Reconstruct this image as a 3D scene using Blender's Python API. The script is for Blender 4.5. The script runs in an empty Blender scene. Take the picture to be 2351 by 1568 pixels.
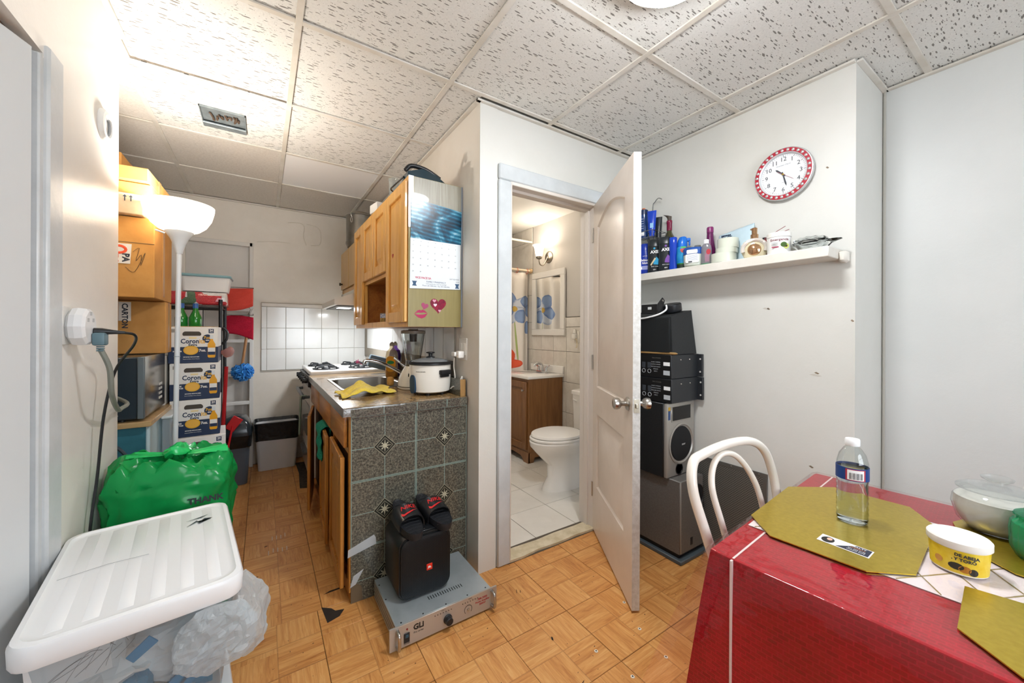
import bpy, bmesh, math, random
from mathutils import Vector, Matrix, noise
random.seed(7)
R = math.radians
scene = bpy.context.scene
col = scene.collection

# ---------------------------------------------------------------- camera
cam_d = bpy.data.cameras.new('camera'); cam = bpy.data.objects.new('camera', cam_d); col.objects.link(cam)
cam_d.sensor_width = 36.0; cam_d.sensor_fit = 'HORIZONTAL'; cam_d.lens = 870.0 / 2351.0 * 36.0
cam_d.clip_start = 0.02; cam_d.shift_y = -20.5 / 2351.0
YAW = math.atan(572.5 / 870.0)
cam.matrix_world = Matrix.Translation((0, 0, 1.24)) @ Matrix.Rotation(-YAW, 4, 'Z') @ Matrix.Rotation(R(90), 4, 'X') @ Matrix.Rotation(R(0.26), 4, 'Z')
scene.camera = cam
# ---------------------------------------------------------------- world, large lights, exposure
world = bpy.data.worlds.new('world'); scene.world = world; world.use_nodes = True
world.node_tree.nodes['Background'].inputs[0].default_value = (0.80, 0.88, 1.0, 1)
world.node_tree.nodes['Background'].inputs[1].default_value = 1.0
def lamp(name, kind, loc, power, color=(1, 1, 1), size=0.1, rot=None, size_y=None):
    d = bpy.data.lights.new(name, kind); d.energy = power; d.color = color
    if kind == 'AREA':
        d.size = size
        if size_y: d.shape = 'RECTANGLE'; d.size_y = size_y
    elif kind == 'POINT': d.shadow_soft_size = size
    o = bpy.data.objects.new(name, d); o.location = loc
    if rot: o.rotation_euler = rot
    col.objects.link(o); return o
# daylight through the window in the wall behind the photographer
lamp('window_daylight', 'AREA', (0.95, -1.56, 1.5), 30, (0.86, 0.93, 1.0), 1.3, (R(90), 0, 0), 1.2)
vs = scene.view_settings
vs.view_transform = 'Standard'; vs.look = 'None'; vs.gamma = 1.0; vs.use_curve_mapping = False
vs.exposure = 0.32
cy = scene.cycles
cy.max_bounces = 7; cy.diffuse_bounces = 4; cy.glossy_bounces = 3; cy.transmission_bounces = 6; cy.transparent_max_bounces = 10
cy.use_adaptive_sampling = True; cy.adaptive_threshold = 0.1; cy.adaptive_min_samples = 20
cy.sample_clamp_indirect = 6.0; cy.caustics_reflective = False; cy.caustics_refractive = False

# ---------------------------------------------------------------- colours and materials
def lin(c):
    return c / 12.92 if c <= 0.04045 else ((c + 0.055) / 1.055) ** 2.4
def hx(s):
    s = s.lstrip('#'); return tuple(lin(int(s[i:i + 2], 16) / 255.0) for i in (0, 2, 4)) + (1.0,)
MATS = {}
class NT:
    def __init__(s, name):
        s.m = bpy.data.materials.new(name); s.m.use_nodes = True
        s.t = s.m.node_tree; s.b = s.t.nodes['Principled BSDF']; s.out = s.t.nodes['Material Output']
    def n(s, kind, **kw):
        nd = s.t.nodes.new('ShaderNode' + kind)
        for k, v in kw.items():
            if hasattr(nd, k): setattr(nd, k, v)
            else: nd.inputs[k.replace('_', ' ')].default_value = v
        return nd
    def l(s, a, ai, b, bi): s.t.links.new(a.outputs[ai], b.inputs[bi])
    def coord(s, scale=(1, 1, 1), rot=(0, 0, 0), obj=True):
        c = s.n('TexCoord'); mp = s.n('Mapping'); s.l(c, 'Object' if obj else 'Generated', mp, 'Vector')
        mp.inputs['Scale'].default_value = scale; mp.inputs['Rotation'].default_value = rot
        return mp
    def ramp(s, stops):
        r = s.n('ValToRGB'); e = r.color_ramp.elements
        while len(e) < len(stops): e.new(0.5)
        for i, (p, c) in enumerate(stops): e[i].position = p; e[i].color = hx(c) if isinstance(c, str) else c
        return r
    def bump(s, src, so, strength=0.2, dist=0.01, chain=None):
        b = s.n('Bump'); b.inputs['Strength'].default_value = strength; b.inputs['Distance'].default_value = dist
        s.l(src, so, b, 'Height')
        if chain: s.l(chain, 'Normal', b, 'Normal')
        s.l(b, 'Normal', s.b, 'Normal'); return b
def P(name, c, rough=0.5, metal=0.0, spec=0.5, var=None, bump=None, trans=0.0, ior=1.45, emit=None, coat=0.0, sheen=0.0, alpha=1.0):
    """plain procedural material: var=(scale, dark colour) mottling, bump=(scale, strength)"""
    if name in MATS: return MATS[name]
    k = NT(name); b = k.b
    b.inputs['Base Color'].default_value = hx(c); b.inputs['Roughness'].default_value = rough; b.inputs['Metallic'].default_value = metal
    b.inputs['Specular IOR Level'].default_value = spec; b.inputs['IOR'].default_value = ior; b.inputs['Transmission Weight'].default_value = trans
    b.inputs['Coat Weight'].default_value = coat; b.inputs['Sheen Weight'].default_value = sheen; b.inputs['Alpha'].default_value = alpha
    if emit: b.inputs['Emission Color'].default_value = hx(emit[0]); b.inputs['Emission Strength'].default_value = emit[1]
    if var or bump:
        mp = k.coord()
    if var:
        nz = k.n('TexNoise', Scale=var[0], Detail=5.0, Roughness=0.6); k.l(mp, 0, nz, 'Vector')
        rp = k.ramp([(0.38, var[1]), (0.62, c)]); k.l(nz, 0, rp, 0); k.l(rp, 0, b, 'Base Color')
    if bump:
        nb = k.n('TexNoise', Scale=bump[0], Detail=4.0); k.l(mp, 0, nb, 'Vector'); k.bump(nb, 0, bump[1], 0.01)
    MATS[name] = k.m; return k.m
def wood(name, c1, c2, axis='Z', scale=14.0, rough=0.38, stretch=0.06, coat=0.15):
    if name in MATS: return MATS[name]
    k = NT(name); sc = [scale] * 3; sc['XYZ'.index(axis)] = scale * stretch
    mp = k.coord(tuple(sc))
    n1 = k.n('TexNoise', Scale=1.6, Detail=7.0, Roughness=0.62, Distortion=1.2); k.l(mp, 0, n1, 'Vector')
    n2 = k.n('TexNoise', Scale=9.0, Detail=3.0, Roughness=0.5); k.l(mp, 0, n2, 'Vector')
    mx = k.n('Math', operation='MULTIPLY_ADD'); mx.inputs[1].default_value = 0.35; k.l(n2, 0, mx, 0); k.l(n1, 0, mx, 2)
    rp = k.ramp([(0.42, c2), (0.85, c1)]); k.l(mx, 0, rp, 0); k.l(rp, 0, k.b, 'Base Color')
    k.b.inputs['Roughness'].default_value = rough; k.b.inputs['Coat Weight'].default_value = coat
    k.bump(n2, 0, 0.06, 0.004); MATS[name] = k.m; return k.m
def clear(name, tint='ffffff', fac=0.12, rough=0.05, tint_fac=0.0, edge=0.6):
    """thin clear film: transparent with a fresnel sheen, optionally milky"""
    if name in MATS: return MATS[name]
    k = NT(name); tr = k.n('BsdfTransparent'); tr.inputs[0].default_value = hx(tint)
    gl = k.n('BsdfGlossy'); gl.inputs['Roughness'].default_value = rough
    lw = k.n('LayerWeight'); lw.inputs[0].default_value = 0.5
    pw = k.n('Math', operation='POWER'); pw.inputs[1].default_value = 3.5; k.l(lw, 'Facing', pw, 0)
    ml = k.n('Math', operation='MULTIPLY_ADD'); ml.inputs[1].default_value = edge; ml.inputs[2].default_value = min(fac, 0.07); k.l(pw, 0, ml, 0)
    mx = k.n('MixShader'); k.l(ml, 0, mx, 0); k.l(tr, 0, mx, 1); k.l(gl, 0, mx, 2); last = mx
    if tint_fac:
        df = k.n('BsdfDiffuse'); df.inputs[0].default_value = hx(tint); tl = k.n('BsdfTranslucent'); tl.inputs[0].default_value = hx(tint)
        m3 = k.n('MixShader'); m3.inputs[0].default_value = 0.5; k.l(df, 0, m3, 1); k.l(tl, 0, m3, 2)
        m2 = k.n('MixShader'); m2.inputs[0].default_value = tint_fac; k.l(mx, 0, m2, 1); k.l(m3, 0, m2, 2); last = m2
    k.l(last, 0, k.out, 'Surface'); MATS[name] = k.m; return k.m
def glass(name, c='ffffff', rough=0.0, ior=1.45):
    return P(name, c, rough, trans=1.0, ior=ior)

# ---------------------------------------------------------------- mesh builder
MW = {}
def frame(o, right, up):
    """matrix with local x = right, y = up, z = outward normal at point o"""
    r = Vector(right).normalized(); u = Vector(up).normalized(); n = r.cross(u)
    return Matrix(((r.x, u.x, n.x, o[0]), (r.y, u.y, n.y, o[1]), (r.z, u.z, n.z, o[2]), (0, 0, 0, 1)))
TO_CAM = ((1, 0, 0), (0, 0, 1))       # surfaces facing -Y
TO_LEFT = ((0, -1, 0), (0, 0, 1))     # surfaces facing -X
TO_RIGHT = ((0, 1, 0), (0, 0, 1))     # surfaces facing +X
FLAT = ((1, 0, 0), (0, 1, 0))         # lying surfaces facing +Z
def smooth_path(pts, n=8, closed=False):
    pts = [Vector(p) for p in pts]; out = []; N = len(pts)
    for i in range(N if closed else N - 1):
        if closed: p0, p1, p2, p3 = pts[i - 1], pts[i], pts[(i + 1) % N], pts[(i + 2) % N]
        else: p0, p1, p2, p3 = pts[max(i - 1, 0)], pts[i], pts[i + 1], pts[min(i + 2, N - 1)]
        for k in range(n):
            t = k / n
            out.append(0.5 * ((2 * p1) + (p2 - p0) * t + (2 * p0 - 5 * p1 + 4 * p2 - p3) * t * t + (3 * p1 - p0 - 3 * p2 + p3) * t ** 3))
    if not closed: out.append(pts[-1])
    return out
def circ(n, rx, ry=None, pw=2.0):
    ry = rx if ry is None else ry; o = []
    for i in range(n):
        a = 2 * math.pi * i / n; c, s_ = math.cos(a), math.sin(a)
        o.append((rx * math.copysign(abs(c) ** (2 / pw), c), ry * math.copysign(abs(s_) ** (2 / pw), s_)))
    return o
def rrect(x0, x1, y0, y1, r, n=4):
    o = []
    for cx_, cy_, a0 in ((x1 - r, y1 - r, 0), (x0 + r, y1 - r, 90), (x0 + r, y0 + r, 180), (x1 - r, y0 + r, 270)):
        for k in range(n + 1):
            a = R(a0 + 90 * k / n); o.append((cx_ + r * math.cos(a), cy_ + r * math.sin(a)))
    return o
class MB:
    def __init__(s): s.v = []; s.f = []; s.mi = []
    def add(s, vs_, fs, mi=0, M=None):
        b = len(s.v)
        s.v += [tuple(M @ Vector(v)) if M else tuple(v) for v in vs_]
        s.f += [tuple(i + b for i in f) for f in fs]; s.mi += [mi] * len(fs); return s
    def box(s, x0, x1, y0, y1, z0, z1, b=0.0, mi=0, M=None, seg=1):
        if x0 > x1: x0, x1 = x1, x0
        if y0 > y1: y0, y1 = y1, y0
        if z0 > z1: z0, z1 = z1, z0
        if b <= 0:
            vs_ = [(x, y, z) for x in (x0, x1) for y in (y0, y1) for z in (z0, z1)]
            return s.add(vs_, [(0, 1, 3, 2), (4, 6, 7, 5), (0, 4, 5, 1), (2, 3, 7, 6), (0, 2, 6, 4), (1, 5, 7, 3)], mi, M)
        bm = bmesh.new(); bmesh.ops.create_cube(bm, size=1.0)
        for v in bm.verts: v.co = ((x0 + x1) / 2 + v.co.x * (x1 - x0), (y0 + y1) / 2 + v.co.y * (y1 - y0), (z0 + z1) / 2 + v.co.z * (z1 - z0))
        b = min(b, 0.49 * min(x1 - x0, y1 - y0, z1 - z0))
        bmesh.ops.bevel(bm, geom=bm.edges[:], offset=b, segments=seg, profile=0.5, affect='EDGES')
        bm.verts.index_update()
        s.add([v.co[:] for v in bm.verts], [[v.index for v in f.verts] for f in bm.faces], mi, M); bm.free(); return s
    def prism(s, poly, z0, z1, mi=0, M=None):
        n = len(poly); vs_ = [(x, y, z0) for x, y in poly] + [(x, y, z1) for x, y in poly]
        fs = [tuple(range(n))[::-1], tuple(range(n, 2 * n))] + [(i, (i + 1) % n, n + (i + 1) % n, n + i) for i in range(n)]
        return s.add(vs_, fs, mi, M)
    def loft(s, rings, mi=0, M=None, cap0=True, cap1=True, closed=True):
        n = len(rings[0]); vs_ = [p for r in rings for p in r]; fs = []
        for k in range(len(rings) - 1):
            for i in range(n if closed else n - 1):
                j = (i + 1) % n; fs.append((k * n + i, k * n + j, (k + 1) * n + j, (k + 1) * n + i))
        if cap0: fs.append(tuple(range(n))[::-1])
        if cap1: fs.append(tuple((len(rings) - 1) * n + i for i in range(n)))
        return s.add(vs_, fs, mi, M)
    def lathe(s, prof, n=24, mi=0, M=None, c=(0, 0, 0), pw=2.0, sy=1.0, caps=True):
        rings = [[(c[0] + x, c[1] + y * sy, c[2] + z) for x, y in circ(n, max(r, 1e-4), None, pw)] for r, z in prof]
        return s.loft(rings, mi, M, caps, caps)
    def cyl(s, p0, p1, r0, r1=None, n=16, mi=0, M=None):
        p0, p1 = Vector(p0), Vector(p1); r1 = r0 if r1 is None else r1; d = (p1 - p0).normalized()
        a = d.orthogonal().normalized(); b = d.cross(a)
        rings = [[tuple(p + a * x * r + b * y * r) for x, y in circ(n, 1)] for p, r in ((p0, r0), (p1, r1))]
        return s.loft(rings, mi, M)
    def tube(s, pts, r, n=8, closed=False, mi=0, M=None):
        pts = [Vector(p) for p in pts]; N = len(pts); rings = []; a = None
        for i, p in enumerate(pts):
            q0 = pts[i - 1] if (i or closed) else p; q1 = pts[(i + 1) % N] if (i < N - 1 or closed) else p
            d = (q1 - q0).normalized()
            if a is None: a = d.orthogonal().normalized()
            a = (a - d * a.dot(d)).normalized(); b = d.cross(a)
            rr = r[i] if isinstance(r, (list, tuple)) else r
            rings.append([tuple(p + a * (x * rr) + b * (y * rr)) for x, y in circ(n, 1)])
        if closed: rings.append(rings[0])
        return s.loft(rings, mi, M, not closed, not closed)
    def sphere(s, c, r, n=16, m=10, mi=0, M=None, sx=1, sy=1, sz=1):
        prof = [(math.sin(math.pi * k / m), -math.cos(math.pi * k / m)) for k in range(m + 1)]
        rings = [[(c[0] + x * r * sx, c[1] + y * r * sy, c[2] + z * r * sz) for x, y in circ(n, max(q, 1e-4))] for q, z in prof]
        return s.loft(rings, mi, M)
    def grid(s, fn, nu, nv, mi=0, M=None):
        vs_ = [fn(i / nu, j / nv) for j in range(nv + 1) for i in range(nu + 1)]
        fs = [(j * (nu + 1) + i, j * (nu + 1) + i + 1, (j + 1) * (nu + 1) + i + 1, (j + 1) * (nu + 1) + i) for j in range(nv) for i in range(nu)]
        return s.add(vs_, fs, mi, M)
    def mesh(s, name, mats, inv=None, flat=False, ang=38, recalc=True):
        me = bpy.data.meshes.new(name)
        me.from_pydata([tuple(inv @ Vector(v)) for v in s.v] if inv else s.v, [], s.f)
        for m in (mats if isinstance(mats, (list, tuple)) else [mats]): me.materials.append(m)
        me.polygons.foreach_set('material_index', s.mi)
        if recalc:
            bm = bmesh.new(); bm.from_mesh(me); bmesh.ops.recalc_face_normals(bm, faces=bm.faces); bm.to_mesh(me); bm.free()
        if not flat:
            me.polygons.foreach_set('use_smooth', [True] * len(me.polygons)); me.set_sharp_from_angle(angle=R(ang))
        me.update(); return me
    def build(s, name, mats, parent=None, world=True, **kw):
        inv = MW[parent.name].inverted() if (parent is not None and world) else None
        o = bpy.data.objects.new(name, s.mesh(name, mats, inv, **kw)); col.objects.link(o)
        if parent is not None: o.parent = parent; MW[o.name] = MW[parent.name].copy() if world else MW[parent.name].copy()
        else: MW[o.name] = Matrix.Identity(4)
        return o
def tag(o, label=None, cat=None, group=None, kind=None):
    if label: o['label'] = label
    if cat: o['category'] = cat
    if group: o['group'] = group
    if kind: o['kind'] = kind
    return o
def thing(name, label, cat, loc=(0, 0, 0), rz=0.0, group=None, M=None):
    o = bpy.data.objects.new(name, None); col.objects.link(o); o.empty_display_size = 0.05
    m = M if M is not None else Matrix.Translation(loc) @ Matrix.Rotation(rz, 4, 'Z')
    o.matrix_world = m; MW[o.name] = m.copy()
    return tag(o, label, cat, group)
def solo(name, mb, mats, label, cat, group=None, **kw):
    return tag(mb.build(name, mats, None, **kw), label, cat, group)
def struct(name, mb, mats, parent=None, **kw):
    o = mb.build(name, mats, parent, **kw)
    if parent is None: o['kind'] = 'structure'
    return o
def piece(name, me, parent, loc=(0, 0, 0), rot=None):
    """a cheap piece sharing mesh data, placed in its parent's local frame"""
    o = bpy.data.objects.new(name, me); o.location = loc
    if rot: o.rotation_euler = rot
    o.parent = parent; col.objects.link(o); return o
def text(parent, name, s_, size, m, M, depth=0.0004, align='CENTER', wrap=0.0, shear=0.0, sx=1.0, bold=0.0, world=True, space=1.0):
    cu = bpy.data.curves.new(name, 'FONT'); cu.body = s_; cu.size = size; cu.align_x = align; cu.align_y = 'CENTER'
    cu.resolution_u = 2; cu.shear = shear; cu.offset = bold; cu.space_character = space; cu.extrude = depth / 2
    to = bpy.data.objects.new(name, cu); col.objects.link(to)
    me = bpy.data.meshes.new_from_object(to); bpy.data.objects.remove(to); bpy.data.curves.remove(cu)
    inv = MW[parent.name].inverted() if world else Matrix.Identity(4)
    for v in me.vertices:
        x, y, z = v.co.x * sx, v.co.y, v.co.z
        if wrap: a = x / wrap; x, z = (wrap + z) * math.sin(a), (wrap + z) * math.cos(a) - wrap
        v.co = inv @ (M @ Vector((x, y, z)))
    me.materials.clear(); me.materials.append(m)
    o = bpy.data.objects.new(name, me); o.parent = parent; col.objects.link(o); MW[o.name] = MW[parent.name].copy(); return o
def decal(parent, name, poly, m, M, depth=0.0006, wrap=0.0, world=True):
    b = MB(); b.prism(poly, 0, depth)
    if wrap: b.v = [((wrap + z) * math.sin(x / wrap), y, (wrap + z) * math.cos(x / wrap) - wrap) for x, y, z in b.v]
    b.v = [tuple(M @ Vector(v)) for v in b.v]
    return b.build(name, m, parent, world=world, flat=True)
def strip_poly(w, h, n=10):
    """rectangle with many columns so it can wrap round a cylinder"""
    return [(-w / 2 + w * i / n, -h / 2) for i in range(n + 1)] + [(w / 2 - w * i / n, h / 2) for i in range(n + 1)]
def wrapband(parent, name, r, ang0, ang1, z0, z1, m, c, n=14, th=0.0006, world=True, r1=None):
    """curved label on an upright round body; angles in degrees, 0 = +X"""
    b = MB(); r1 = r if r1 is None else r1; rings = []
    for k in range(n + 1):
        a = R(ang0 + (ang1 - ang0) * k / n); ca, sa = math.cos(a), math.sin(a)
        rings.append([(c[0] + q * ca, c[1] + q * sa, c[2] + z) for q, z in ((r, z0), (r + th, z0), (r1 + th, z1), (r1, z1))])
    b.loft(rings); return b.build(name, m, parent, world=world)
def copy_tree(o, parent=None):
    c = o.copy(); col.objects.link(c); c.parent = parent
    for ch in o.children: copy_tree(ch, c)
    return c
# ================================================================ surfaces
def wall_paint(name, c, c2, rough=0.42):
    k = NT(name); mp = k.coord()
    n1 = k.n('TexNoise', Scale=1.4, Detail=6.0, Roughness=0.6); k.l(mp, 0, n1, 'Vector')
    rp = k.ramp([(0.3, c2), (0.62, c)]); k.l(n1, 0, rp, 0); k.l(rp, 0, k.b, 'Base Color')
    n2 = k.n('TexNoise', Scale=9.0, Detail=6.0, Roughness=0.65); k.l(mp, 0, n2, 'Vector')
    b1 = k.bump(n2, 0, 0.22, 0.008)
    n3 = k.n('TexVoronoi', Scale=11.0); k.l(mp, 0, n3, 'Vector')
    rr = k.ramp([(0.0, (1, 1, 1, 1)), (0.09, (0, 0, 0, 1))]); k.l(n3, 'Distance', rr, 0); k.bump(rr, 0, 0.10, 0.004, b1)
    k.b.inputs['Roughness'].default_value = rough; MATS[name] = k.m; return k.m
M_WALL = wall_paint('wall_white_paint', 'dcdcd7', 'd3d3cc')
M_WALL_K = wall_paint('wall_kitchen_paint', 'e6e1d8', 'd6cfc3', 0.5)
M_WALL_L = wall_paint('wall_gloss_paint', 'ece8e2', 'e4dfd8', 0.3)
M_TRIM = P('trim_white_paint', 'd2d5d7', 0.35, bump=(30, 0.12), var=(6, 'c6cacc'))
M_GREYBATH = P('bathroom_grey_paint', 'c9c4bd', 0.5, bump=(60, 0.05))
M_BATHCEIL = P('bathroom_ceiling_paint', 'f3efe6', 0.6)
M_CEILBAR = P('ceiling_bar_paint', 'dfdcd5', 0.45, var=(4, 'cfc9bd'), bump=(80, 0.06))
M_DARKGAP = P('dark_gap', '2b2622', 0.9)
def ceiling_tile_mat(name, base, dark, dens, fine):
    k = NT(name); mp = k.coord((1, 1, 1))
    wn = k.n('TexNoise', Scale=20.0, Detail=1.0); k.l(mp, 0, wn, 'Vector')
    vm = k.n('VectorMath', operation='MULTIPLY_ADD'); vm.inputs[1].default_value = (0.007, 0.007, 0); k.l(wn, 'Color', vm, 0); k.l(mp, 0, vm, 2)
    mp2 = k.n('Mapping'); mp2.inputs['Scale'].default_value = (30, 150, 1); mp2.inputs['Rotation'].default_value = (0, 0, R(18)); k.l(vm, 0, mp2, 'Vector')
    v1 = k.n('TexVoronoi', Scale=1.0); v1.inputs['Randomness'].default_value = 1.0; k.l(mp2, 0, v1, 'Vector')
    # only some cells carry a fissure, of different size
    sp = k.n('SeparateColor'); k.l(v1, 'Color', sp, 0)
    th = k.n('Math', operation='MULTIPLY_ADD'); th.inputs[1].default_value = 0.68 * dens; th.inputs[2].default_value = -0.23; k.l(sp, 0, th, 0)
    lt = k.n('Math', operation='LESS_THAN'); k.l(v1, 'Distance', lt, 0); k.l(th, 0, lt, 1)
    v2 = k.n('TexVoronoi', Scale=150.0); k.l(mp, 0, v2, 'Vector')
    sp2 = k.n('SeparateColor'); k.l(v2, 'Color', sp2, 0)
    th2 = k.n('Math', operation='MULTIPLY_ADD'); th2.inputs[1].default_value = 0.7; th2.inputs[2].default_value = -0.42; k.l(sp2, 1, th2, 0)
    lt2 = k.n('Math', operation='LESS_THAN'); k.l(v2, 'Distance', lt2, 0); k.l(th2, 0, lt2, 1)
    mxx = k.n('Math', operation='MAXIMUM'); k.l(lt, 0, mxx, 0); k.l(lt2, 0, mxx, 1)
    nz = k.n('TexNoise', Scale=fine, Detail=4.0, Roughness=0.7); k.l(mp, 0, nz, 'Vector')
    rp = k.ramp([(0.3, dark[1]), (0.6, base)]); k.l(nz, 0, rp, 0)
    mx = k.n('MixRGB'); k.l(mxx, 0, mx, 0); k.l(rp, 0, mx, 1); mx.inputs[2].default_value = hx(dark[0])
    k.l(mx, 0, k.b, 'Base Color'); k.b.inputs['Roughness'].default_value = 0.85; k.b.inputs['Specular IOR Level'].default_value = 0.2
    b1 = k.bump(nz, 0, 0.25, 0.004)
    inv = k.n('Math', operation='SUBTRACT'); inv.inputs[0].default_value = 1.0; k.l(mxx, 0, inv, 1); k.bump(inv, 0, 0.6, 0.006, b1)
    MATS[name] = k.m; return k.m
M_CT = [ceiling_tile_mat('ceiling_tile_fissured', 'e3e3df', ('85837f', 'd8d8d4'), 1.0, 120),
        ceiling_tile_mat('ceiling_tile_stippled', 'dfdad2', ('b3aca2', 'cfc9c0'), 0.55, 70),
        P('ceiling_tile_plain_white', 'f4f5f6', 0.7, bump=(200, 0.05))]
def parquet_mat():
    """printed basket weave: each 12 inch vinyl tile carries 2x2 blocks of fingers"""
    k = NT('vinyl_parquet'); c = k.n('TexCoord'); oi = k.n('ObjectInfo')
    S = k.n('VectorMath', operation='SCALE'); S.inputs['Scale'].default_value = 1 / 0.155; k.l(c, 'Object', S, 0)
    sep = k.n('SeparateXYZ'); k.l(S, 0, sep, 0)
    def mth(op, a, b=None):
        m = k.n('Math', operation=op)
        for i, q in enumerate((a, b)):
            if q is None: continue
            if isinstance(q, (int, float)): m.inputs[i].default_value = q
            else: k.l(q, 0, m, i)
        return m
    sx = k.n('Math', operation='ADD'); k.l(sep, 'X', sx, 0); sx.inputs[1].default_value = 0.0
    sy = k.n('Math', operation='ADD'); k.l(sep, 'Y', sy, 0); sy.inputs[1].default_value = 0.0
    fx, fy = mth('FLOOR', sx), mth('FLOOR', sy)
    par = mth('PINGPONG', mth('ADD', fx, fy), 1.0)           # 0 / 1 checker
    lx, ly = mth('SUBTRACT', sx, fx), mth('SUBTRACT', sy, fy)
    mixv = k.n('Mix'); mixv.data_type = 'FLOAT'; k.l(par, 0, mixv, 0); k.l(lx, 0, mixv, 2); k.l(ly, 0, mixv, 3)     # across the fingers
    fing = mth('MULTIPLY', mixv, 4.0); fi = mth('FLOOR', fing); fl = mth('SUBTRACT', fing, fi)
    # grain: stretched noise, along x or y by parity, shifted per finger and tile
    def grain(sc):
        mp = k.n('Mapping'); mp.inputs['Scale'].default_value = sc; k.l(c, 'Object', mp, 'Vector')
        cm = k.n('CombineXYZ'); rnd = mth('MULTIPLY', fi, 3.7); k.l(rnd, 0, cm, 2)
        r2 = k.n('Math', operation='MULTIPLY'); r2.inputs[1].default_value = 40.0; k.l(oi, 'Random', r2, 0); k.l(r2, 0, cm, 0)
        fyy = mth('MULTIPLY', fx, 5.1); k.l(fyy, 0, cm, 1)
        ad = k.n('VectorMath', operation='ADD'); k.l(mp, 0, ad, 0); k.l(cm, 0, ad, 1)
        nz = k.n('TexNoise', Scale=1.0, Detail=6.0, Roughness=0.65, Distortion=0.8); k.l(ad, 0, nz, 'Vector'); return nz
    g1, g2 = grain((70, 7, 1)), grain((7, 70, 1))
    mg = k.n('Mix'); mg.data_type = 'FLOAT'; k.l(par, 0, mg, 0); k.l(g1, 0, mg, 2); k.l(g2, 0, mg, 3)
    wn = k.n('TexWhiteNoise'); cm2 = k.n('CombineXYZ'); k.l(fi, 0, cm2, 0); k.l(mth('ADD', fx, mth('MULTIPLY', fy, 7.0)), 0, cm2, 1); k.l(oi, 'Random', cm2, 2); k.l(cm2, 0, wn, 'Vector')
    tone = k.n('Math', operation='MULTIPLY_ADD'); tone.inputs[1].default_value = 0.16; k.l(wn, 0, tone, 0); k.l(mg, 0, tone, 2)
    rp = k.ramp([(0.34, 'ab6c34'), (0.50, 'c6894b'), (0.66, 'd49b5b'), (0.88, 'e0b074')]); k.l(tone, 0, rp, 0)
    # thin darker joints between blocks
    edge = mth('MINIMUM', mth('MINIMUM', lx, mth('SUBTRACT', 1.0, lx)), mth('MINIMUM', ly, mth('SUBTRACT', 1.0, ly)))
    eb = mth('LESS_THAN', edge, 0.014); ef = mth('LESS_THAN', mth('MINIMUM', fl, mth('SUBTRACT', 1.0, fl)), 0.03)
    em = mth('MAXIMUM', mth('MULTIPLY', eb, 0.38), mth('MULTIPLY', ef, 0.16))
    mx = k.n('MixRGB'); k.l(em, 0, mx, 0); k.l(rp, 0, mx, 1); mx.inputs[2].default_value = hx('7d4a20')
    # worn specks
    sn = k.n('TexNoise', Scale=60.0, Detail=2.0); k.l(c, 'Object', sn, 'Vector'); sr = k.ramp([(0.735, (0, 0, 0, 1)), (0.75, (1, 1, 1, 1))]); k.l(sn, 0, sr, 0)
    mx2 = k.n('MixRGB'); k.l(sr, 0, mx2, 0); k.l(mx, 0, mx2, 1); mx2.inputs[2].default_value = hx('4a2f18')
    k.l(mx2, 0, k.b, 'Base Color'); k.b.inputs['Roughness'].default_value = 0.36
    k.bump(mg, 0, 0.08, 0.003); return k.m
M_PARQ = parquet_mat()
def speckle_mat(name, cols, scale=150, rough=0.3, coat=0.25):
    k = NT(name); mp = k.coord(); v = k.n('TexNoise', Scale=scale, Detail=3.0, Roughness=0.7); k.l(mp, 0, v, 'Vector')
    rp = k.ramp([(0.34, cols[0]), (0.48, cols[1]), (0.58, cols[2]), (0.72, cols[3])]); k.l(v, 0, rp, 0)
    k.l(rp, 0, k.b, 'Base Color'); k.b.inputs['Roughness'].default_value = rough; k.b.inputs['Coat Weight'].default_value = coat; MATS[name] = k.m; return k.m
M_WTILE = P('white_glazed_tile', 'eceeed', 0.14, var=(2.0, 'e4e5e3'), coat=0.2)
M_GROUT = P('tile_grout', 'b9b3a8', 0.9)
M_BTILE = P('bathroom_floor_tile', 'e9e5de', 0.22, var=(3, 'dfdbd3'))
M_BWTILE = P('bathroom_wall_tile', 'e6e0d6', 0.25, var=(7, 'd8d1c6'))
M_DGROUT = P('dark_grout', '6b655d', 0.9)

H = 2.43
# ---------------------------------------------------------------- floor
fl = struct('floor', MB().box(-1.45, 2.62, -1.55, 4.36, -0.10, -0.006), P('subfloor_dark', '2e2a27', 0.9))
tile_me = MB().box(0, 0.3085, 0, 0.3085, -0.005, 0.0, 0.0008).mesh('floor_tile', M_PARQ, flat=True)
def floor_tiles(xs, ys, x0, x1, y0, y1, skip=()):
    for i, x in enumerate(xs):
        for j, y in enumerate(ys):
            a0, a1, b0, b1 = max(x, x0), min(x + 0.3085, x1), max(y, y0), min(y + 0.3085, y1)
            if a1 - a0 < 0.01 or b1 - b0 < 0.01: continue
            if any(s_[0] < (a0 + a1) / 2 < s_[1] and s_[2] < (b0 + b1) / 2 < s_[3] for s_ in skip): continue
            jz = random.uniform(-0.0006, 0.0006)
            if a1 - a0 > 0.308 and b1 - b0 > 0.308: me = tile_me; ox, oy = x, y
            else:
                me = MB().box(a0 - x, a1 - x, b0 - y, b1 - y, -0.005, 0.0, 0.0008).mesh('floor_tile', M_PARQ, flat=True); ox, oy = x, y
            piece('floor_tile', me, fl, (ox, oy, jz))
XF = [0.828 + 0.31 * k for k in range(-5, 6)]; YF = [0.967 + 0.31 * k for k in range(-3, 3)]
floor_tiles(XF, YF, -0.488, 2.147, 0.0, 1.716)
floor_tiles(XF, [YF[-1] + 0.31 - 0.31], -0.488, 0.927, 1.716, 1.878)
floor_tiles([2.148, 2.458], YF, 2.148, 2.53, 0.0, 0.55)
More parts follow.
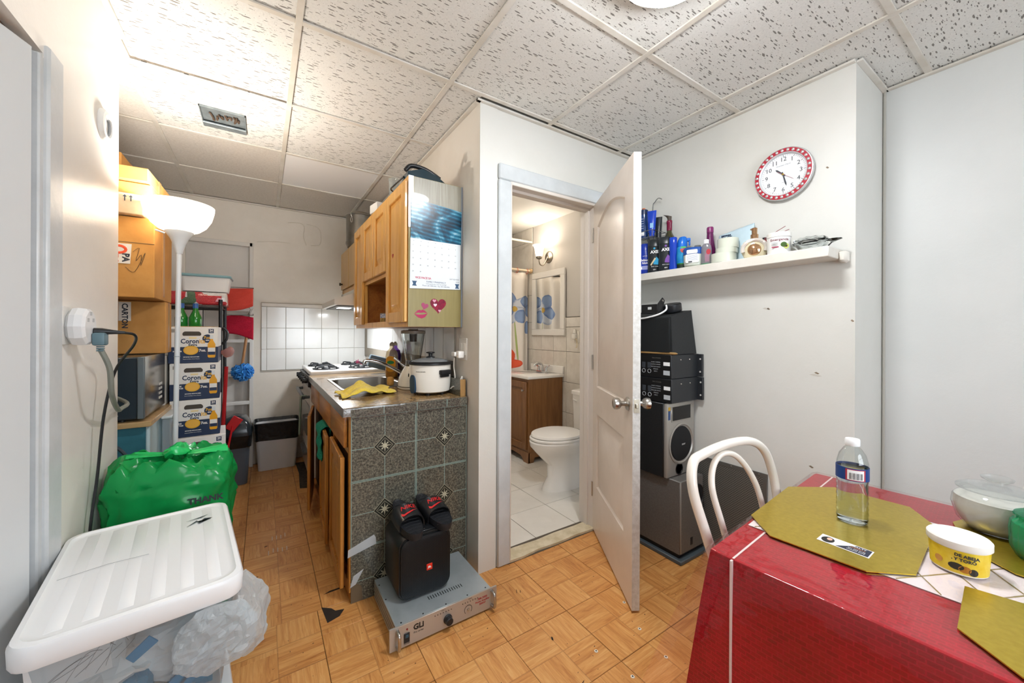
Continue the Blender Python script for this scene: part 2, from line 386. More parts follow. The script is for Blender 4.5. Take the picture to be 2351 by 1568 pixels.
XK = [0.228 + 0.31 * k for k in range(-6, 3)]; YK = [1.878 + 0.31 * k for k in range(0, 8)]
floor_tiles(XK, YK, -1.3, 0.92, 1.878, 4.27)
struct('floor_rear', MB().box(-0.488, 2.535, -1.5, 0.036, -0.006, 0.0), P('floor_rear_vinyl', 'bf8a4c', 0.4, var=(6, 'a87439')))
# dirt gap and scraps where tiles are torn
mk = P('scuff_black', '2a211b', 0.9)
for cx_, cy_, l_, w_, a in ((0.30, 1.985, 0.11, 0.014, 4), (1.02, 1.50, 0.03, 0.003, 60), (1.035, 1.49, 0.02, 0.003, 60), (0.985, 1.19, 0.02, 0.008, 70), (0.95, 0.98, 0.03, 0.003, 20), (0.02, 2.6, 0.02, 0.008, 30), (-0.02, 2.30, 0.015, 0.006, 10)):
    M = frame((cx_, cy_, 0.0008), (math.cos(R(a)), math.sin(R(a)), 0), (-math.sin(R(a)), math.cos(R(a)), 0))
    decal(fl, 'scuff_mark', [(-l_ / 2, -w_ / 3), (l_ / 3, -w_ / 2), (l_ / 2, w_ / 4), (-l_ / 4, w_ / 2)], mk, M, 0.0004)
decal(fl, 'missing_corner', [(0.225, 1.89), (0.235, 1.775), (0.285, 1.79), (0.31, 1.825), (0.275, 1.835), (0.262, 1.86)], mk, Matrix.Translation((0, 0, 0.0008)), 0.0004)
wm = P('worn_white', 'cfc4b4', 0.8)
for i in range(9): decal(fl, 'worn_streak', [(0, 0), (0.004, 0.0), (0.005, 0.045), (0.001, 0.05)], wm, Matrix.Translation((0.03 + 0.018 * (i % 5) + 0.004 * i, 2.50 + 0.16 * (i // 5) + random.uniform(-.01, .01), 0.0008)), 0.0003)
for x, y in ((1.395, 1.17), (1.325, 1.03), (1.09, 1.05), (1.12, 0.90), (1.295, 0.885)):
    b = MB(); b.lathe([(0.0075, 0.0), (0.0065, 0.0012)], 14, 0, None, (x, y, 0.0006)); b.lathe([(0.003, 0.0014), (0.003, 0.0018)], 10, 1, None, (x, y, 0.0006)); b.build('floor_nail', [P('nail_washer', 'e4ddd0', 0.6), mk], fl)

# ---------------------------------------------------------------- ceiling: tiles and tee bars
ce = struct('ceiling', MB().box(-1.45, 2.62, -1.55, 4.36, H + 0.03, H + 0.06), M_DARKGAP)
GX = [-1.15, -0.515, 0.112, 0.742, 1.365, 1.953, 2.60]; GY = [-1.6, -0.86, -0.23, 0.40, 1.035, 1.668, 2.305, 2.945, 3.583, 4.28]
def ceil_ok(x, y):          # is this patch of ceiling inside the room and not over a wall
    if y > 1.72 and x > 0.93: return False
    if y < 2.15 and x < -0.49: return False
    return True
bw = 0.012
ct_cache = {}
for i in range(len(GX) - 1):
    for j in range(len(GY) - 1):
        x0, x1, y0, y1 = GX[i], GX[i + 1], GY[j], GY[j + 1]
        if y1 <= 1.70: x0 = max(x0, -0.488)
        if i == 1 and j in (4, 5): x0 = -0.488
        if y1 > 1.72 and x0 > 0.70 and x0 < 0.8: x1 = 0.925
        if x1 - x0 < 0.02 or not ceil_ok((x0 + x1) / 2, (y0 + y1) / 2): continue
        if y0 < 1.70 and x0 > 1.9: x1 = 2.535
        kind = 0
        if y0 > 2.9: kind = 1
        if i == 2 and j == 7: kind = 2
        if i == 0: kind = 1
        if i == 1 and j == 5: y1 = 2.305 - 0.014
        q = 0.002; key = (round(x1 - x0, 3), round(y1 - y0, 3), kind)
        if (i, j) == (1, 6):      # the tile with the opening for the junction box
            hx0, hx1, hy0, hy1 = -0.288, -0.083, 2.565, 2.79
            m = MB(); w, l_ = x1 - x0, y1 - y0
            m.box(q, hx0 - x0, q, l_ - q, 0, 0.016); m.box(hx1 - x0, w - q, q, l_ - q, 0, 0.016)
            m.box(hx0 - x0, hx1 - x0, q, hy0 - y0, 0, 0.016); m.box(hx0 - x0, hx1 - x0, hy1 - y0, l_ - q, 0, 0.016)
            me = m.mesh('ceiling_tile', M_CT[0], flat=True)
        else:
            if key not in ct_cache: ct_cache[key] = MB().box(q, x1 - x0 - q, q, y1 - y0 - q, 0, 0.016, 0.002).mesh('ceiling_tile', M_CT[kind], flat=True)
            me = ct_cache[key]
        piece('ceiling_tile', me, ce, (x0, y0, H + 0.004 + random.uniform(-.0008, .002)))
MB().box(-1.3, -0.4885, 2.1515, 2.304, H - 0.001, H + 0.016, 0.001).build('plaster_strip', M_WALL_K, ce, flat=True)
def bar(x0, x1, y0, y1): MB().box(x0, x1, y0, y1, H - 0.003, H + 0.004, 0.001).build('grid_bar', M_CEILBAR, ce, flat=True)
for x in GX[1:-1]:
    ya, yb = -1.5, 4.28
    if x < 0: ya = 2.16
    if x > 0.93: yb = 1.72
    ys = [ya] + [y for y in GY if ya + 0.05 < y < yb - 0.05] + [yb]
    bar(x - bw, x + bw, ya, yb)
for y in GY[1:-1]:
    xa, xb = -0.488, 2.535
    if y > 2.15: xa = -1.3
    if y > 1.72: xb = 0.925
    xs = [xa] + [x for x in GX if xa + 0.05 < x < xb - 0.05] + [xb]
    for a, b in zip(xs[:-1], xs[1:]):
        if abs(y - 2.305) < 0.01 and -0.6 < a < 0.05:
            MB().box(a + bw, b - bw, y - 0.011, y + 0.004, H + 0.008, H + 0.016, 0.001).build('grid_bar', P('bar_dark_brown', '8d8478', 0.6, var=(20, '5d5348')), ce, flat=True)  # sunken bar in a mottled brown, darker than the other bars
            continue
        bar(a + bw if a > xa else a, b - bw if b < xb else b, y - bw, y + bw)
am = M_CEILBAR   # wall angles
for n_, q in enumerate(((-0.488, -0.466, -1.5, 2.15), (0.905, 0.927, 1.70, 4.28), (0.905, 2.147, 1.696, 1.718), (2.125, 2.147, 0.555, 1.70), (2.147, 2.535, 0.533, 0.555), (2.513, 2.535, -1.5, 0.54), (-1.3, 0.905, 4.258, 4.28))):
    struct('trim_%d' % (n_ + 1), MB().box(q[0], q[1], q[2], q[3], H - 0.012, H - 0.002, 0.001), am, flat=True)
# junction box left in the opening
jb = thing('junction_box', 'open galvanised metal junction box set in a ceiling tile', 'junction box', (-0.185, 2.68, H))
jm = P('galvanised', 'a3adb1', 0.4, 0.5, var=(20, '8a9599')); b = MB()
b.box(-0.284, -0.087, 2.57, 2.785, H + 0.006, H + 0.010)
for q in ((-0.287, -0.283, 2.567, 2.788), (-0.088, -0.084, 2.567, 2.788), (-0.287, -0.084, 2.567, 2.571), (-0.287, -0.084, 2.784, 2.788)): b.box(q[0], q[1], q[2], q[3], H - 0.006, H + 0.026)
b.box(-0.287, -0.084, 2.735, 2.788, H - 0.012, H - 0.002, 0.002)
b.build('box_shell', jm, jb, flat=True)
b = MB()
for k in range(7):
    p = [(-0.24 + 0.02 * k + random.uniform(-.01, .01), 2.62 + random.uniform(0, .08), H + 0.004 - random.uniform(0, .008)) for _ in range(4)]; b.tube(smooth_path(p, 5), 0.005, 6)
b.build('wiring_stub', P('dirty_wire', '5b4a3d', 0.8), jb)
# ---------------------------------------------------------------- walls
# left wall with its doorway
b = MB(); b.box(-0.60, -0.488, 1.52, 2.151, 0, H + 0.03); b.box(-0.60, -0.488, -1.5, 0.70, 0, H + 0.03); b.box(-0.60, -0.488, 0.70, 1.52, 1.973, H + 0.03)
wl = struct('wall_left', b, M_WALL_L, flat=True)
struct('wall_alcove_near', MB().box(-1.30, -0.60, 2.05, 2.151, 0, H + 0.03), M_WALL_K, flat=True)
struct('wall_alcove_left', MB().box(-1.42, -1.30, 2.05, 4.28, 0, H + 0.03), M_WALL_K, flat=True)
# casing at the right of the doorway, uneven old paint
b = MB(); b.box(-0.50, -0.477, 1.525, 1.612, 0, 2.0, 0.006); b.box(-0.585, -0.487, 1.500, 1.526, 0, 1.965, 0.004); struct('trim_8', b, M_TRIM)
b = MB(); b.box(-0.60, -0.52, 0.70, 1.50, 1.93, 1.973, 0.002); struct('trim_9', b, P('door_head_brown', '6e5646', 0.6))
d1 = struct('door_1', MB().box(0, 0.70, -0.02, 0.02, 0.005, 1.955, 0.003, M=Matrix.Translation((-0.505, 1.468, 0)) @ Matrix.Rotation(math.atan2(-0.95, -0.32), 4, 'Z')), P('door_grey_white', 'd3d6d7', 0.45, bump=(8, 0.05)))
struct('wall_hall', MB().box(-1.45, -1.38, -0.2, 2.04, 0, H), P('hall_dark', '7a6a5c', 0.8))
# kitchen back wall with old framed doorway painted shut
b = MB(); b.box(-1.42, -0.56, 4.28, 4.36, 0, H + 0.03); b.box(-0.08, 1.03, 4.28, 4.36, 0, H + 0.03); b.box(-0.56, -0.08, 4.28, 4.36, 2.05, H + 0.03)
wb = struct('wall_back', b, M_WALL_K, flat=True)
struct('door_2', MB().box(-0.56, -0.08, 4.315, 4.345, 0, 2.05), P('door_flat_painted', 'd8d5d0', 0.5, var=(3, 'cfccc7')), flat=True)
b = MB(); b.box(-0.56, -0.08, 4.268, 4.33, 2.025, 2.06, 0.003); b.box(-0.105, -0.075, 4.268, 4.33, 0, 2.06, 0.003); struct('trim_10', b, P('frame_cream', 'd9d6d0', 0.45))
cr = P('plaster_ridge', 'd9d3c7', 0.7)
b = MB()
for path in ([(0.20, 4.279, 2.30), (0.30, 4.279, 2.31), (0.34, 4.279, 2.28), (0.335, 4.279, 2.18), (0.36, 4.279, 2.10)], [(0.36, 4.279, 2.31), (0.46, 4.279, 2.29), (0.49, 4.279, 2.22), (0.48, 4.279, 2.12), (0.40, 4.279, 2.10)], [(-0.05, 4.279, 2.08), (0.1, 4.279, 2.10), (0.22, 4.279, 2.10)]):
    b.tube(smooth_path(path, 6), 0.0035, 6)
b.build('plaster_patch_ridge', cr, wb)
# wall between kitchen and bathroom
wk = struct('wall_kitchen_right', MB().box(0.927, 1.03, 1.7185, 4.28, 0, H + 0.03), M_WALL_K, flat=True)
struct('wall_kitchen_end', MB().box(0.927, 1.03, 1.714, 1.7184, 0, H + 0.03), M_WALL, flat=True)
struct('wall_bathroom_lining', MB().box(1.03, 1.036, 1.84, 4.28, 0, H), M_WALL, flat=True)
# bathroom door wall
b = MB(); b.box(1.03, 1.11, 1.718, 1.84, 0, H + 0.03); b.box(1.755, 2.147, 1.718, 1.84, 0, H + 0.03); b.box(1.11, 1.755, 1.718, 1.84, 2.05, H + 0.03)
struct('wall_bathroom_door', b, M_WALL, flat=True)
# casing and jambs of the bathroom door
MJ = P('jamb_paint', 'ccd2d5', 0.4, bump=(25, 0.15), var=(5, 'c0c6c9'))
b = MB(); b.box(1.035, 1.115, 1.700, 1.7185, 0, 2.052, 0.006); b.box(1.752, 1.83, 1.700, 1.7185, 0, 2.052, 0.006); b.box(1.035, 1.83, 1.700, 1.7185, 2.0525, 2.136, 0.006)
struct('trim_11', b, MJ)
b = MB(); b.box(1.108, 1.122, 1.706, 1.84, 0, 2.055, 0.003); b.box(1.745, 1.757, 1.706, 1.84, 0, 2.055, 0.003); b.box(1.12, 1.748, 1.706, 1.84, 2.035, 2.058, 0.003)
b.box(1.12, 1.132, 1.755, 1.79, 0, 2.04, 0.002); b.box(1.735, 1.747, 1.755, 1.79, 0, 2.04, 0.002); b.box(1.13, 1.74, 1.755, 1.79, 2.02, 2.037, 0.002)
struct('trim_12', b, P('jamb_inner', 'ddd6cf', 0.45, bump=(25, 0.1)))
# threshold strip, chipped
thp = [(1.10, 1.705), (1.20, 1.70), (1.31, 1.712), (1.45, 1.703), (1.60, 1.71), (1.76, 1.70), (1.76, 1.80), (1.66, 1.795), (1.5, 1.80), (1.36, 1.792), (1.2, 1.80), (1.10, 1.796)]
struct('trim_13', MB().prism(thp, 0.0, 0.014), P('threshold_stone', 'd8cdb4', 0.6, var=(14, 'c2b596'), bump=(30, 0.3)), flat=True)
struct('trim_14', MB().box(1.10, 1.76, 1.70, 1.835, -0.005, 0.002), P('threshold_bed', '5f564b', 0.95, bump=(60, 0.5)))
# dining corner walls
b = MB(); b.prism([(2.147, 0.555), (2.65, 0.555), (2.65, 0.67), (2.30, 0.67), (2.30, 1.84), (2.147, 1.84)], 0, H + 0.03); wc = struct('wall_right', b, M_WALL, flat=True)
wr = struct('wall_right_near', MB().box(2.535, 2.65, -1.5, 0.5545, 0, H + 0.03), wall_paint('wall_grey_paint', 'd6d8d6', 'cdd0ce'), flat=True)
pm = P('plaster_scar', 'c8c4ba', 0.8); pb = P('scar_brown', '8b7b68', 0.9)
b = MB(); b.tube(smooth_path([(2.533, 0.548, z + 0) for z in (0.05, 0.8, 1.5, 2.05, 2.42)], 4), [0.006] * 17, 8); b.build('corner_caulk', P('caulk', 'bdbbb2', 0.7), wr)
for y, z, l_ in ((0.72, 1.05, 0.05), (0.70, 1.06, 0.02), (0.92, 1.37, 0.03), (0.90, 1.368, 0.015), (0.57, 1.30, 0.012), (0.72, 0.62, 0.02), (0.66, 2.0, 0.012)):
    decal(wc, 'plaster_scar', [(0, 0), (l_ * 0.4, 0.004), (l_, -0.003), (l_ * 0.7, -0.007), (l_ * .3, -0.004)], pb if l_ < 0.03 else pm, frame((2.1468, y, z), *TO_LEFT), 0.0008)
# rear of the room behind the photographer, with a window
b = MB(); b.box(-0.60, 0.28, -1.6, -1.5, 0, H + 0.03); b.box(1.62, 2.65, -1.6, -1.5, 0, H + 0.03); b.box(0.28, 1.62, -1.6, -1.5, 0, 0.88); b.box(0.28, 1.62, -1.6, -1.5, 2.12, H + 0.03)
struct('wall_rear', b, M_WALL, flat=True)
b = MB(); b.box(0.28, 1.62, -1.53, -1.49, 0.86, 0.90, 0.003); b.box(0.28, 1.62, -1.53, -1.49, 2.10, 2.14, 0.003); b.box(0.26, 0.30, -1.53, -1.49, 0.86, 2.14, 0.003); b.box(1.60, 1.64, -1.53, -1.49, 0.86, 2.14, 0.003); b.box(0.28, 1.62, -1.535, -1.505, 1.48, 1.52, 0.003)
struct('window_1', b, M_TRIM)

# ---------------------------------------------------------------- kitchen backsplash tiles
tm1 = MB().box(0.0015, 0.154, 0, 0.008, 0.0015, 0.1995, 0.0015).mesh('wall_tile', M_WTILE)
MB().box(-0.012, 0.93, 4.272, 4.2805, 0.86, 1.515).build('grout_bed', M_GROUT, wb, flat=True)
XT = [0.032 + 0.1555 * k for k in range(0, 6)]; ZT = [0.871, 1.072, 1.273]
for x in XT:
    for z in ZT:
        if x + 0.1555 > 0.93: me = MB().box(0.001, 0.927 - x, 0, 0.008, 0.001, 0.1995, 0.0015).mesh('wall_tile', M_WTILE)
        else: me = tm1
        piece('wall_tile', me, wb, (x, 4.266, z))
for z in ZT: piece('wall_tile', MB().box(-0.041, -0.001, 0, 0.008, 0.001, 0.1995, 0.0015).mesh('wall_tile', M_WTILE), wb, (0.032, 4.266, z))
MB().box(-0.012, 0.927, 4.258, 4.28, 1.474, 1.512, 0.006).build('tile_ledge', P('ledge_paint', 'dad6cf', 0.4), wb)
tm2 = MB().box(0, 0.008, 0.002, 0.1515, 0.002, 0.1985, 0.0015).mesh('wall_tile', M_WTILE)
MB().box(0.9137, 0.9275, 1.99, 4.258, 0.988, 1.475).build('grout_bed', P('grout_side', '8f887c', 0.9), wk, flat=True)
for k in range(15):
    y = 1.99 + 0.1535 * k
    if y + 0.15 > 4.268: break
    for z in (1.072, 1.273): piece('wall_tile', tm2, wk, (0.913, y, z))

# ---------------------------------------------------------------- bathroom shell
bf = struct('floor_bathroom', MB().box(1.036, 2.53, 1.80, 4.28, -0.02, 0.0), M_DGROUT, flat=True)
bt = MB().box(0.002, 0.321, 0.002, 0.316, 0, 0.004, 0.001).mesh('floor_tile', M_BTILE, flat=True)
for i in range(-1, 4):
    for j in range(0, 6):
        x, y = 1.382 + 0.323 * i, 1.828 + 0.318 * j
        a0, a1, b1 = max(x, 1.036), min(x + 0.323, 2.528), y + 0.318
        if y > 3.45: continue
        if a1 - a0 > 0.32: piece('floor_tile', bt, bf, (x, y, 0))
        else: piece('floor_tile', MB().box(a0 - x + 0.002, a1 - x - 0.002, 0.002, 0.316, 0, 0.004, 0.001).mesh('floor_tile', M_BTILE, flat=True), bf, (x, y, 0))
struct('ceiling_bathroom', MB().box(1.03, 2.65, 1.80, 4.36, H - 0.01, H + 0.03), M_BATHCEIL, flat=True)
wbr = struct('wall_bathroom_right', MB().box(2.53, 2.65, 1.84, 4.36, 0, H), M_GREYBATH, flat=True)
MB().box(2.5265, 2.531, 1.84, 3.42, 0.0, 1.40).build('grout_bed', M_DGROUT, wbr, flat=True)
bw1 = MB().box(0, 0.008, 0.0015, 0.2, 0.0015, 0.3, 0.0015).mesh('wall_tile', M_BWTILE)
for k in range(8):
    y = 1.84 + 0.2015 * k
    for r_ in range(5):
        z0 = [0.0, 0.148, 0.45, 0.752, 1.054][r_]; hh = [0.1465, 0.3005, 0.3005, 0.3005, 0.2405][r_]
        w = min(0.2, 3.42 - y)
        piece('wall_tile', bw1 if (hh == 0.3005 and w > 0.199) else MB().box(0, 0.008, 0.0015, w, 0.0015, hh, 0.0015).mesh('wall_tile', M_BWTILE), wbr, (2.52, y, z0))
    piece('wall_tile', MB().box(-0.004, 0.008, 0.0015, min(0.2, 3.42 - y), 0.001, 0.094, 0.003).mesh('wall_tile', M_BWTILE), wbr, (2.521, y, 1.297))
# tiled shower end: full height beyond the curtain
MB().box(2.5265, 2.531, 3.42, 4.28, 0.0, H - 0.01).build('grout_bed', M_DGROUT, wbr, flat=True)
for k in range(4):
    for r_ in range(8):
        y, z = 3.423 + 0.2015 * k, 0.148 + 0.302 * r_
        hh = min(0.3005, H - 0.012 - z)
        if hh > 0.02: piece('wall_tile', MB().box(0, 0.008, 0.0015, 0.2, 0.0015, hh, 0.0015).mesh('wall_tile', M_BWTILE), wbr, (2.52, y, z))
wbb = struct('wall_bathroom_back', MB().box(1.03, 2.65, 4.24, 4.36, 0, H), M_DGROUT, flat=True)
bw2 = MB().box(0.0015, 0.2, 0, 0.008, 0.0015, 0.3, 0.0015).mesh('wall_tile', M_BWTILE)
for k in range(5):
    for r_ in range(4): piece('wall_tile', bw2, wbb, (1.52 + 0.2015 * k, 4.234, 1.18 + 0.302 * r_))
tub = MB(); tub.box(1.04, 2.515, 3.50, 3.56, 0, 0.42, 0.01); tub.box(1.04, 2.515, 4.18, 4.23, 0, 0.42, 0.01); tub.box(1.04, 2.515, 3.5, 4.23, 0, 0.08)
solo('bathtub', tub, P('tub_enamel', 'eeece8', 0.15), 'white bathtub hidden behind the flowered shower curtain', 'bathtub')

# ---------------------------------------------------------------- open bathroom door
hinge = Vector((1.760, 1.709, 0)); free = Vector((1.383, 1.097, 0)); dv = (free - hinge).normalized()
DW = 0.7185; MD = Matrix(((dv.x, -dv.y * -1, 0, hinge.x), (dv.y, dv.x * -1, 0, hinge.y), (0, 0, 1, 0.012), (0, 0, 0, 1)))
# local x along the leaf from hinge, local y towards the bathroom/left viewer side
nrm = Vector((dv.y, -dv.x, 0))       # candidate normal
if nrm.x > 0: nrm = -nrm
MD = Matrix(((dv.x, nrm.x, 0, hinge.x), (dv.y, nrm.y, 0, hinge.y), (0, 0, 1, 0.012), (0, 0, 0, 1)))
M_DOOR = P('door_cream_paint', 'e6dcd3', 0.33, bump=(18, 0.06), var=(3, 'ddd2c8'))
def arch_ring(x0, x1, z0, z1, rise, n=10):
    pts = [(x0, z0), (x1, z0), (x1, z1)]
    for i in range(1, n): t = i / n; pts.append((x1 + (x0 - x1) * t, z1 + rise * math.sin(math.pi * t)))
    pts.append((x0, z1)); return pts
def skew_low(x0, x1, z0, z1, rise, n=10):    # lower panel: its top dips like the upper panel's foot
    return arch_ring(x0, x1, z0, z1, rise, n)
b = MB(); b.box(0, DW, -0.0175, 0.0075, 0, 2.03)
outl = [(0, 0), (DW, 0), (DW, 2.03), (0, 2.03)]
def grow(poly, d, cx_, cz_):
    xs = [p[0] for p in poly]; zs = [p[1] for p in poly]; w, h_ = max(xs) - min(xs), max(zs) - min(zs)
    mx, mz = (max(xs) + min(xs)) / 2, (max(zs) + min(zs)) / 2
    return [(mx + (x - mx) * (w + 2 * d) / w, mz + (z - mz) * (h_ + 2 * d) / h_) for x, z in poly]
panels = [arch_ring(0.095, 0.60, 0.90, 1.873, 0.065), arch_ring(0.095, 0.60, 0.29, 0.735, 0.0)]
# face skin (stiles and rails) around sunken, raised-centre panels
zs0, zs1, zs2, zs3 = 0.29, 0.735, 0.90, 1.873
for q in ((0, 0.095, 0, 2.03), (0.60, DW, 0, 2.03), (0.095, 0.60, 0, zs0), (0.095, 0.60, zs1, zs2)): b.box(q[0], q[1], 0.0075, 0.0175, q[2], q[3])
arc = arch_ring(0.095, 0.60, zs2, zs3, 0.065)[2:]       # right top corner .. left top corner
top = [(0.60, 2.03), (0.095, 2.03)] + arc[::-1]
b.add([(x, 0.0175, z) for x, z in top] + [(x, 0.0075, z) for x, z in top], [tuple(range(len(top)))] + [(i, (i + 1) % len(top), len(top) + (i + 1) % len(top), len(top) + i) for i in range(len(top))])
for pn in panels:
    rings = [[(x, y, z) for x, z in grow(pn, d, 0, 0)] for d, y in ((0.0, 0.0175), (-0.010, 0.008), (-0.022, 0.008), (-0.05, 0.0165))]
    b.loft(rings, 0, None, False, True)
    rings = [[(x, y, z) for x, z in grow(pn, d, 0, 0)] for d, y in ((0.0, -0.0176), (0.006, -0.0205), (-0.014, -0.0205), (-0.03, -0.0176))]
    b.loft(rings, 0, None, False, False)
b.v = [tuple(MD @ Vector(v)) for v in b.v]
d3 = struct('door_3', b, M_DOOR, ang=28)
M_EDGE = P('door_edge_worn', 'd2d2cf', 0.5, var=(50, 'c2c1bc'), bump=(60, 0.2))
MB().box(DW, DW + 0.0012, -0.0172, 0.0172, 0.0, 2.03, M=MD).build('door_edge', M_EDGE, d3, flat=True)
M_STEEL = P('brushed_steel', 'b9b6b0', 0.28, 1.0); M_CHROME = P('chrome', 'd5d7d9', 0.08, 1.0); M_NICKEL = P('brushed_nickel', 'a59c8f', 0.32, 1.0)
for s_ in (1, -1):
    k = MB(); k.lathe([(0.031, 0), (0.031, 0.004), (0.026, 0.008), (0.011, 0.010), (0.011, 0.028), (0.014, 0.032), (0.024, 0.040), (0.0275, 0.052), (0.026, 0.064), (0.018, 0.068), (0.001, 0.0685)], 24)
    Mk = MD @ Matrix.Translation((DW - 0.062, 0.0178 * s_, 0.905)) @ Matrix.Rotation(R(-90 * s_), 4, 'X')
    k.v = [tuple(Mk @ Vector(v)) for v in k.v]; k.build('door_knob', M_STEEL, d3)
MB().box(DW + 0.001, DW + 0.0028, -0.0125, 0.0125, 0.875, 0.935, 0.0006, M=MD).build('latch_plate', M_STEEL, d3)
MB().box(DW + 0.002, DW + 0.012, -0.006, 0.006, 0.895, 0.915, 0.002, M=MD).build('latch_bolt', M_STEEL, d3)
for z in (0.2, 1.0, 1.8): MB().cyl((-0.002, 0.020, z), (-0.002, 0.020, z + 0.09), 0.006, n=8, M=MD).build('hinge', M_STEEL, d3)
# ================================================================ KITCHEN
W_H = wood('honey_oak_vertical', 'e6b565', 'c98e3f', 'Z', 16); W_HY = wood('honey_oak_long', 'e2b060', 'c4893b', 'Y', 16)
W_LOW = wood('amber_oak_vertical', 'c98a3c', '9c5f20', 'Z', 16); W_LOWY = wood('amber_oak_long', 'c5853a', '985a1f', 'Y', 16)
def raised_door(w, h, t=0.019, st=0.058, arch=0.0):
    """cabinet door in a frame: x right, y up, z out; frame, bevelled field"""
    b = MB(); b.box(0, st, 0, h, 0, t, 0.004); b.box(w - st, w, 0, h, 0, t, 0.004); b.box(st, w - st, 0, st, 0, t * 0.98, 0.003); b.box(st, w - st, h - st, h, 0, t * 0.98, 0.003)
    def rr(d, z): return [(st + d, st + d, z), (w - st - d, st + d, z), (w - st - d, h - st - d, z), (st + d, h - st - d, z)]
    b.loft([rr(-0.002, 0.002), rr(-0.002, t * 0.30), rr(0.012, t * 0.18), rr(0.038, t * 0.82), rr(0.042, t * 0.84)], 0, None, True, True); return b
def on(b, M): b.v = [tuple(M @ Vector(v)) for v in b.v]; return b
# ---- base cabinet
bc = thing('base_cabinet', 'oak sink base cabinet with ajar doors and stone-patterned vinyl side', 'cabinet', (0.62, 2.6, 0))
MB().box(0.352, 0.915, 1.846, 3.335, 0.0, 0.745).build('body', P('cabinet_inside_shade', '4a3018', 0.8), bc, flat=True)  # solid box; its dark colour stands in for the shade inside the cabinet
b = MB(); b.box(0.333, 0.352, 1.846, 1.885, 0.05, 0.855); b.box(0.333, 0.352, 1.885, 3.335, 0.835, 0.855); b.box(0.333, 0.352, 1.885, 3.335, 0.675, 0.70); b.box(0.333, 0.352, 2.295, 2.33, 0.05, 0.675); b.box(0.333, 0.352, 2.75, 2.785, 0.05, 0.675); b.box(0.333, 0.352, 1.885, 3.335, 0.05, 0.09)
b.build('face_frame', W_LOW, bc, flat=True)
MB().box(0.338, 0.352, 1.86, 3.33, 0.0, 0.05).build('toe_kick', W_LOWY, bc, flat=True)
for y1, y0 in ((2.305, 1.885), (2.79, 2.315), (3.30, 2.80)):
    w = y1 - y0 - 0.008; fb = MB(); fb.box(0, w, 0, 0.155, 0, 0.019, 0.006, seg=2)
    on(fb, frame((0.333, y1, 0.70), *TO_LEFT)).build('drawer_front', W_LOWY, bc)
def cab_door(y1, w, z0, h, ang, name='door', x=0.330):
    rb = raised_door(w, h); Mh = frame((x, y1, z0), *TO_LEFT) @ Matrix.Rotation(R(ang), 4, 'Y'); return on(rb, Mh).build(name, W_LOW, bc)
dA = cab_door(2.31, 0.425, 0.055, 0.605, -1.5)
dB = cab_door(2.75, 0.425, 0.055, 0.60, -2.5)
dC = cab_door(3.215, 0.405, 0.06, 0.625, -9)
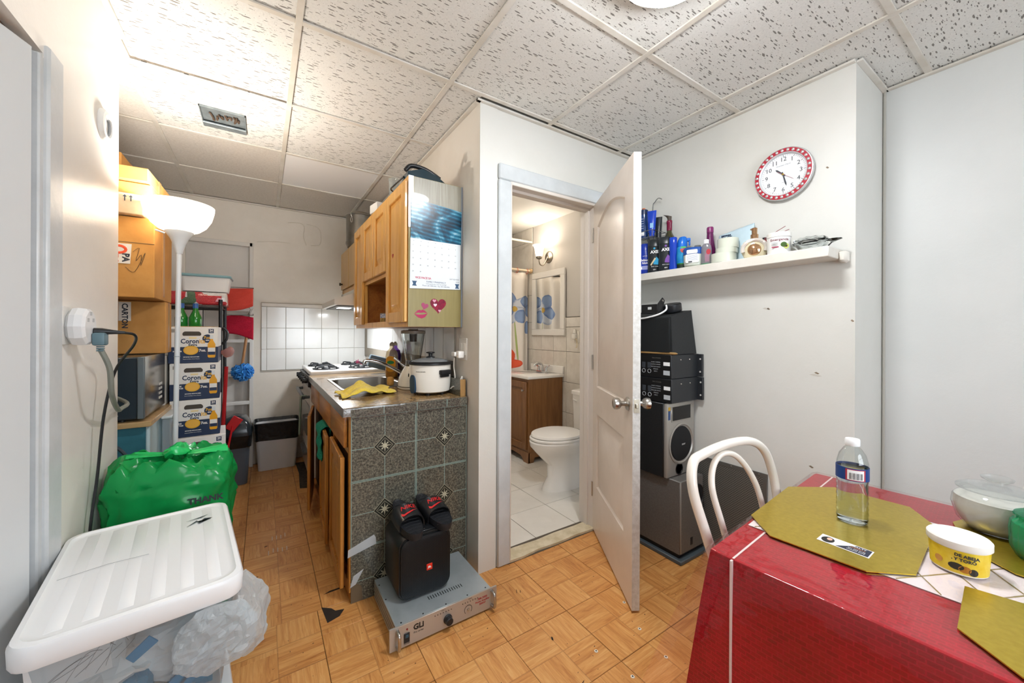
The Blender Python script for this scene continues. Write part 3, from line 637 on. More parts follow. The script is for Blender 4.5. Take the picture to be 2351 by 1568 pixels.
# vinyl tiles on the cabinet end
M_VIN = speckle_mat('speckled_vinyl', ['2b2c27', '54534a', '6e6c5f', '8f8b7b'], 130)
M_VLINE = P('vinyl_line', '8fa8a0', 0.3); M_VDARK = P('motif_black', '22241f', 0.35); M_VPALE = P('motif_pale', 'b5b29b', 0.35)
sx0, sx1, sz1 = 0.336, 0.922, 0.852
MB().box(sx0 + 0.004, sx1, 1.8425, 1.846, 0.0, sz1).build('side_panel', P('side_board', '6b5d49', 0.7), bc, flat=True)
xs = [sx0, 0.641, sx1]; zs = [sz1, sz1 - 0.305, sz1 - 0.61, 0.07, 0.0]
zs = [sz1, 0.551, 0.246, 0.0]
for i in range(2):
    for j in range(3):
        x0, x1, z1, z0 = xs[i], xs[i + 1], zs[j], zs[j + 1]
        if i == 0 and j == 2: poly = [(x0 + 0.004, 0.10), (x0 + 0.05, 0.07), (x0 + 0.055, 0.0), (x1, 0.0), (x1, z1), (x0, z1)]
        else: poly = [(x0, z0), (x1, z0), (x1, z1), (x0, z1)]
        poly = [(min(max(x, x0 + 0.0015), x1 - 0.0015), min(max(z, z0 + 0.0015), z1 - 0.0015)) for x, z in poly]
        Mp = frame((0, 1.8425, 0), *TO_CAM)
        vt = decal(bc, 'vinyl_tile', poly, M_VIN, Mp, 0.0025)
        lw = 0.0026
        Mq = frame((0, 1.8399, 0), *TO_CAM)
        cxm = x0 + 0.1525; czm = z1 - 0.1525 if j < 2 else 0.246 - 0.1525
        for q in ((x0 + .0015, x0 + .0045, z0, z1), (x1 - .0045, x1 - .0015, z0, z1), (x0, x1, z1 - .0045, z1 - .0015), (x0, x1, z0 + .0015, z0 + .0045)):
            if not (i == 0 and j == 2 and (q[3] < 0.1 or q[1] < 0.36)): decal(vt, 'printed_border', [(q[0], q[2]), (q[1], q[2]), (q[1], q[3]), (q[0], q[3])], M_VLINE, Mq, 0.0003)
        for q in ((cxm - lw / 2, cxm + lw / 2, z0 if j < 2 else 0.0, z1), (x0, x1, czm - lw / 2, czm + lw / 2)):
            decal(vt, 'printed_line', [(q[0], q[2]), (q[1], q[2]), (q[1], q[3]), (q[0], q[3])], M_VLINE, Mq, 0.0002)
        for rad, mm, dz in ((0.052, M_VPALE, 0.0004), (0.0495, M_VDARK, 0.0007), (0.0385, M_VPALE, 0.0010), (0.0365, M_VDARK, 0.0013)):
            decal(vt, 'printed_diamond', [(cxm, czm - rad), (cxm + rad, czm), (cxm, czm + rad), (cxm - rad, czm)], mm, Mq, dz)
        star = []
        for k in range(16):
            a = k * math.pi / 8; rr = 0.032 if k % 4 == 0 else (0.019 if k % 4 == 2 else 0.009); star.append((cxm + rr * math.cos(a), czm + rr * math.sin(a)))
        decal(vt, 'printed_star', star, M_VPALE, Mq, 0.0016)
        for a in (45, 135, 225, 315):
            decal(vt, 'printed_leaf', [(cxm + math.cos(R(a)) * q + math.sin(R(a)) * w_, czm + math.sin(R(a)) * q - math.cos(R(a)) * w_) for q, w_ in ((0.010, 0), (0.017, 0.004), (0.0235, 0), (0.017, -0.004))], M_VPALE, Mq, 0.0018)
M_TAPE = clear('packing_tape', 'f2f7fa', 0.12, 0.15, 0.75)
for q in (((0.325, 0.215), (0.45, 0.245), (0.448, 0.275), (0.44, 0.29), (0.327, 0.25)), ((0.335, 0.075), (0.36, 0.085), (0.395, 0.145), (0.35, 0.125))):
    decal(bc, 'packing_tape', list(q), M_TAPE, frame((0, 1.8385, 0), *TO_CAM), 0.0008)
# ---- countertop with sink opening
M_CTOP = speckle_mat('countertop_laminate', ['6e5638', '8d7048', '9f8156', 'b3966a'], 60, 0.24, 0.2)
wt = thing('countertop', 'brown stone-look laminate countertop wrapped in clear film', 'countertop', (0.62, 2.6, 0.855))
b = MB(); cx0, cx1, cy0, cy1, cz0, cz1 = 0.303, 0.915, 1.827, 3.345, 0.857, 0.897; h0, h1, g0, g1 = 0.405, 0.79, 2.40, 2.99
b.box(cx0, cx1, cy0, g0, cz0, cz1); b.box(cx0, cx1, g1, cy1, cz0, cz1); b.box(cx0, h0, g0, g1, cz0, cz1); b.box(h1, cx1, g0, g1, cz0, cz1)
b.build('worktop', M_CTOP, wt, flat=True)
MB().box(cx0 + 0.03, cx1, cy0 - 0.0022, cy0 - 0.0002, cz0 - 0.004, cz1 - 0.002).build('edge_vinyl', M_VIN, wt, flat=True)
MB().box(cx0, cx0 + 0.03, cy0 - 0.0022, cy0 - 0.0002, cz0, cz1 - 0.002).build('edge_foil', P('edge_foil', '9da0a0', 0.25, 0.6, bump=(40, 0.4)), wt)
MB().box(cx0 - 0.0022, cx0 - 0.0002, cy0, cy1, cz0 - 0.002, cz1).build('front_edge_strip', P('edge_strip_grey', '8e8b84', 0.25, 0.5), wt)
for x in (0.48, 0.641, 0.80): MB().box(x - 0.002, x + 0.002, cy0 - 0.0027, cy0 - 0.0022, cz0 - 0.002, cz1 - 0.004).build('edge_line', M_VLINE, wt, flat=True)
M_FILM = clear('cling_film', 'ffffff', 0.10, 0.06)
b = MB()
def filmfn(u, v):
    x = cx0 + 0.005 + (cx1 - cx0 - 0.01) * u
    s_ = v * 0.075; z = cz1 + 0.0012 if s_ < 0.02 else cz1 + 0.0012 - (s_ - 0.02)
    y = cy0 + 0.02 - s_ if s_ < 0.024 else cy0 - 0.004
    return (x, y - 0.0012 - 0.0016 * noise.noise((x * 25, v * 9, 1)), z + 0.0006 * noise.noise((x * 40, v * 5, 3)))
b.grid(filmfn, 60, 14); b.build('film_wrap', M_FILM, wt)
b = MB(); b.box(0.888, 0.9175, 1.85, 3.34, 0.897, 0.985, 0.002); b.build('upstand', M_VIN, wt)
MB().box(0.886, 0.916, 1.845, 1.851, 0.897, 0.987, 0.001).build('upstand_end', wood('raw_wood', 'b08a55', '8b6636', 'Z', 30), wt)
# ---- sink
sk = thing('kitchen_sink', 'stainless steel drop-in kitchen sink with faucet ledge', 'sink', (0.6, 2.7, 0.897))
M_SS = P('stainless_sink', 'b3afa8', 0.3, 1.0, bump=(120, 0.03))
b = MB(); x0, x1, y0, y1 = h0 - 0.02, h1 + 0.075, g0 - 0.02, g1 + 0.02
def rg(d, z, r): return [(x, y, z) for x, y in rrect(h0 + d, h1 - d, g0 + d, g1 - d, r, 5)]
def rgo(z): return [(x, y, z) for x, y in rrect(x0, x1, y0, y1, 0.03, 5)]
b.loft([rgo(0.8975), rgo(0.9005), rg(-0.004, 0.9005, 0.05), rg(0.006, 0.893, 0.05), rg(0.012, 0.78, 0.05), rg(0.03, 0.762, 0.06), rg(0.15, 0.758, 0.03)], 0, None, False, True)
b.build('basin', M_SS, sk)
b = MB(); b.lathe([(0.04, 0), (0.04, 0.003), (0.025, 0.004), (0.02, 0.001)], 20, 0, None, (0.6, 2.7, 0.7585)); b.build('drain', M_CHROME, sk)
fc = thing('kitchen_faucet', 'chrome kitchen faucet with low curved spout and lever', 'faucet', (0.845, 2.66, 0.9))
b = MB(); b.lathe([(0.032, 0), (0.032, 0.006), (0.022, 0.02), (0.02, 0.05), (0.0, 0.056)], 20, 0, None, (0.845, 2.66, 0.9)); b.build('faucet_body', M_CHROME, fc)
MB().tube(smooth_path([(0.845, 2.66, 0.93), (0.80, 2.665, 0.965), (0.72, 2.67, 1.01), (0.64, 2.675, 1.04), (0.585, 2.68, 1.047), (0.572, 2.68, 1.035), (0.572, 2.68, 1.022)], 6), 0.0115, 10).build('spout', M_CHROME, fc)
MB().tube(smooth_path([(0.845, 2.66, 0.95), (0.85, 2.64, 0.985), (0.81, 2.66, 1.025), (0.77, 2.67, 1.06)], 6), [0.016] * 5 + [0.012] * 7 + [0.009] * 7, 10).build('lever', M_CHROME, fc)
# ---- yellow cloth on the sink edge
b = MB()
def clothfn(u, v):
    x = 0.335 + 0.29 * u; y = 2.07 + 0.22 * v + 0.05 * u
    z = 0.902 + 0.052 * math.exp(-((u - 0.42) ** 2) / 0.035) * (0.35 + 0.65 * math.exp(-((v - 0.55) ** 2) / 0.14)) + 0.022 * (noise.noise((u * 5, v * 5, 2)) + 0.35) + 0.02 * max(0, v - 0.8)
    x += 0.02 * noise.noise((v * 3, u * 2, 5)); y += 0.03 * noise.noise((u * 3, 3, v))
    return (x, y, max(z, 0.8995))
b.grid(clothfn, 36, 28); o = solo('dishcloth', b, P('yellow_cloth', 'ecd24c', 0.9, var=(150, 'd9bb38'), bump=(260, 0.5), sheen=0.3), 'crumpled yellow cloth lying by the kitchen sink', 'cloth')
md = o.modifiers.new('th', 'SOLIDIFY'); md.thickness = 0.0035
b = MB(); b.box(0.655, 0.695, 2.40, 2.44, 0.901, 0.957, 0.012, seg=3); solo('sponge', b, P('tan_sponge', 'd7a052', 0.9, bump=(200, 0.6)), 'worn tan sponge standing at the sink corner', 'sponge')
# ---- rice cooker
rcx, rcy = 0.79, 2.035; rc = thing('rice_cooker', 'cream and white rice cooker with black rimmed glass lid', 'rice cooker', (rcx, rcy, 0.897))
M_CREAM = P('cooker_enamel', 'e9e6dd', 0.22, coat=0.4); M_BLK = P('black_plastic', '1d1f22', 0.35); M_NAVY = P('navy_plastic', '23405a', 0.35)
b = MB(); b.lathe([(0.098, 0.014), (0.108, 0.02), (0.113, 0.06), (0.115, 0.12), (0.115, 0.163), (0.110, 0.166)], 40, 0, None, (rcx, rcy, 0.897)); b.build('body', M_CREAM, rc)
b = MB(); b.lathe([(0.118, 0.164), (0.124, 0.168), (0.124, 0.176), (0.110, 0.182), (0.108, 0.172), (0.10, 0.168)], 40, 0, None, (rcx, rcy, 0.897)); b.build('lid_rim', M_BLK, rc)
b = MB(); b.lathe([(0.108, 0.179), (0.085, 0.19), (0.05, 0.198), (0.02, 0.201)], 32, 0, None, (rcx, rcy, 0.897)); b.build('lid_glass', P('smoked_glass', '9aa0a3', 0.08, 0.3), rc)
b = MB(); b.lathe([(0.026, 0.199), (0.024, 0.206), (0.011, 0.209), (0.011, 0.222), (0.024, 0.226), (0.024, 0.232), (0.0, 0.234)], 20, 0, None, (rcx, rcy, 0.897)); b.build('lid_knob', M_BLK, rc)
def radial(c, ang, r, z): a = R(ang); n_ = Vector((math.cos(a), math.sin(a), 0)); return frame((c[0] + r * n_.x, c[1] + r * n_.y, z), (-n_.y, n_.x, 0), (0, 0, 1))
Mr = radial((rcx, rcy), -70, 0.112, 0.897 + 0.125)
b = MB(); b.box(-0.036, 0.036, -0.012, 0.014, -0.005, 0.022, 0.006, M=Mr, seg=2); b.box(-0.03, 0.03, -0.026, -0.008, -0.006, 0.010, 0.003, M=Mr); b.build('side_handle', M_BLK, rc)
Mr = radial((rcx, rcy), -165, 0.112, 0.897 + 0.062)
b = MB(); b.prism([(x, y) for x, y in circ(20, 0.024, 0.05, 2.6)], -0.008, 0.007, 0, Mr); b.build('control_panel', M_NAVY, rc)
Mr = radial((rcx, rcy), -138, 0.1155, 0.897 + 0.13); text(rc, 'lettering', 'BLACK DECKER', 0.008, P('print_grey', '55524c', 0.5), Mr, wrap=0.1155)
for a in (-120, -60, 30, 150): b = MB(); b.cyl((rcx + 0.08 * math.cos(R(a)), rcy + 0.08 * math.sin(R(a)), 0.8975), (rcx + 0.08 * math.cos(R(a)), rcy + 0.08 * math.sin(R(a)), 0.915), 0.012, 0.014, 12); b.build('foot', M_BLK, rc)
MB().tube(smooth_path([(rcx + 0.09, rcy - 0.075, 0.925), (0.888, 1.935, 0.94), (0.905, 1.90, 0.93), (0.91, 1.878, 0.955), (0.905, 1.868, 1.0), (0.898, 1.876, 0.97), (0.90, 1.89, 0.925), (0.905, 1.93, 0.92)], 6), 0.0035, 8).build('power_cord', P('cord_white', 'e4e0d6', 0.5), rc)
# ---- blender
blx, bly = 0.775, 2.285; bl = thing('blender', 'cream blender with ribbed clear glass jar behind the rice cooker', 'blender', (blx, bly, 0.897))
b = MB(); rings = []
for z, w in ((0.0, 0.085), (0.004, 0.088), (0.03, 0.086), (0.07, 0.078), (0.105, 0.062), (0.125, 0.05), (0.135, 0.046)): rings.append([(blx + x, bly + y, 0.8975 + z) for x, y in circ(28, w, w, 2.8)])
b.loft(rings); b.build('base', M_CREAM, bl)
b = MB(); rings = [[(blx + x, bly + y, 0.8975 + z) for x, y in circ(28, w, w, 2.8)] for z, w in ((0.012, 0.0885), (0.018, 0.0885))]; b.loft(rings, 0, None, False, False); b.build('base_band', P('band_grey', '6f6a60', 0.4), bl)
Mr = radial((blx, bly), -112, 0.073, 0.897 + 0.085)
for k in range(5): MB().box(-0.024 + 0.012 * k, -0.018 + 0.012 * k, -0.010, 0.010, 0.0, 0.004, M=Mr @ Matrix.Rotation(R(-30), 4, 'X')).build('vent_slot', M_BLK, bl, flat=True)
M_GLASS = glass('clear_glass', 'f4f7f6', 0.02, 1.3)
def jar_ring(r, z, rib): return [(blx + r * (1 + rib * (0.5 + 0.5 * math.cos(8 * 2 * math.pi * i / 48))) * math.cos(2 * math.pi * i / 48), bly + r * (1 + rib * (0.5 + 0.5 * math.cos(8 * 2 * math.pi * i / 48))) * math.sin(2 * math.pi * i / 48), z) for i in range(48)]
b = MB(); z0 = 1.033
b.loft([jar_ring(0.045, z0, 0), jar_ring(0.044, z0 + 0.03, 0.02), jar_ring(0.052, z0 + 0.08, 0.06), jar_ring(0.066, z0 + 0.17, 0.03), jar_ring(0.07, z0 + 0.20, 0), jar_ring(0.066, z0 + 0.20, 0), jar_ring(0.061, z0 + 0.17, 0.03), jar_ring(0.047, z0 + 0.08, 0.05), jar_ring(0.04, z0 + 0.03, 0)], 0, None, True, True); b.build('glass_jar', M_GLASS, bl)
b = MB(); b.lathe([(0.071, 0.198), (0.074, 0.2), (0.074, 0.214), (0.06, 0.218), (0.03, 0.219), (0.03, 0.226), (0, 0.227)], 32, 0, None, (blx, bly, z0)); b.build('lid', P('lid_brown_grey', '8a7f72', 0.4), bl)
b = MB(); b.lathe([(0.024, 0.195), (0.022, 0.15), (0.02, 0.148), (0.0, 0.148)], 20, 0, None, (blx, bly, z0)); b.build('measuring_cup', P('cup_grey', '70757a', 0.3), bl)
b = MB(); b.cyl((blx, bly, z0 + 0.0), (blx, bly, z0 + 0.025), 0.012, n=10); b.build('blade_hub', M_STEEL, bl)
# ---- dish soap bottles
def soap(x, y, name, label, liquid, fill, rz):
    t = thing(name, label, 'bottle', (x, y, 0.897), rz, 'bottles by the sink')
    pr = [(0.9, 0.0), (1.0, 0.01), (1.0, 0.06), (0.93, 0.11), (1.0, 0.16), (0.85, 0.195), (0.42, 0.218), (0.36, 0.222), (0.36, 0.24), (0.30, 0.245)]
    b = MB(); b.loft([[(px, py, z) for px, py in circ(28, 0.046 * k, 0.03 * k if z < 0.2 else 0.04 * k, 2.4)] for k, z in pr]); b.build('bottle', clear('bottle_' + name, 'efe6d2' if liquid[0] == 'd' else 'a888c8', 0.05, 0.05, 0.15), t, world=False)
    pf = [(k, z) for k, z in pr if z < fill] + [(0.9, fill)]
    b = MB(); b.loft([[(px, py, z + 0.002) for px, py in circ(28, 0.044 * k, 0.028 * k if z < 0.2 else 0.035 * k, 2.4)] for k, z in pf]); b.build('liquid', P('liquid_' + name, liquid, 0.1), t, world=False)
    b = MB(); b.lathe([(0.018, 0.238), (0.018, 0.255), (0.012, 0.26), (0.008, 0.268), (0.0, 0.268)], 16); b.build('cap', P('cap_pale', 'c9c2b4', 0.4), t, world=False); return t
s1 = soap(0.812, 2.875, 'soap_bottle', 'purple and amber dish soap bottle with yellow label', 'dd9a18', 0.075, R(-32))
Ml = Matrix.Translation((0.0, -0.0315, 0.105)) @ Matrix.Rotation(R(90), 4, 'X')
lb = MB(); lb.prism([(x, y) for x, y in circ(20, 0.036, 0.058, 2.8)], 0, 0.0008, 0, Ml); lb.build('label', P('label_yellow', 'f3a81c', 0.4), s1, world=False)
lb = MB(); lb.prism([(x, y + 0.012) for x, y in circ(16, 0.026, 0.013)], 0, 0.0012, 0, Ml); lb.build('label_badge', P('label_green', '2f9a4a', 0.4), s1, world=False)
s2 = soap(0.868, 2.985, 'detergent_bottle', 'violet detergent bottle behind the amber dish soap', '6a2fa0', 0.20, R(-32))
# ---- outlet with a plug on the kitchen wall
ol = thing('wall_outlet', 'white wall plate with outlet and switch above the counter', 'outlet', (0.927, 1.893, 1.148))
Mo = frame((0.9268, 1.893, 1.148), *TO_LEFT); M_IV = P('ivory_plastic', 'ece8df', 0.35)
MB().box(-0.047, 0.047, -0.06, 0.06, 0, 0.006, 0.002, M=Mo).build('cover_plate', M_IV, ol)
MB().box(-0.033, -0.008, -0.033, 0.033, 0.005, 0.009, 0.001, M=Mo).build('switch', M_IV, ol); MB().box(0.008, 0.033, -0.033, 0.033, 0.005, 0.0085, 0.001, M=Mo).build('receptacle', M_IV, ol)
pl = thing('plug_adapter', 'white plug adapter pushed into the kitchen outlet', 'plug', (0.90, 1.885, 1.115))
b = MB(); b.box(-0.005, 0.03, -0.048, -0.01, 0.0095, 0.045, 0.006, M=Mo, seg=2); b.box(-0.045, 0.0, -0.04, -0.016, 0.02, 0.055, 0.004, M=Mo, seg=2); b.build('adapter_body', P('adapter_white', 'eceae5', 0.35), pl)
MB().tube(smooth_path([(0.885, 1.925, 1.10), (0.885, 1.93, 1.05), (0.895, 1.935, 0.99), (0.89, 1.95, 0.93)], 5), 0.0035, 8).build('cord', P('cord_white', 'e4e0d6', 0.5), pl)
# ---- stove
st = thing('gas_stove', 'white four-burner gas stove with black grates and steel oven door', 'stove', (0.6, 3.75, 0))
M_WEN = P('white_enamel', 'e8e6e2', 0.2, coat=0.3); M_IRON = P('cast_iron', '22262a', 0.55)
sy0, sy1 = 3.372, 4.125
MB().box(0.345, 0.905, sy0, sy1, 0.03, 0.885, 0.004).build('body', M_WEN, st)
MB().box(0.315, 0.908, sy0 - 0.006, sy1 + 0.006, 0.885, 0.925, 0.012, seg=3).build('cooktop', M_WEN, st)
MB().box(0.30, 0.345, sy0, sy1, 0.80, 0.884, 0.004).build('control_panel', M_BLK, st)
for k in range(5):
    y = sy0 + 0.09 + k * 0.14; b = MB(); b.lathe([(0.021, 0), (0.02, 0.02), (0.012, 0.022), (0.011, 0.032), (0, 0.033)], 14, 0, frame((0.30, y, 0.845), *TO_LEFT)); b.box(-0.004, 0.004, -0.02, 0.02, 0.02, 0.036, 0.002, M=frame((0.30, y, 0.845), *TO_LEFT)); b.build('knob', M_BLK, st)
MB().box(0.318, 0.345, sy0 + 0.005, sy1 - 0.005, 0.27, 0.79, 0.004).build('oven_door', P('oven_door_steel', 'e2dfd9', 0.25), st); ovd = [c for c in st.children if c.name.startswith('oven_door')][0]
b = MB(); b.box(0.312, 0.3185, sy0 + 0.09, sy1 - 0.09, 0.36, 0.64, 0.002); b.build('oven_window', P('oven_glass', 'a9aaa8', 0.1), ovd)
b = MB(); b.box(0.262, 0.285, sy0 + 0.05, sy1 - 0.05, 0.70, 0.728, 0.008, seg=2); b.box(0.28, 0.32, sy0 + 0.06, sy0 + 0.09, 0.703, 0.725, 0.004); b.box(0.28, 0.32, sy1 - 0.09, sy1 - 0.06, 0.703, 0.725, 0.004); b.build('oven_handle', P('handle_grey', '6a6f73', 0.4, 0.5), ovd)
MB().box(0.318, 0.345, sy0 + 0.005, sy1 - 0.005, 0.06, 0.255, 0.004).build('drawer', M_WEN, st)
MB().box(0.285, 0.318, sy0 + 0.2, sy1 - 0.2, 0.215, 0.24, 0.006).build('drawer_handle', P('handle_grey', '6a6f73', 0.4, 0.5), st)
for gx in (0.45, 0.73):
    for gy in (3.545, 3.925):
        b = MB(); z = 0.945
        for a in (45, 135, 225, 315):
            ca, sa = math.cos(R(a)), math.sin(R(a)); p = lambda r_, zz: (gx + r_ * ca, gy + r_ * sa, zz)
            b.tube([p(0.028, z), p(0.085, z + 0.004), p(0.10, z), p(0.105, 0.927)], 0.0055, 6)
        b.tube([(gx + 0.1 * math.cos(R(a)), gy + 0.1 * math.sin(R(a)), 0.93) for a in range(45, 405, 30)], 0.005, 6, True)
        b.build('burner_grate', M_IRON, st)
        b = MB(); b.lathe([(0.035, 0.0), (0.035, 0.008), (0.028, 0.014), (0, 0.014)], 18, 0, None, (gx, gy, 0.9245)); b.build('burner_cap', M_IRON, st)
for x in (0.36, 0.88):
    for y in (sy0 + 0.04, sy1 - 0.04): MB().cyl((x, y, 0.0), (x, y, 0.035), 0.018, n=10).build('foot', M_BLK, st)
solo('floor_grime_patch', MB().prism([(0.25, 3.42), (0.345, 3.38), (0.35, 4.1), (0.262, 4.1), (0.27, 3.8)], 0.0012, 0.003), P('grime', '4a4036', 0.9, var=(30, '2d2620')), 'dark greasy patch of bare floor under the stove edge', 'floor patch')
# towel on the oven handle
b = MB()
def towelfn(u, v):
    y = 3.376 + 0.055 * u; s_ = v * 0.34
    x = 0.292 - 0.036 * min(1, s_ / 0.03) if s_ < 0.03 else 0.254 - 0.006 * math.sin(u * 9) - 0.01 * v
    z = 0.728 + 0.008 - max(0, s_ - 0.03); return (x, y + 0.012 * math.sin(v * 3), z)
b.grid(towelfn, 14, 24); o = solo('hand_towel', b, P('sage_towel', '8a9a8b', 0.95, bump=(300, 0.4)), 'grey-green towel hanging from the oven handle', 'towel'); o.modifiers.new('th', 'SOLIDIFY').thickness = 0.004
# teal knitted cloth over the middle cabinet door
b = MB()
def tealfn(u, v):
    y = 2.50 + 0.20 * u; s_ = -0.05 + v * 0.29
    if s_ < 0: x = 0.345; z = 0.664 + s_
    elif s_ < 0.03: x = 0.345 - s_ * 1.5; z = 0.664 + 0.012 * math.sin(s_ / 0.03 * math.pi)
    else: x = 0.296 - 0.008 * math.sin(u * 7 + v * 3) - 0.004 * math.sin(v * 20); z = 0.664 - (s_ - 0.03) * (1 - 0.18 * abs(u - 0.45))
    return (x, y, z)
b.grid(tealfn, 20, 30); o = solo('knit_dishcloth', b, P('teal_knit', '25a789', 0.95, var=(120, '17876d'), bump=(160, 1.0)), 'teal knitted dishcloth draped over the cabinet door', 'cloth'); o.modifiers.new('th', 'SOLIDIFY').thickness = 0.005
# blue-grey container and black toaster-like box behind the stove corner
tb = thing('storage_box', 'blue-grey plastic box tipped against tiles behind the stove', 'box', (0.84, 3.22, 0.897))
Mt = Matrix.Translation((0.80, 3.235, 0.90)) @ Matrix.Rotation(R(-8), 4, 'Z') @ Matrix.Rotation(R(16), 4, 'Y')
MB().box(-0.10, 0.09, -0.05, 0.05, 0.035, 0.135, 0.012, M=Mt, seg=2).build('box_body', P('bluegrey_plastic', '6d8494', 0.4), tb)
MB().box(0.07, 0.098, -0.055, 0.055, 0.0, 0.125, 0.01, M=Matrix.Translation((0.80, 3.235, 0.898)) @ Matrix.Rotation(R(-8), 4, 'Z')).build('black_end', M_BLK, tb)
b = MB()
for k in range(6): a = R(60 * k + 15); b.tube([(0.665 + 0.006 * math.cos(a), 3.36, 0.99 + 0.006 * math.sin(a)), (0.665 + 0.022 * math.cos(a), 3.36, 0.99 + 0.022 * math.sin(a))], [0.004, 0.0015], 6)
b.sphere((0.665, 3.36, 0.99), 0.007, 10, 6); b.cyl((0.672, 3.36, 0.985), (0.70, 3.345, 0.965), 0.002, n=6); solo('star_clip', b, P('magenta_plastic', 'c0407c', 0.4), 'small magenta star-shaped clip by the stove', 'clip')
# ================================================================ upper cabinets
uc = thing('wall_cabinet', 'honey oak wall cabinet with open niche and calendar on its side', 'cabinet', (0.77, 2.55, 1.265))
ux0, ux1, uy0, uy1, uz0, uz1 = 0.622, 0.925, 1.915, 3.20, 1.268, 2.045
b = MB(); b.box(ux0 + 0.018, ux1, uy0 + 0.003, uy0 + 0.018, uz0, uz1); b.box(ux0 + 0.018, ux1, uy1 - 0.018, uy1, uz0, uz1); b.box(ux0 + 0.018, ux1, uy0, uy1, uz0, uz0 + 0.018); b.box(ux0 + 0.018, ux1, uy0, uy1, uz1 - 0.018, uz1)
b.box(ux1 - 0.01, ux1, uy0, uy1, uz0, uz1); b.box(ux0 + 0.018, ux1, 2.262, 2.28, uz0, uz1); b.box(ux0 + 0.018, ux1, 2.90, 2.918, uz0, uz1); b.box(ux0 + 0.018, ux1, 2.27, 2.91, 1.585, 1.60)
b.build('carcass', wood('cabinet_inner', 'b97a3a', '96582a', 'Y', 12), uc, flat=True)
MB().box(ux0, ux1 - 0.002, uy0 - 0.001, uy0 + 0.003, uz0 + 0.001, uz1).build('end_panel', wood('olive_veneer', '9a8e5c', '84794a', 'Z', 10, 0.3, 0.05), uc, flat=True)
MB().box(ux0 + 0.03, ux1 - 0.004, uy0 - 0.0018, uy0 - 0.0011, 1.86, uz1 - 0.002).build('peeled_patch', wood('grey_veneer', 'a8a597', '858172', 'Z', 26, 0.35, 0.04), uc, flat=True)
MB().box(ux0 - 0.001, ux0 + 0.026, uy0 - 0.0025, uy0 - 0.0011, 1.78, uz1 + 0.001).build('edge_tape', P('silver_tape', 'c4ccd2', 0.3, 0.3), uc)
MB().box(ux1 - 0.007, ux1, uy0 - 0.004, uy0 - 0.0011, uz0, uz1).build('wall_strip', P('strip_grey', '8d98a5', 0.5), uc)
b = MB()
for q in ((uy0, 1.955, uz0, uz1), (2.25, 2.29, uz0, uz1), (2.89, 2.93, uz0, uz1), (3.165, 3.20, uz0, uz1)): b.box(ux0, ux0 + 0.018, q[0], q[1], q[2], q[3])
for q in ((1.955, 2.25), (2.29, 2.89), (2.93, 3.165)): b.box(ux0, ux0 + 0.018, q[0], q[1], uz0, uz0 + 0.035); b.box(ux0, ux0 + 0.018, q[0], q[1], uz1 - 0.035, uz1)
b.box(ux0, ux0 + 0.018, 2.29, 2.89, 1.575, 1.61); b.build('face_frame', W_H, uc, flat=True)
for y1, w, z0, h in ((2.268, 0.345, 1.292, 0.728), (2.585, 0.305, 1.60, 0.42), (2.898, 0.305, 1.60, 0.42), (3.195, 0.29, 1.292, 0.728)):
    on(raised_door(w, h), frame((ux0 - 0.001, y1, z0), *TO_LEFT)).build('door', W_H, uc)
hm = P('sticker_red', 'b3342c', 0.4)
def heart(s_, n=28):
    o = []
    for i in range(n): t = 2 * math.pi * i / n; o.append((s_ * (16 * math.sin(t) ** 3) / 16, s_ * (13 * math.cos(t) - 5 * math.cos(2 * t) - 2 * math.cos(3 * t) - math.cos(4 * t)) / 16))
    return o
solo_h = decal(uc, 'small_heart_sticker', heart(0.014), hm, frame((ux0 - 0.0175, 2.13, 1.665), *TO_LEFT), 0.0012)
# stickers
hs = thing('heart_sticker', 'shiny dark red heart sticker on the cabinet side', 'sticker', (0.785, uy0, 1.385)); Mh = frame((0.785, uy0 - 0.0012, 1.385), *TO_CAM)
decal(hs, 'foil_heart', heart(0.045), P('foil_red', '9c2440', 0.25, 0.2, var=(40, '6a1a35')), Mh, 0.0008); decal(hs, 'pale_heart', heart(0.010), P('foil_pale', 'e8dce4', 0.4), Mh @ Matrix.Translation((-0.017, 0.0, 0)), 0.0012); decal(hs, 'pale_heart', heart(0.008), P('foil_pink', 'd69ab2', 0.4), Mh @ Matrix.Translation((0.008, -0.03, 0)), 0.0012); decal(hs, 'pale_heart', heart(0.010), P('foil_pink', 'd69ab2', 0.4), Mh @ Matrix.Translation((-0.022, 0.022, 0)), 0.0012)
ls = thing('lips_sticker', 'glossy pink lips sticker with a small heart on cabinet side', 'sticker', (0.69, uy0, 1.34)); Ml = frame((0.69, uy0 - 0.0012, 1.335), *TO_CAM)
lipm = P('foil_magenta', 'b2205a', 0.25)
decal(ls, 'upper_lip', [(-0.036, 0.0), (-0.018, 0.018), (-0.006, 0.022), (0, 0.018), (0.008, 0.023), (0.02, 0.018), (0.036, 0.004), (0.016, 0.009), (0, 0.006), (-0.016, 0.007)], lipm, Ml); decal(ls, 'lower_lip', [(-0.036, 0.0), (-0.014, -0.004), (0.014, -0.003), (0.036, 0.004), (0.022, -0.016), (0.004, -0.024), (-0.016, -0.018)], lipm, Ml)
decal(ls, 'kiss_heart', heart(0.020), P('foil_rose', 'a5406a', 0.3), Ml @ Matrix.Translation((0.02, 0.042, 0)) @ Matrix.Rotation(R(-15), 4, 'Z'))
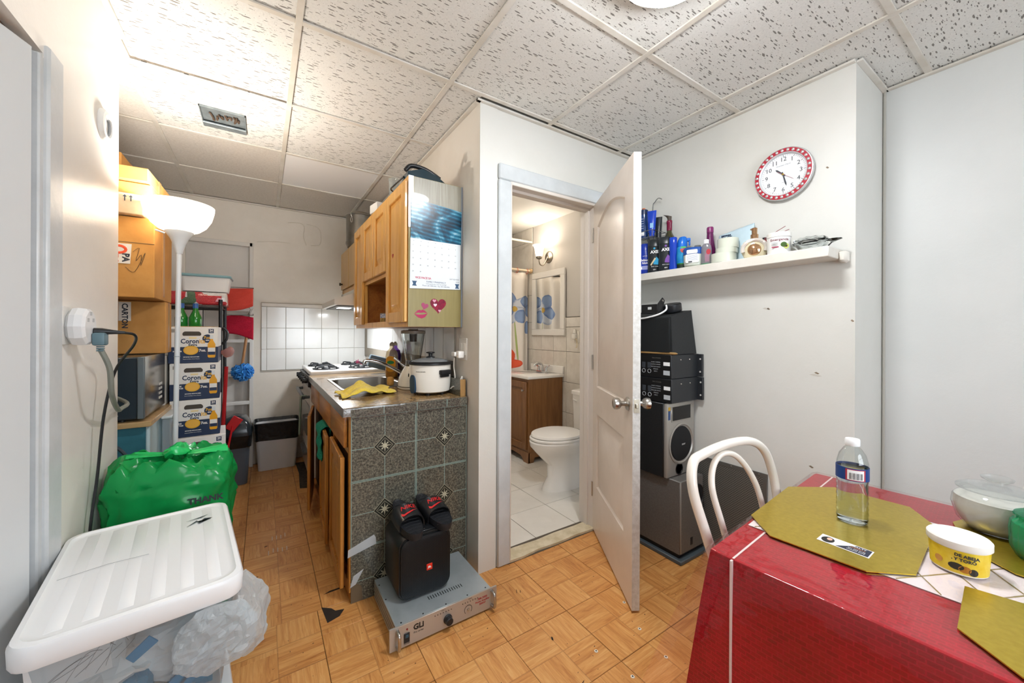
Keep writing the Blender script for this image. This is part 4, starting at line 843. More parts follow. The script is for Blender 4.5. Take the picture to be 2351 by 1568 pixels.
# calendar
cal = thing('wall_calendar', 'wall calendar with blue wave picture and September date grid', 'calendar', (0.77, uy0, 1.70))
def wave_mat():
    k = NT('calendar_wave_picture'); mp = k.coord((7, 1, 14), (0, R(-14), 0)); w = k.n('TexWave', Scale=1.1, Distortion=4.0, Detail=4.0); w.bands_direction = 'Z'; k.l(mp, 0, w, 'Vector')
    n_ = k.n('TexNoise', Scale=1.0, Detail=6.0, Distortion=1.0); mp2 = k.coord((9, 1, 9)); k.l(mp2, 0, n_, 'Vector')
    m = k.n('Math', operation='MULTIPLY_ADD'); m.inputs[1].default_value = 0.12; k.l(w, 0, m, 0); k.l(n_, 0, m, 2)
    rp = k.ramp([(0.40, '06283c'), (0.53, '0f5878'), (0.63, '3a8fae'), (0.74, 'c3dfe6')]); k.l(m, 0, rp, 0); k.l(rp, 0, k.b, 'Base Color'); k.b.inputs['Roughness'].default_value = 0.25; return k.m
Mc = frame((0.0, uy0 - 0.004, 0.0), *TO_CAM)
pg = decal(cal, 'picture_page', [(0.632, 1.725), (0.915, 1.722), (0.919, 1.905), (0.634, 1.93)], wave_mat(), Mc, 0.0015)
gp = decal(cal, 'date_page', [(0.628, 1.465), (0.912, 1.475), (0.914, 1.723), (0.631, 1.7255)], P('paper_white', 'e4ebf0', 0.5), Mc, 0.0012)
INK = P('ink_dark', '30343c', 0.6); INKB = P('ink_blue', '3a5a7c', 0.6); INKR = P('ink_pink', 'c8687c', 0.6)
day = 1
for r_ in range(6):
    for c_ in range(7):
        if r_ == 0: text(gp, 'weekday_print', 'SMTWTFS'[c_], 0.006, INKB, Mc @ Matrix.Translation((0.648 + 0.0395 * c_, 1.712, 0.0014)), 0.0002); continue
        if day > 30: continue
        text(gp, 'date_print', str(day), 0.008, INK, Mc @ Matrix.Translation((0.645 + 0.0395 * c_, 1.695 - 0.034 * (r_ - 1) - 0.004, 0.0014)), 0.0002); day += 1
text(gp, 'month_print', 'SEPTIEMBRE', 0.011, P('ink_grey', '8b95a0', 0.6), Mc @ Matrix.Translation((0.906, 1.528, 0.0014)), 0.0002, 'RIGHT'); text(gp, 'year_print', '2024', 0.011, P('ink_grey', '8b95a0', 0.6), Mc @ Matrix.Translation((0.906, 1.514, 0.0014)), 0.0002, 'RIGHT')
text(gp, 'stamp_print', 'VICE PACE SA', 0.014, INKR, Mc @ Matrix.Translation((0.70, 1.523, 0.0014)), 0.0002, bold=0.0006)
text(gp, 'shop_print', "FAMILY PHARMACY", 0.0125, INKB, Mc @ Matrix.Translation((0.772, 1.505, 0.0014)), 0.0002); text(gp, 'address_print', '1237 Bergenline Ave., Union City, NJ 07087', 0.0065, INKB, Mc @ Matrix.Translation((0.772, 1.494, 0.0014)), 0.0002); text(gp, 'phone_print', 'Phone: 201-348-2662   Fax: 201-348-0456', 0.009, INKB, Mc @ Matrix.Translation((0.772, 1.484, 0.0014)), 0.0002)
for x in (0.653, 0.893): decal(gp, 'mortar_print', [(x - 0.014, 1.505), (x + 0.014, 1.505), (x + 0.009, 1.498), (x + 0.007, 1.489), (x + 0.013, 1.480), (x - 0.013, 1.480), (x - 0.007, 1.489), (x - 0.009, 1.498)], INKB, Mc @ Matrix.Translation((0, 0, 0.0013)), 0.0002)
# niche contents
fo = solo('blue_folder', MB().box(0.64, 0.87, 2.33, 2.342, 1.2875, 1.555, 0.003), P('navy_card', '22346e', 0.4), 'upright navy blue folder in the cabinet niche', 'folder')
cn = thing('food_can', 'small blue and yellow can in the cabinet niche', 'can', (0.68, 2.56, 1.287)); b = MB(); b.lathe([(0.033, 0.0), (0.034, 0.002), (0.033, 0.004), (0.033, 0.072), (0.034, 0.075), (0.032, 0.076)], 24, 0, None, (0.68, 2.56, 1.287)); b.build('can_body', P('can_tin', 'a9a49a', 0.3, 0.8), cn)
wrapband(cn, 'can_label', 0.0333, 0, 360, 0.006, 0.045, P('label_sand', 'b58f4d', 0.4, var=(60, '6f6a3a')), (0.68, 2.56, 1.287), 28); wrapband(cn, 'can_label_top', 0.0333, 0, 360, 0.045, 0.07, P('label_blue', '2f5ba0', 0.4, var=(90, 'd9d9d9')), (0.68, 2.56, 1.287), 28)
solo('red_spatula', MB().tube(smooth_path([(0.645, 2.42, 1.292), (0.642, 2.60, 1.292), (0.642, 2.80, 1.294)], 4), [0.004] * 6 + [0.008] * 3, 8), P('red_plastic', 'c0241f', 0.35), 'red plastic utensil lying along the niche edge', 'utensil')
# things on top of the wall cabinet
ir = thing('clothes_iron', 'black and teal clothes iron lying on top of the wall cabinet', 'iron', (0.74, 1.98, uz1)); b = MB()
b.loft([[(0.62 + 0.005, y, uz1 + z) for y, z in ((1.94, 0.002), (2.03, 0.002), (2.03, 0.03), (1.94, 0.03))], [(0.70, y, uz1 + z) for y, z in ((1.93, 0.002), (2.04, 0.002), (2.04, 0.055), (1.93, 0.055))], [(0.79, y, uz1 + z) for y, z in ((1.94, 0.002), (2.03, 0.002), (2.02, 0.045), (1.95, 0.045))], [(0.87, y, uz1 + z) for y, z in ((1.975, 0.002), (1.995, 0.002), (1.99, 0.015), (1.98, 0.015))]]); b.build('iron_body', P('teal_black_gloss', '16333f', 0.15, coat=0.5), ir)
MB().tube(smooth_path([(0.628, 1.985, uz1 + 0.05), (0.66, 1.985, uz1 + 0.082), (0.74, 1.985, uz1 + 0.078), (0.82, 1.985, uz1 + 0.045)], 6), 0.012, 10).build('handle', M_BLK, ir)
MB().tube(smooth_path([(0.622, 2.0, uz1 + 0.02), (0.60, 2.10, uz1 + 0.0), (0.612, 2.2, uz1 + 0.012), (0.66, 2.24, uz1 + 0.008)], 6), 0.004, 8).build('cord', M_BLK, ir)
b = MB(); b.lathe([(0.03, 0), (0.032, 0.1), (0.034, 0.12), (0.032, 0.12), (0.029, 0.1), (0.027, 0.004)], 20, 0, None, (0.665, 2.32, uz1)); solo('drinking_glass', b, clear('tumbler_glass', 'eef2f2', 0.15, 0.05, 0.15), 'clear drinking glass on top of the wall cabinet', 'glass')
Mw = Matrix.Translation((0.66, 2.66, uz1 + 0.002)) @ Matrix.Rotation(R(8), 4, 'Z'); solo('white_carton', MB().box(-0.04, 0.06, -0.06, 0.06, 0.0, 0.06, 0.003, M=Mw), P('carton_white', 'e9e9e6', 0.6), 'small white carton on the edge of the wall cabinet', 'box')
b = MB(); b.sphere((0.70, 3.08, uz1 + 0.025), 0.05, 12, 8, sz=0.5); b.v = [(x, y, z + 0.012 * noise.noise((x * 40, y * 40, z * 40))) for x, y, z in b.v]; solo('plastic_bag', b, clear('thin_bag', 'f0f0ee', 0.1, 0.2, 0.6), 'crumpled white plastic bag beside the cooking pot', 'bag')
# ---- cabinet over the hood
hc = thing('hood_cabinet', 'small two-door oak cabinet above the range hood', 'cabinet', (0.77, 3.6, 1.62))
MB().box(0.652, 0.922, 3.215, 3.985, 1.60, 2.0).build('body', W_H, hc, flat=True)
b = MB(); b.box(0.648, 0.668, 3.21, 3.99, 1.60, 1.635); b.build('lower_rail', W_HY, hc)
for y1 in (3.60, 3.98):
    dd = MB().box(0, 0.365, 0, 0.345, 0, 0.018, 0.003, M=frame((0.651, y1, 1.64), *TO_LEFT)).build('door', wood('pale_oak', 'd2ad6b', 'b98d48', 'Z', 16), hc)
b = MB(); b.lathe([(0.008, 0), (0.007, 0.012), (0.015, 0.018), (0.015, 0.026), (0, 0.03)], 14, 0, frame((0.633, 3.90, 1.69), *TO_LEFT)); b.build('knob', P('bronze', '4b3d30', 0.4, 0.8), dd)
for z in (1.70, 1.93): MB().box(0.628, 0.652, 3.222, 3.234, z, z + 0.05, 0.002).build('hinge', P('bronze', '4b3d30', 0.4, 0.8), hc)
# ---- range hood
rh = thing('range_hood', 'white range hood with sloping front under the small cabinet', 'range hood', (0.7, 3.6, 1.45)); b = MB()
prof = [(0.47, 1.455), (0.47, 1.50), (0.64, 1.56), (0.64, 1.598), (0.92, 1.598), (0.92, 1.455)]
b.add([(x, y, z) for y in (3.25, 3.99) for x, z in prof], [tuple(range(6)), tuple(range(6, 12))] + [(i, (i + 1) % 6, 6 + (i + 1) % 6, 6 + i) for i in range(6)]); b.build('canopy', P('hood_white', 'dedad3', 0.3), rh, flat=True)
MB().box(0.50, 0.88, 3.30, 3.94, 1.447, 1.4548).build('filter', P('hood_filter', '5a5650', 0.5, 0.6), rh)
MB().box(0.54, 0.64, 3.50, 3.62, 1.444, 1.4468, 0.002).build('hood_light', P('hood_lamp_glow', 'ffffff', 0.5, emit=('f4f8ff', 12.0)), rh)
lamp('hood_bulb', 'AREA', (0.60, 3.56, 1.44), 7.0, (0.95, 0.98, 1.0), 0.1)
# ---- stock pot
b = MB(); pc = (0.755, 3.70, 2.0)
pt = thing('stock_pot', 'dull aluminium stock pot with bail handle near the ceiling', 'pot', pc)
b.lathe([(0.09, 0.004), (0.115, 0.012), (0.128, 0.04), (0.128, 0.06), (0.124, 0.064), (0.126, 0.29), (0.131, 0.295), (0.127, 0.295), (0.12, 0.06), (0.0, 0.03)], 40, 0, None, pc); b.build('pot_body', P('dull_aluminium', '9a9791', 0.38, 0.9, var=(6, '827f78')), pt)
MB().tube(smooth_path([(0.66, 3.60, 2.26), (0.652, 3.59, 2.29), (0.70, 3.56, 2.305), (0.80, 3.57, 2.306), (0.87, 3.62, 2.30)], 5), 0.004, 8).build('bail_handle', M_STEEL, pt)
MB().tube([(0.655 + 0.008 * math.cos(R(a)), 3.592 + 0.002, 2.235 + 0.022 * math.sin(R(a))) for a in range(0, 360, 30)], 0.003, 6, True).build('handle_lug', M_STEEL, pt)
# ================================================================ ALCOVE AND LEFT SIDE
def crumple(b, amp, f, seed=0.0, zmin=None):
    o = []
    for x, y, z in b.v:
        n_ = noise.noise_vector((x * f + seed, y * f, z * f)); m = noise.noise_vector((x * f * 2.7, y * f * 2.7 + seed, z * f * 2.7))
        p = (x + amp * (n_.x + 0.4 * m.x), y + amp * (n_.y + 0.4 * m.y), z + amp * (n_.z + 0.4 * m.z))
        if zmin is not None: p = (p[0], p[1], max(p[2], zmin))
        o.append(p)
    b.v = o; return b
# ---- floor lamp
lx, ly = -0.326, 2.328
fl_ = thing('floor_lamp', 'tall white torchiere floor lamp with glowing bowl shade', 'lamp', (lx, ly, 0))
M_LW = P('lamp_white_metal', 'd9dfe3', 0.3)
b = MB(); b.lathe([(0.125, 0.0), (0.125, 0.012), (0.11, 0.02), (0.02, 0.035), (0.0, 0.035)], 32, 0, None, (lx - 0.02, ly, 0)); b.build('base', M_LW, fl_)
MB().tube([(lx - 0.02, ly, 0.03), (lx, ly, 1.615)], 0.0102, 16).build('pole', M_LW, fl_)
for z in (0.62, 1.12): b = MB(); b.lathe([(0.0115, 0), (0.0115, 0.004)], 16, 0, None, (lx - 0.02 + 0.02 * z / 1.6, ly, z)); b.build('pole_joint', P('joint_grey', 'aab3ba', 0.3), fl_)
b = MB(); b.lathe([(0.0125, 1.600), (0.015, 1.612), (0.022, 1.64), (0.034, 1.67), (0.05, 1.695), (0.054, 1.704), (0.045, 1.704), (0.0, 1.69)], 28, 0, None, (lx, ly, 0)); b.build('socket_cup', M_LW, fl_)
b = MB(); b.cyl((lx - 0.045, ly - 0.035, 1.683), (lx - 0.075, ly - 0.05, 1.69), 0.004, n=8); b.build('switch', M_LW, fl_)
k = NT('lamp_shade_glass'); d_ = k.n('BsdfTranslucent'); d_.inputs[0].default_value = (1, 0.96, 0.9, 1); e_ = k.n('Emission'); e_.inputs[0].default_value = hx('fff3e2'); e_.inputs[1].default_value = 0.5
a_ = k.n('AddShader'); k.l(d_, 0, a_, 0); k.l(e_, 0, a_, 1); k.l(a_, 0, k.out, 'Surface')
b = MB(); b.lathe([(0.05, 1.700), (0.075, 1.711), (0.100, 1.734), (0.119, 1.768), (0.129, 1.808), (0.131, 1.828), (0.127, 1.828), (0.125, 1.808), (0.115, 1.770), (0.097, 1.738), (0.073, 1.715), (0.045, 1.704)], 40, 0, None, (lx, ly, 0), caps=False); b.build('lamp_shade', k.m, fl_)
b = MB(); b.sphere((lx, ly, 1.76), 0.03, 14, 10); b.build('bulb', P('bulb_glow', 'ffffff', 0.5, emit=('ffe9cf', 20.0)), fl_)
lamp('floor_lamp_light', 'POINT', (lx, ly, 1.80), 31, (1.0, 0.93, 0.84), 0.045)
# ---- cardboard boxes, microwave, shelf board, mini fridge
M_CARD = P('cardboard', 'c8944f', 0.8, var=(5, 'b8823f'), bump=(40, 0.08)); M_CARD2 = P('cardboard_orange', 'd09a55', 0.75, var=(4, 'be8844')); M_KTAPE = P('box_tape', 'b98d5a', 0.3)
INKC = P('carton_ink', '5d4a35', 0.8)
def carton(label, x0, x1, y0, y1, z0, z1, m, seam=True, rz=0.0):
    t = thing('cardboard_box', label, 'box', ((x0 + x1) / 2, (y0 + y1) / 2, z0), 0, 'stacked cardboard boxes')
    M = Matrix.Translation(((x0 + x1) / 2, (y0 + y1) / 2, z0)) @ Matrix.Rotation(R(rz), 4, 'Z'); w, d, h = (x1 - x0) / 2, (y1 - y0) / 2, z1 - z0
    b = MB(); b.box(-w, w, -d, d, 0.0005, h - 0.0005, 0.003, M=M); crumple(b, 0.002, 9, z0); b.build('carton', m, t, flat=True)
    if seam:
        b = MB(); b.box(w - 0.004, w + 0.0012, -0.02, 0.02, h * 0.05, h + 0.0008, M=M); b.box(-w, w + 0.0012, -0.02, 0.02, h - 0.001, h + 0.0012, M=M); b.build('tape_strip', M_KTAPE, t, flat=True)
    return t, M, w, d, h
t6, M6, w, d, h = carton('plain tan cardboard box resting on the microwave', -0.86, -0.424, 2.655, 2.80, 1.123, 1.392, M_CARD2)
MF = frame((0, 2.6535, 0), *TO_CAM)
decal(t6, 'shipping_label', [(-0.60, 1.29), (-0.555, 1.29), (-0.555, 1.385), (-0.60, 1.385)], P('label_white', 'e8e2d6', 0.6), MF, 0.001); text(t6, 'label_print', 'CARTON', 0.03, INK, MF @ Matrix.Translation((-0.578, 1.315, 0.0012)) @ Matrix.Rotation(R(-90), 4, 'Z'), 0.0004, bold=0.001)
t5, M5, w, d, h = carton('large orange-tan cardboard box with a courier label', -0.88, -0.424, 2.40, 2.80, 1.394, 1.762, M_CARD)
MF = frame((0, 2.3975, 0), *TO_CAM)
decal(t5, 'courier_label', [(-0.583, 1.545), (-0.505, 1.545), (-0.500, 1.635), (-0.580, 1.635)], P('label_white', 'e8e2d6', 0.6), MF, 0.001)
b = MB(); b.tube([(-0.543 + 0.024 * math.cos(R(a)), 1.608 + 0.016 * math.sin(R(a)), 0) for a in range(0, 360, 20)], 0.0055, 6, True, M=MF @ Matrix.Translation((0, 0, 0.0015)) @ Matrix.Scale(0.15, 4, (0, 0, 1))); b.build('label_ring', P('label_orange', 'd24a24', 0.5), t5)
text(t5, 'label_print', 'EX', 0.032, P('label_orange', 'd24a24', 0.5), MF @ Matrix.Translation((-0.556, 1.572, 0.0014)) @ Matrix.Rotation(R(-90), 4, 'Z'), 0.0004, bold=0.0015); text(t5, 'label_print', 'PA', 0.032, INK, MF @ Matrix.Translation((-0.520, 1.572, 0.0014)) @ Matrix.Rotation(R(-90), 4, 'Z'), 0.0004, bold=0.0015)
b = MB(); b.tube(smooth_path([(-0.497, 1.60, 0), (-0.475, 1.62, 0), (-0.486, 1.56, 0), (-0.468, 1.59, 0), (-0.47, 1.54, 0), (-0.455, 1.60, 0), (-0.49, 1.51, 0), (-0.52, 1.53, 0)], 4), 0.0009, 4, M=MF @ Matrix.Translation((0, 0, 0.001))); b.build('pen_scribble', INKC, t5)
MB().box(-0.88, -0.424, 2.3985, 2.3995, 1.642, 1.6445).build('flap_crease', INKC, t5, flat=True)
t4, M4, w, d, h = carton('pale cardboard box with arrow print, taped, below the keyboard box', -0.86, -0.455, 2.36, 2.72, 1.764, 1.858, P('cardboard_pale', 'cbb293', 0.6, var=(6, 'b59c7c')))
MF = frame((0, 2.3575, 0), *TO_CAM)
b = MB(); b.tube(smooth_path([(-0.66, 1.832, 0), (-0.60, 1.845, 0), (-0.552, 1.84, 0), (-0.56, 1.82, 0), (-0.59, 1.79, 0)], 6), [0.004] * 12 + [0.008] * 13, 6, M=MF @ Matrix.Scale(0.2, 4, (0, 0, 1))); b.build('smile_print', INK, t4)
for x in (-0.515, -0.495): decal(t4, 'arrow_print', [(x - 0.002, 1.82), (x + 0.002, 1.82), (x + 0.002, 1.838), (x + 0.007, 1.838), (x, 1.848), (x - 0.007, 1.838), (x - 0.002, 1.838)], INK, MF, 0.001)
t3, M3, w, d, h = carton('flat tan box printed SET under the colour box', -0.86, -0.44, 2.42, 2.76, 1.860, 1.925, M_CARD)
MF = frame((0, 2.4175, 0), *TO_CAM); decal(t3, 'print_block', [(-0.66, 1.878), (-0.575, 1.878), (-0.575, 1.905), (-0.66, 1.905)], INKC, MF, 0.0008); text(t3, 'print', 'D-SET', 0.024, P('print_tan', 'd3a25f', 0.7), MF @ Matrix.Translation((-0.615, 1.892, 0.001)), 0.0004, bold=0.0012)
t2, M2, w, d, h = carton('flat tan box with mirrored COLOR print near the ceiling', -0.86, -0.438, 2.40, 2.80, 1.927, 1.99, M_CARD2, rz=-2)
text(t2, 'print', 'COLOR', 0.024, INKC, frame((-0.585, 2.392, 1.958), (-1, 0.03, 0), (0, 0, -1)), 0.0006); text(t2, 'print', 'TV', 0.03, INKC, frame((-0.4345, 2.52, 1.958), *TO_RIGHT), 0.0006)
t1, M1, w, d, h = carton('topmost small tan box touching the ceiling in the alcove', -0.80, -0.545, 2.44, 2.74, 1.992, 2.06, M_CARD)
mw = thing('microwave', 'black and steel microwave on a plywood board', 'microwave', (-0.68, 2.57, 0.828))
MB().box(-0.93, -0.457, 2.372, 2.80, 0.838, 1.12, 0.006).build('case', P('microwave_black', '24313a', 0.3, coat=0.3), mw)
MB().box(-0.4565, -0.450, 2.380, 2.802, 0.840, 1.122, 0.003, seg=2).build('steel_front', P('brushed_steel_front', 'a3a19c', 0.25, 0.95, bump=(160, 0.03)), mw)
MB().box(-0.475, -0.449, 2.364, 2.3795, 0.838, 1.122, 0.004).build('edge_frame', P('frame_grey', '6f7a80', 0.35, 0.4), mw)
b = MB(); b.sphere((-0.70, 2.378, 0.97), 0.10, 24, 12, sy=0.35, sz=0.95); b.build('back_bulge', P('microwave_black', '24313a', 0.3), mw)
for r_ in range(4):
    for c_ in range(3): MB().box(-0.4505, -0.4485, 2.66 + 0.026 * c_, 2.675 + 0.026 * c_, 0.885 + 0.024 * r_, 0.898 + 0.024 * r_, 0.001).build('keypad_button', P('button_pale', 'e3e4e2', 0.4), mw)
MB().box(-0.4505, -0.4485, 2.75, 2.77, 0.90, 0.945, 0.001).build('start_button', P('button_dark', '33383c', 0.4), mw)
for x in (-0.90, -0.53):
    for y in (2.40, 2.77): MB().cyl((x, y, 0.8285), (x, y, 0.84), 0.012, n=10).build('foot', M_BLK, mw)
for q in (((-0.55, 2.3655, 1.08),), ((-0.54, 2.3655, 0.86),), ((-0.60, 2.3655, 1.05),)): MB().cyl(q[0][:1] + (2.3735,) + q[0][2:], q[0], 0.004, n=8).build('screw', M_STEEL, mw)
solo('plywood_board', MB().box(-1.0, -0.425, 2.355, 2.99, 0.803, 0.827, 0.002), wood('plywood', 'c8a878', 'a98758', 'X', 14), 'rough plywood board carrying the microwave', 'board')
fg = thing('mini_fridge', 'small white refrigerator with black coil rack under the board', 'refrigerator', (-0.72, 2.66, 0)); M_TEAL = P('fridge_white', 'b5ccd2', 0.35)
MB().box(-0.98, -0.44, 2.41, 2.97, 0.02, 0.802, 0.008).build('cabinet', M_TEAL, fg)
b = MB(); b.box(-0.96, -0.452, 2.404, 2.41, 0.05, 0.795); b.build('rear_panel', P('fridge_rear_teal', '3b7c8c', 0.5, var=(5, '2d6472')), fg, flat=True)
for k in range(14): MB().tube([(-0.90 + 0.025 * k, 2.385, 0.12), (-0.90 + 0.025 * k, 2.385, 0.66)], 0.0018, 6).build('coil_wire', M_BLK, fg)
b = MB(); pts = []
for k in range(9): pts += [(-0.91, 2.378, 0.14 + 0.06 * k), (-0.56, 2.378, 0.14 + 0.06 * k)] if k % 2 == 0 else [(-0.56, 2.378, 0.14 + 0.06 * k), (-0.91, 2.378, 0.14 + 0.06 * k)]
b.tube(pts, 0.004, 8); b.build('condenser_coil', M_BLK, fg)
MB().tube(smooth_path([(-0.66, 2.37, 0.70), (-0.56, 2.34, 0.745), (-0.50, 2.34, 0.68), (-0.49, 2.36, 0.60)], 6), 0.007, 8).build('hose', P('hose_grey', '3d4a52', 0.5), fg)
for x in (-0.95, -0.47):
    for y in (2.44, 2.94): MB().cyl((x, y, 0.0), (x, y, 0.022), 0.015, n=8).build('foot', M_BLK, fg)
wcb = thing('product_carton', 'white product carton standing between microwave and beer cases', 'box', (-0.52, 2.9, 0.827)); MB().box(-0.62, -0.452, 2.815, 2.975, 0.8275, 1.10, 0.002).build('carton', P('carton_white2', 'e3e0da', 0.6), wcb, flat=True)
MF = frame((0, 2.8148, 0), *TO_CAM)
text(wcb, 'print', 'NG', 0.025, INK, MF @ Matrix.Translation((-0.472, 1.045, 0)), 0.0006)
for z in (0.86, 0.90, 0.99, 1.075): decal(wcb, 'print_line', [(-0.475, z), (-0.46, z + 0.012), (-0.462, z + 0.014), (-0.477, z + 0.002)], INK, MF, 0.0006)
cb = thing('clear_bin', 'clear plastic storage box wedged beside the beer cases', 'box', (-0.40, 2.74, 0)); b = MB(); b.box(-0.428, -0.395, 2.60, 2.80, 0.55, 0.79, 0.004); b.build('bin_wall', clear('clear_bin_plastic', 'dfeaf0', 0.15, 0.08, 0.5), cb)
MB().box(-0.432, -0.39, 2.595, 2.805, 0.79, 0.803, 0.003).build('bin_lid', P('bin_lid', 'd8e2e8', 0.3), cb); MB().box(-0.428, -0.395, 2.60, 2.80, 0.002, 0.55, 0.004).build('bin_below', P('bin_below_white', 'cfd8dd', 0.4), cb)
# ---- beer cases
M_CW = P('case_white', 'e9e8e4', 0.45); M_CN = P('case_navy', '1d2f4f', 0.45); M_GOLD = P('case_gold', 'e0ac2c', 0.4); M_ORNG = P('case_orange', 'e8b54b', 0.4)
def beer_case():
    t = thing('beer_case', 'x', 'beer case', (0, 0, 0)); w, h, d = 0.224, 0.203, 0.27
    b = MB(); b.box(-w / 2, w / 2, 0, d, h * 0.44, h, 0.002); b.build('carton', M_CW, t, world=False, flat=True)
    b = MB(); b.box(-w / 2, w / 2, 0, d, 0, h * 0.44, 0.002); b.build('navy_base', M_CN, t, world=False, flat=True)
    Mf = frame((0, -0.0004, 0), *TO_CAM); T = Matrix.Translation
    def tx(s_, sz, m, x, z, **kw): text(t, 'lettering', s_, sz, m, Mf @ T((x, z, 0.0004)), 0.0004, world=False, **kw)
    def dc(n_, poly, m, lift=0.0): decal(t, n_, poly, m, Mf @ T((0, 0, lift)), 0.0005, world=False)
    hand = [(x - 0.008, z + 0.167 + 0.006 * math.cos(x * 60)) for x, z in rrect(-0.042, 0.042, -0.012, 0.012, 0.011, 4)]
    dc('handle_hole', hand, P('handle_hole_shadow', '4b4640', 0.8), 0.0002)
    tx('Coron', 0.036, M_CN, -0.058, 0.122, align='LEFT', bold=0.0009, sx=0.85); tx('ita', 0.034, M_ORNG, 0.024, 0.121, align='LEFT', bold=0.0008, sx=0.85); tx('Extra', 0.018, M_CN, -0.004, 0.102, bold=0.0006)
    dc('crown_print', [(-0.02, 0.137), (0.012, 0.137), (0.014, 0.146), (-0.022, 0.146)], P('crown_pale', 'ecd9a0', 0.5))
    dc('round_badge', [(x + 0.063, z + 0.137) for x, z in circ(24, 0.024)], M_CN); tx('7oz.', 0.022, M_GOLD, 0.063, 0.142, bold=0.0008); tx('MINI', 0.008, M_CW, 0.063, 0.127, bold=0.0005)
    dc('count_block', [(0.068, 0.168), (0.092, 0.168), (0.092, 0.192), (0.068, 0.192)], M_CN); tx('24', 0.015, M_CW, 0.080, 0.183, bold=0.0007); tx('PACK', 0.006, M_CW, 0.080, 0.173)
    dc('gold_medal', [(x - 0.012, z + 0.072) for x, z in circ(28, 0.034, 0.026)], M_GOLD, 0.0001); dc('gold_medal_ring', [(x - 0.012, z + 0.072) for x, z in circ(28, 0.029, 0.021)], M_ORNG, 0.0004); tx('LA CERVEZA', 0.0075, P('medal_brown', '8a5a10', 0.5), -0.012, 0.076); tx('MAS FINA', 0.0065, P('medal_brown', '8a5a10', 0.5), -0.012, 0.067)
    tx('MINI', 0.011, M_CW, -0.072, 0.077, bold=0.0006); tx('BOTTLES', 0.0095, M_CW, -0.072, 0.066, bold=0.0005); tx('7oz.', 0.019, M_CW, 0.040, 0.070, bold=0.0008)
    tx('IMPORTED MEXICAN BEER', 0.006, M_CW, -0.01, 0.034, bold=0.0003); tx('Imported Beer from Mexico', 0.0065, M_CW, -0.01, 0.023)
    dc('barcode', [(-0.098, 0.172), (-0.072, 0.172), (-0.072, 0.19), (-0.098, 0.19)], P('barcode_grey', '9a9790', 0.6))
    bx = 0.082
    dc('bottle_neck_print', [(bx - 0.008, 0.150), (bx - 0.007, 0.128), (bx - 0.018, 0.105), (bx - 0.018, 0.035), (bx - 0.014, 0.028), (bx + 0.014, 0.028), (bx + 0.018, 0.035), (bx + 0.018, 0.105), (bx + 0.007, 0.128), (bx + 0.008, 0.150)], P('beer_amber', 'e5a51d', 0.35), 0.0005)
    dc('bottle_cap_print', [(bx - 0.008, 0.135), (bx + 0.008, 0.135), (bx + 0.008, 0.158), (bx - 0.008, 0.158)], P('neck_pale', 'd9dee2', 0.4), 0.0008); dc('bottle_label_print', [(bx - 0.017, 0.062), (bx + 0.017, 0.062), (bx + 0.017, 0.085), (bx - 0.017, 0.085)], M_CW, 0.0009); dc('bottle_label_print', [(bx - 0.017, 0.044), (bx + 0.017, 0.044), (bx + 0.017, 0.062), (bx - 0.017, 0.062)], M_CN, 0.0009)
    return t
proto = beer_case()
labs = ['topmost white and navy beer case, opened flap, beside the lamp pole', 'second beer case from the top of the stack', 'third beer case from the top of the stack', 'fourth beer case from top, just above the green bag', 'fifth beer case from the top, mostly behind the green bag', 'lowest beer case of the stack, standing on the floor']
for i, (x, y, rz) in enumerate(((-0.335, 2.86, 1), (-0.325, 2.84, 3), (-0.322, 2.83, 3), (-0.292, 2.80, 4), (-0.268, 2.75, 4), (-0.272, 2.74, 3))):
    c = proto if i == 0 else copy_tree(proto)
    c.matrix_world = Matrix.Translation((x, y, 0.002 + 0.2105 * (5 - i))) @ Matrix.Rotation(R(rz), 4, 'Z') @ Matrix.Diagonal((1, 1, 1.034, 1)); c['label'] = labs[i]; c['group'] = 'stacked beer cases'
b = MB(); b.box(-0.43, -0.235, 2.87, 3.05, 1.264, 1.268); solo('torn_flap', crumple(b, 0.006, 14), P('flap_brown', 'b59468', 0.8), 'torn cardboard flap lying on the top beer case', 'flap')
# ---- wire rack behind the cases with what it carries
rk = thing('wire_rack', 'black wire shelf rack by the back wall', 'rack', (-0.33, 3.5, 0))
for x in (-0.62, -0.245):
    for y in (3.32, 3.68): MB().tube([(x, y, 0.0), (x, y, 1.46)], 0.0115, 10).build('rack_post', M_BLK, rk)
for z in (0.55, 1.265, 1.405):
    MB().tube([(-0.62, 3.32, z), (-0.245, 3.32, z), (-0.245, 3.68, z), (-0.62, 3.68, z)], 0.006, 8, True).build('shelf_rim', M_BLK, rk)
    for k in range(1, 10): MB().tube([(-0.62, 3.32 + 0.036 * k, z), (-0.245, 3.32 + 0.036 * k, z)], 0.0025, 6).build('shelf_wire', M_BLK, rk)
for x in (-0.45, -0.34): MB().tube([(x, 3.32, 1.265), (x, 3.32, 1.405)], 0.003, 6).build('shelf_brace', M_BLK, rk)
def xmas():
    k = NT('holiday_wrap'); mp = k.coord((9, 9, 9)); v = k.n('TexVoronoi', Scale=1.0); v.feature = 'F1'; v.distance = 'CHEBYCHEV'; k.l(mp, 0, v, 'Vector'); sp = k.n('SeparateColor'); k.l(v, 'Color', sp, 0)
    rp = k.ramp([(0.0, 'c01f2b'), (0.5, 'b81a2a'), (0.52, 'd9d2cf'), (0.8, 'e2dcd8'), (0.82, '4d6b4a')]); rp.color_ramp.interpolation = 'CONSTANT'; k.l(sp, 0, rp, 0); k.l(rp, 0, k.b, 'Base Color'); k.b.inputs['Roughness'].default_value = 0.15; k.b.inputs['Coat Weight'].default_value = 0.6; n_ = k.n('TexNoise', Scale=30.0); k.l(mp, 0, n_, 'Vector'); k.bump(n_, 0, 0.4, 0.01); return k.m
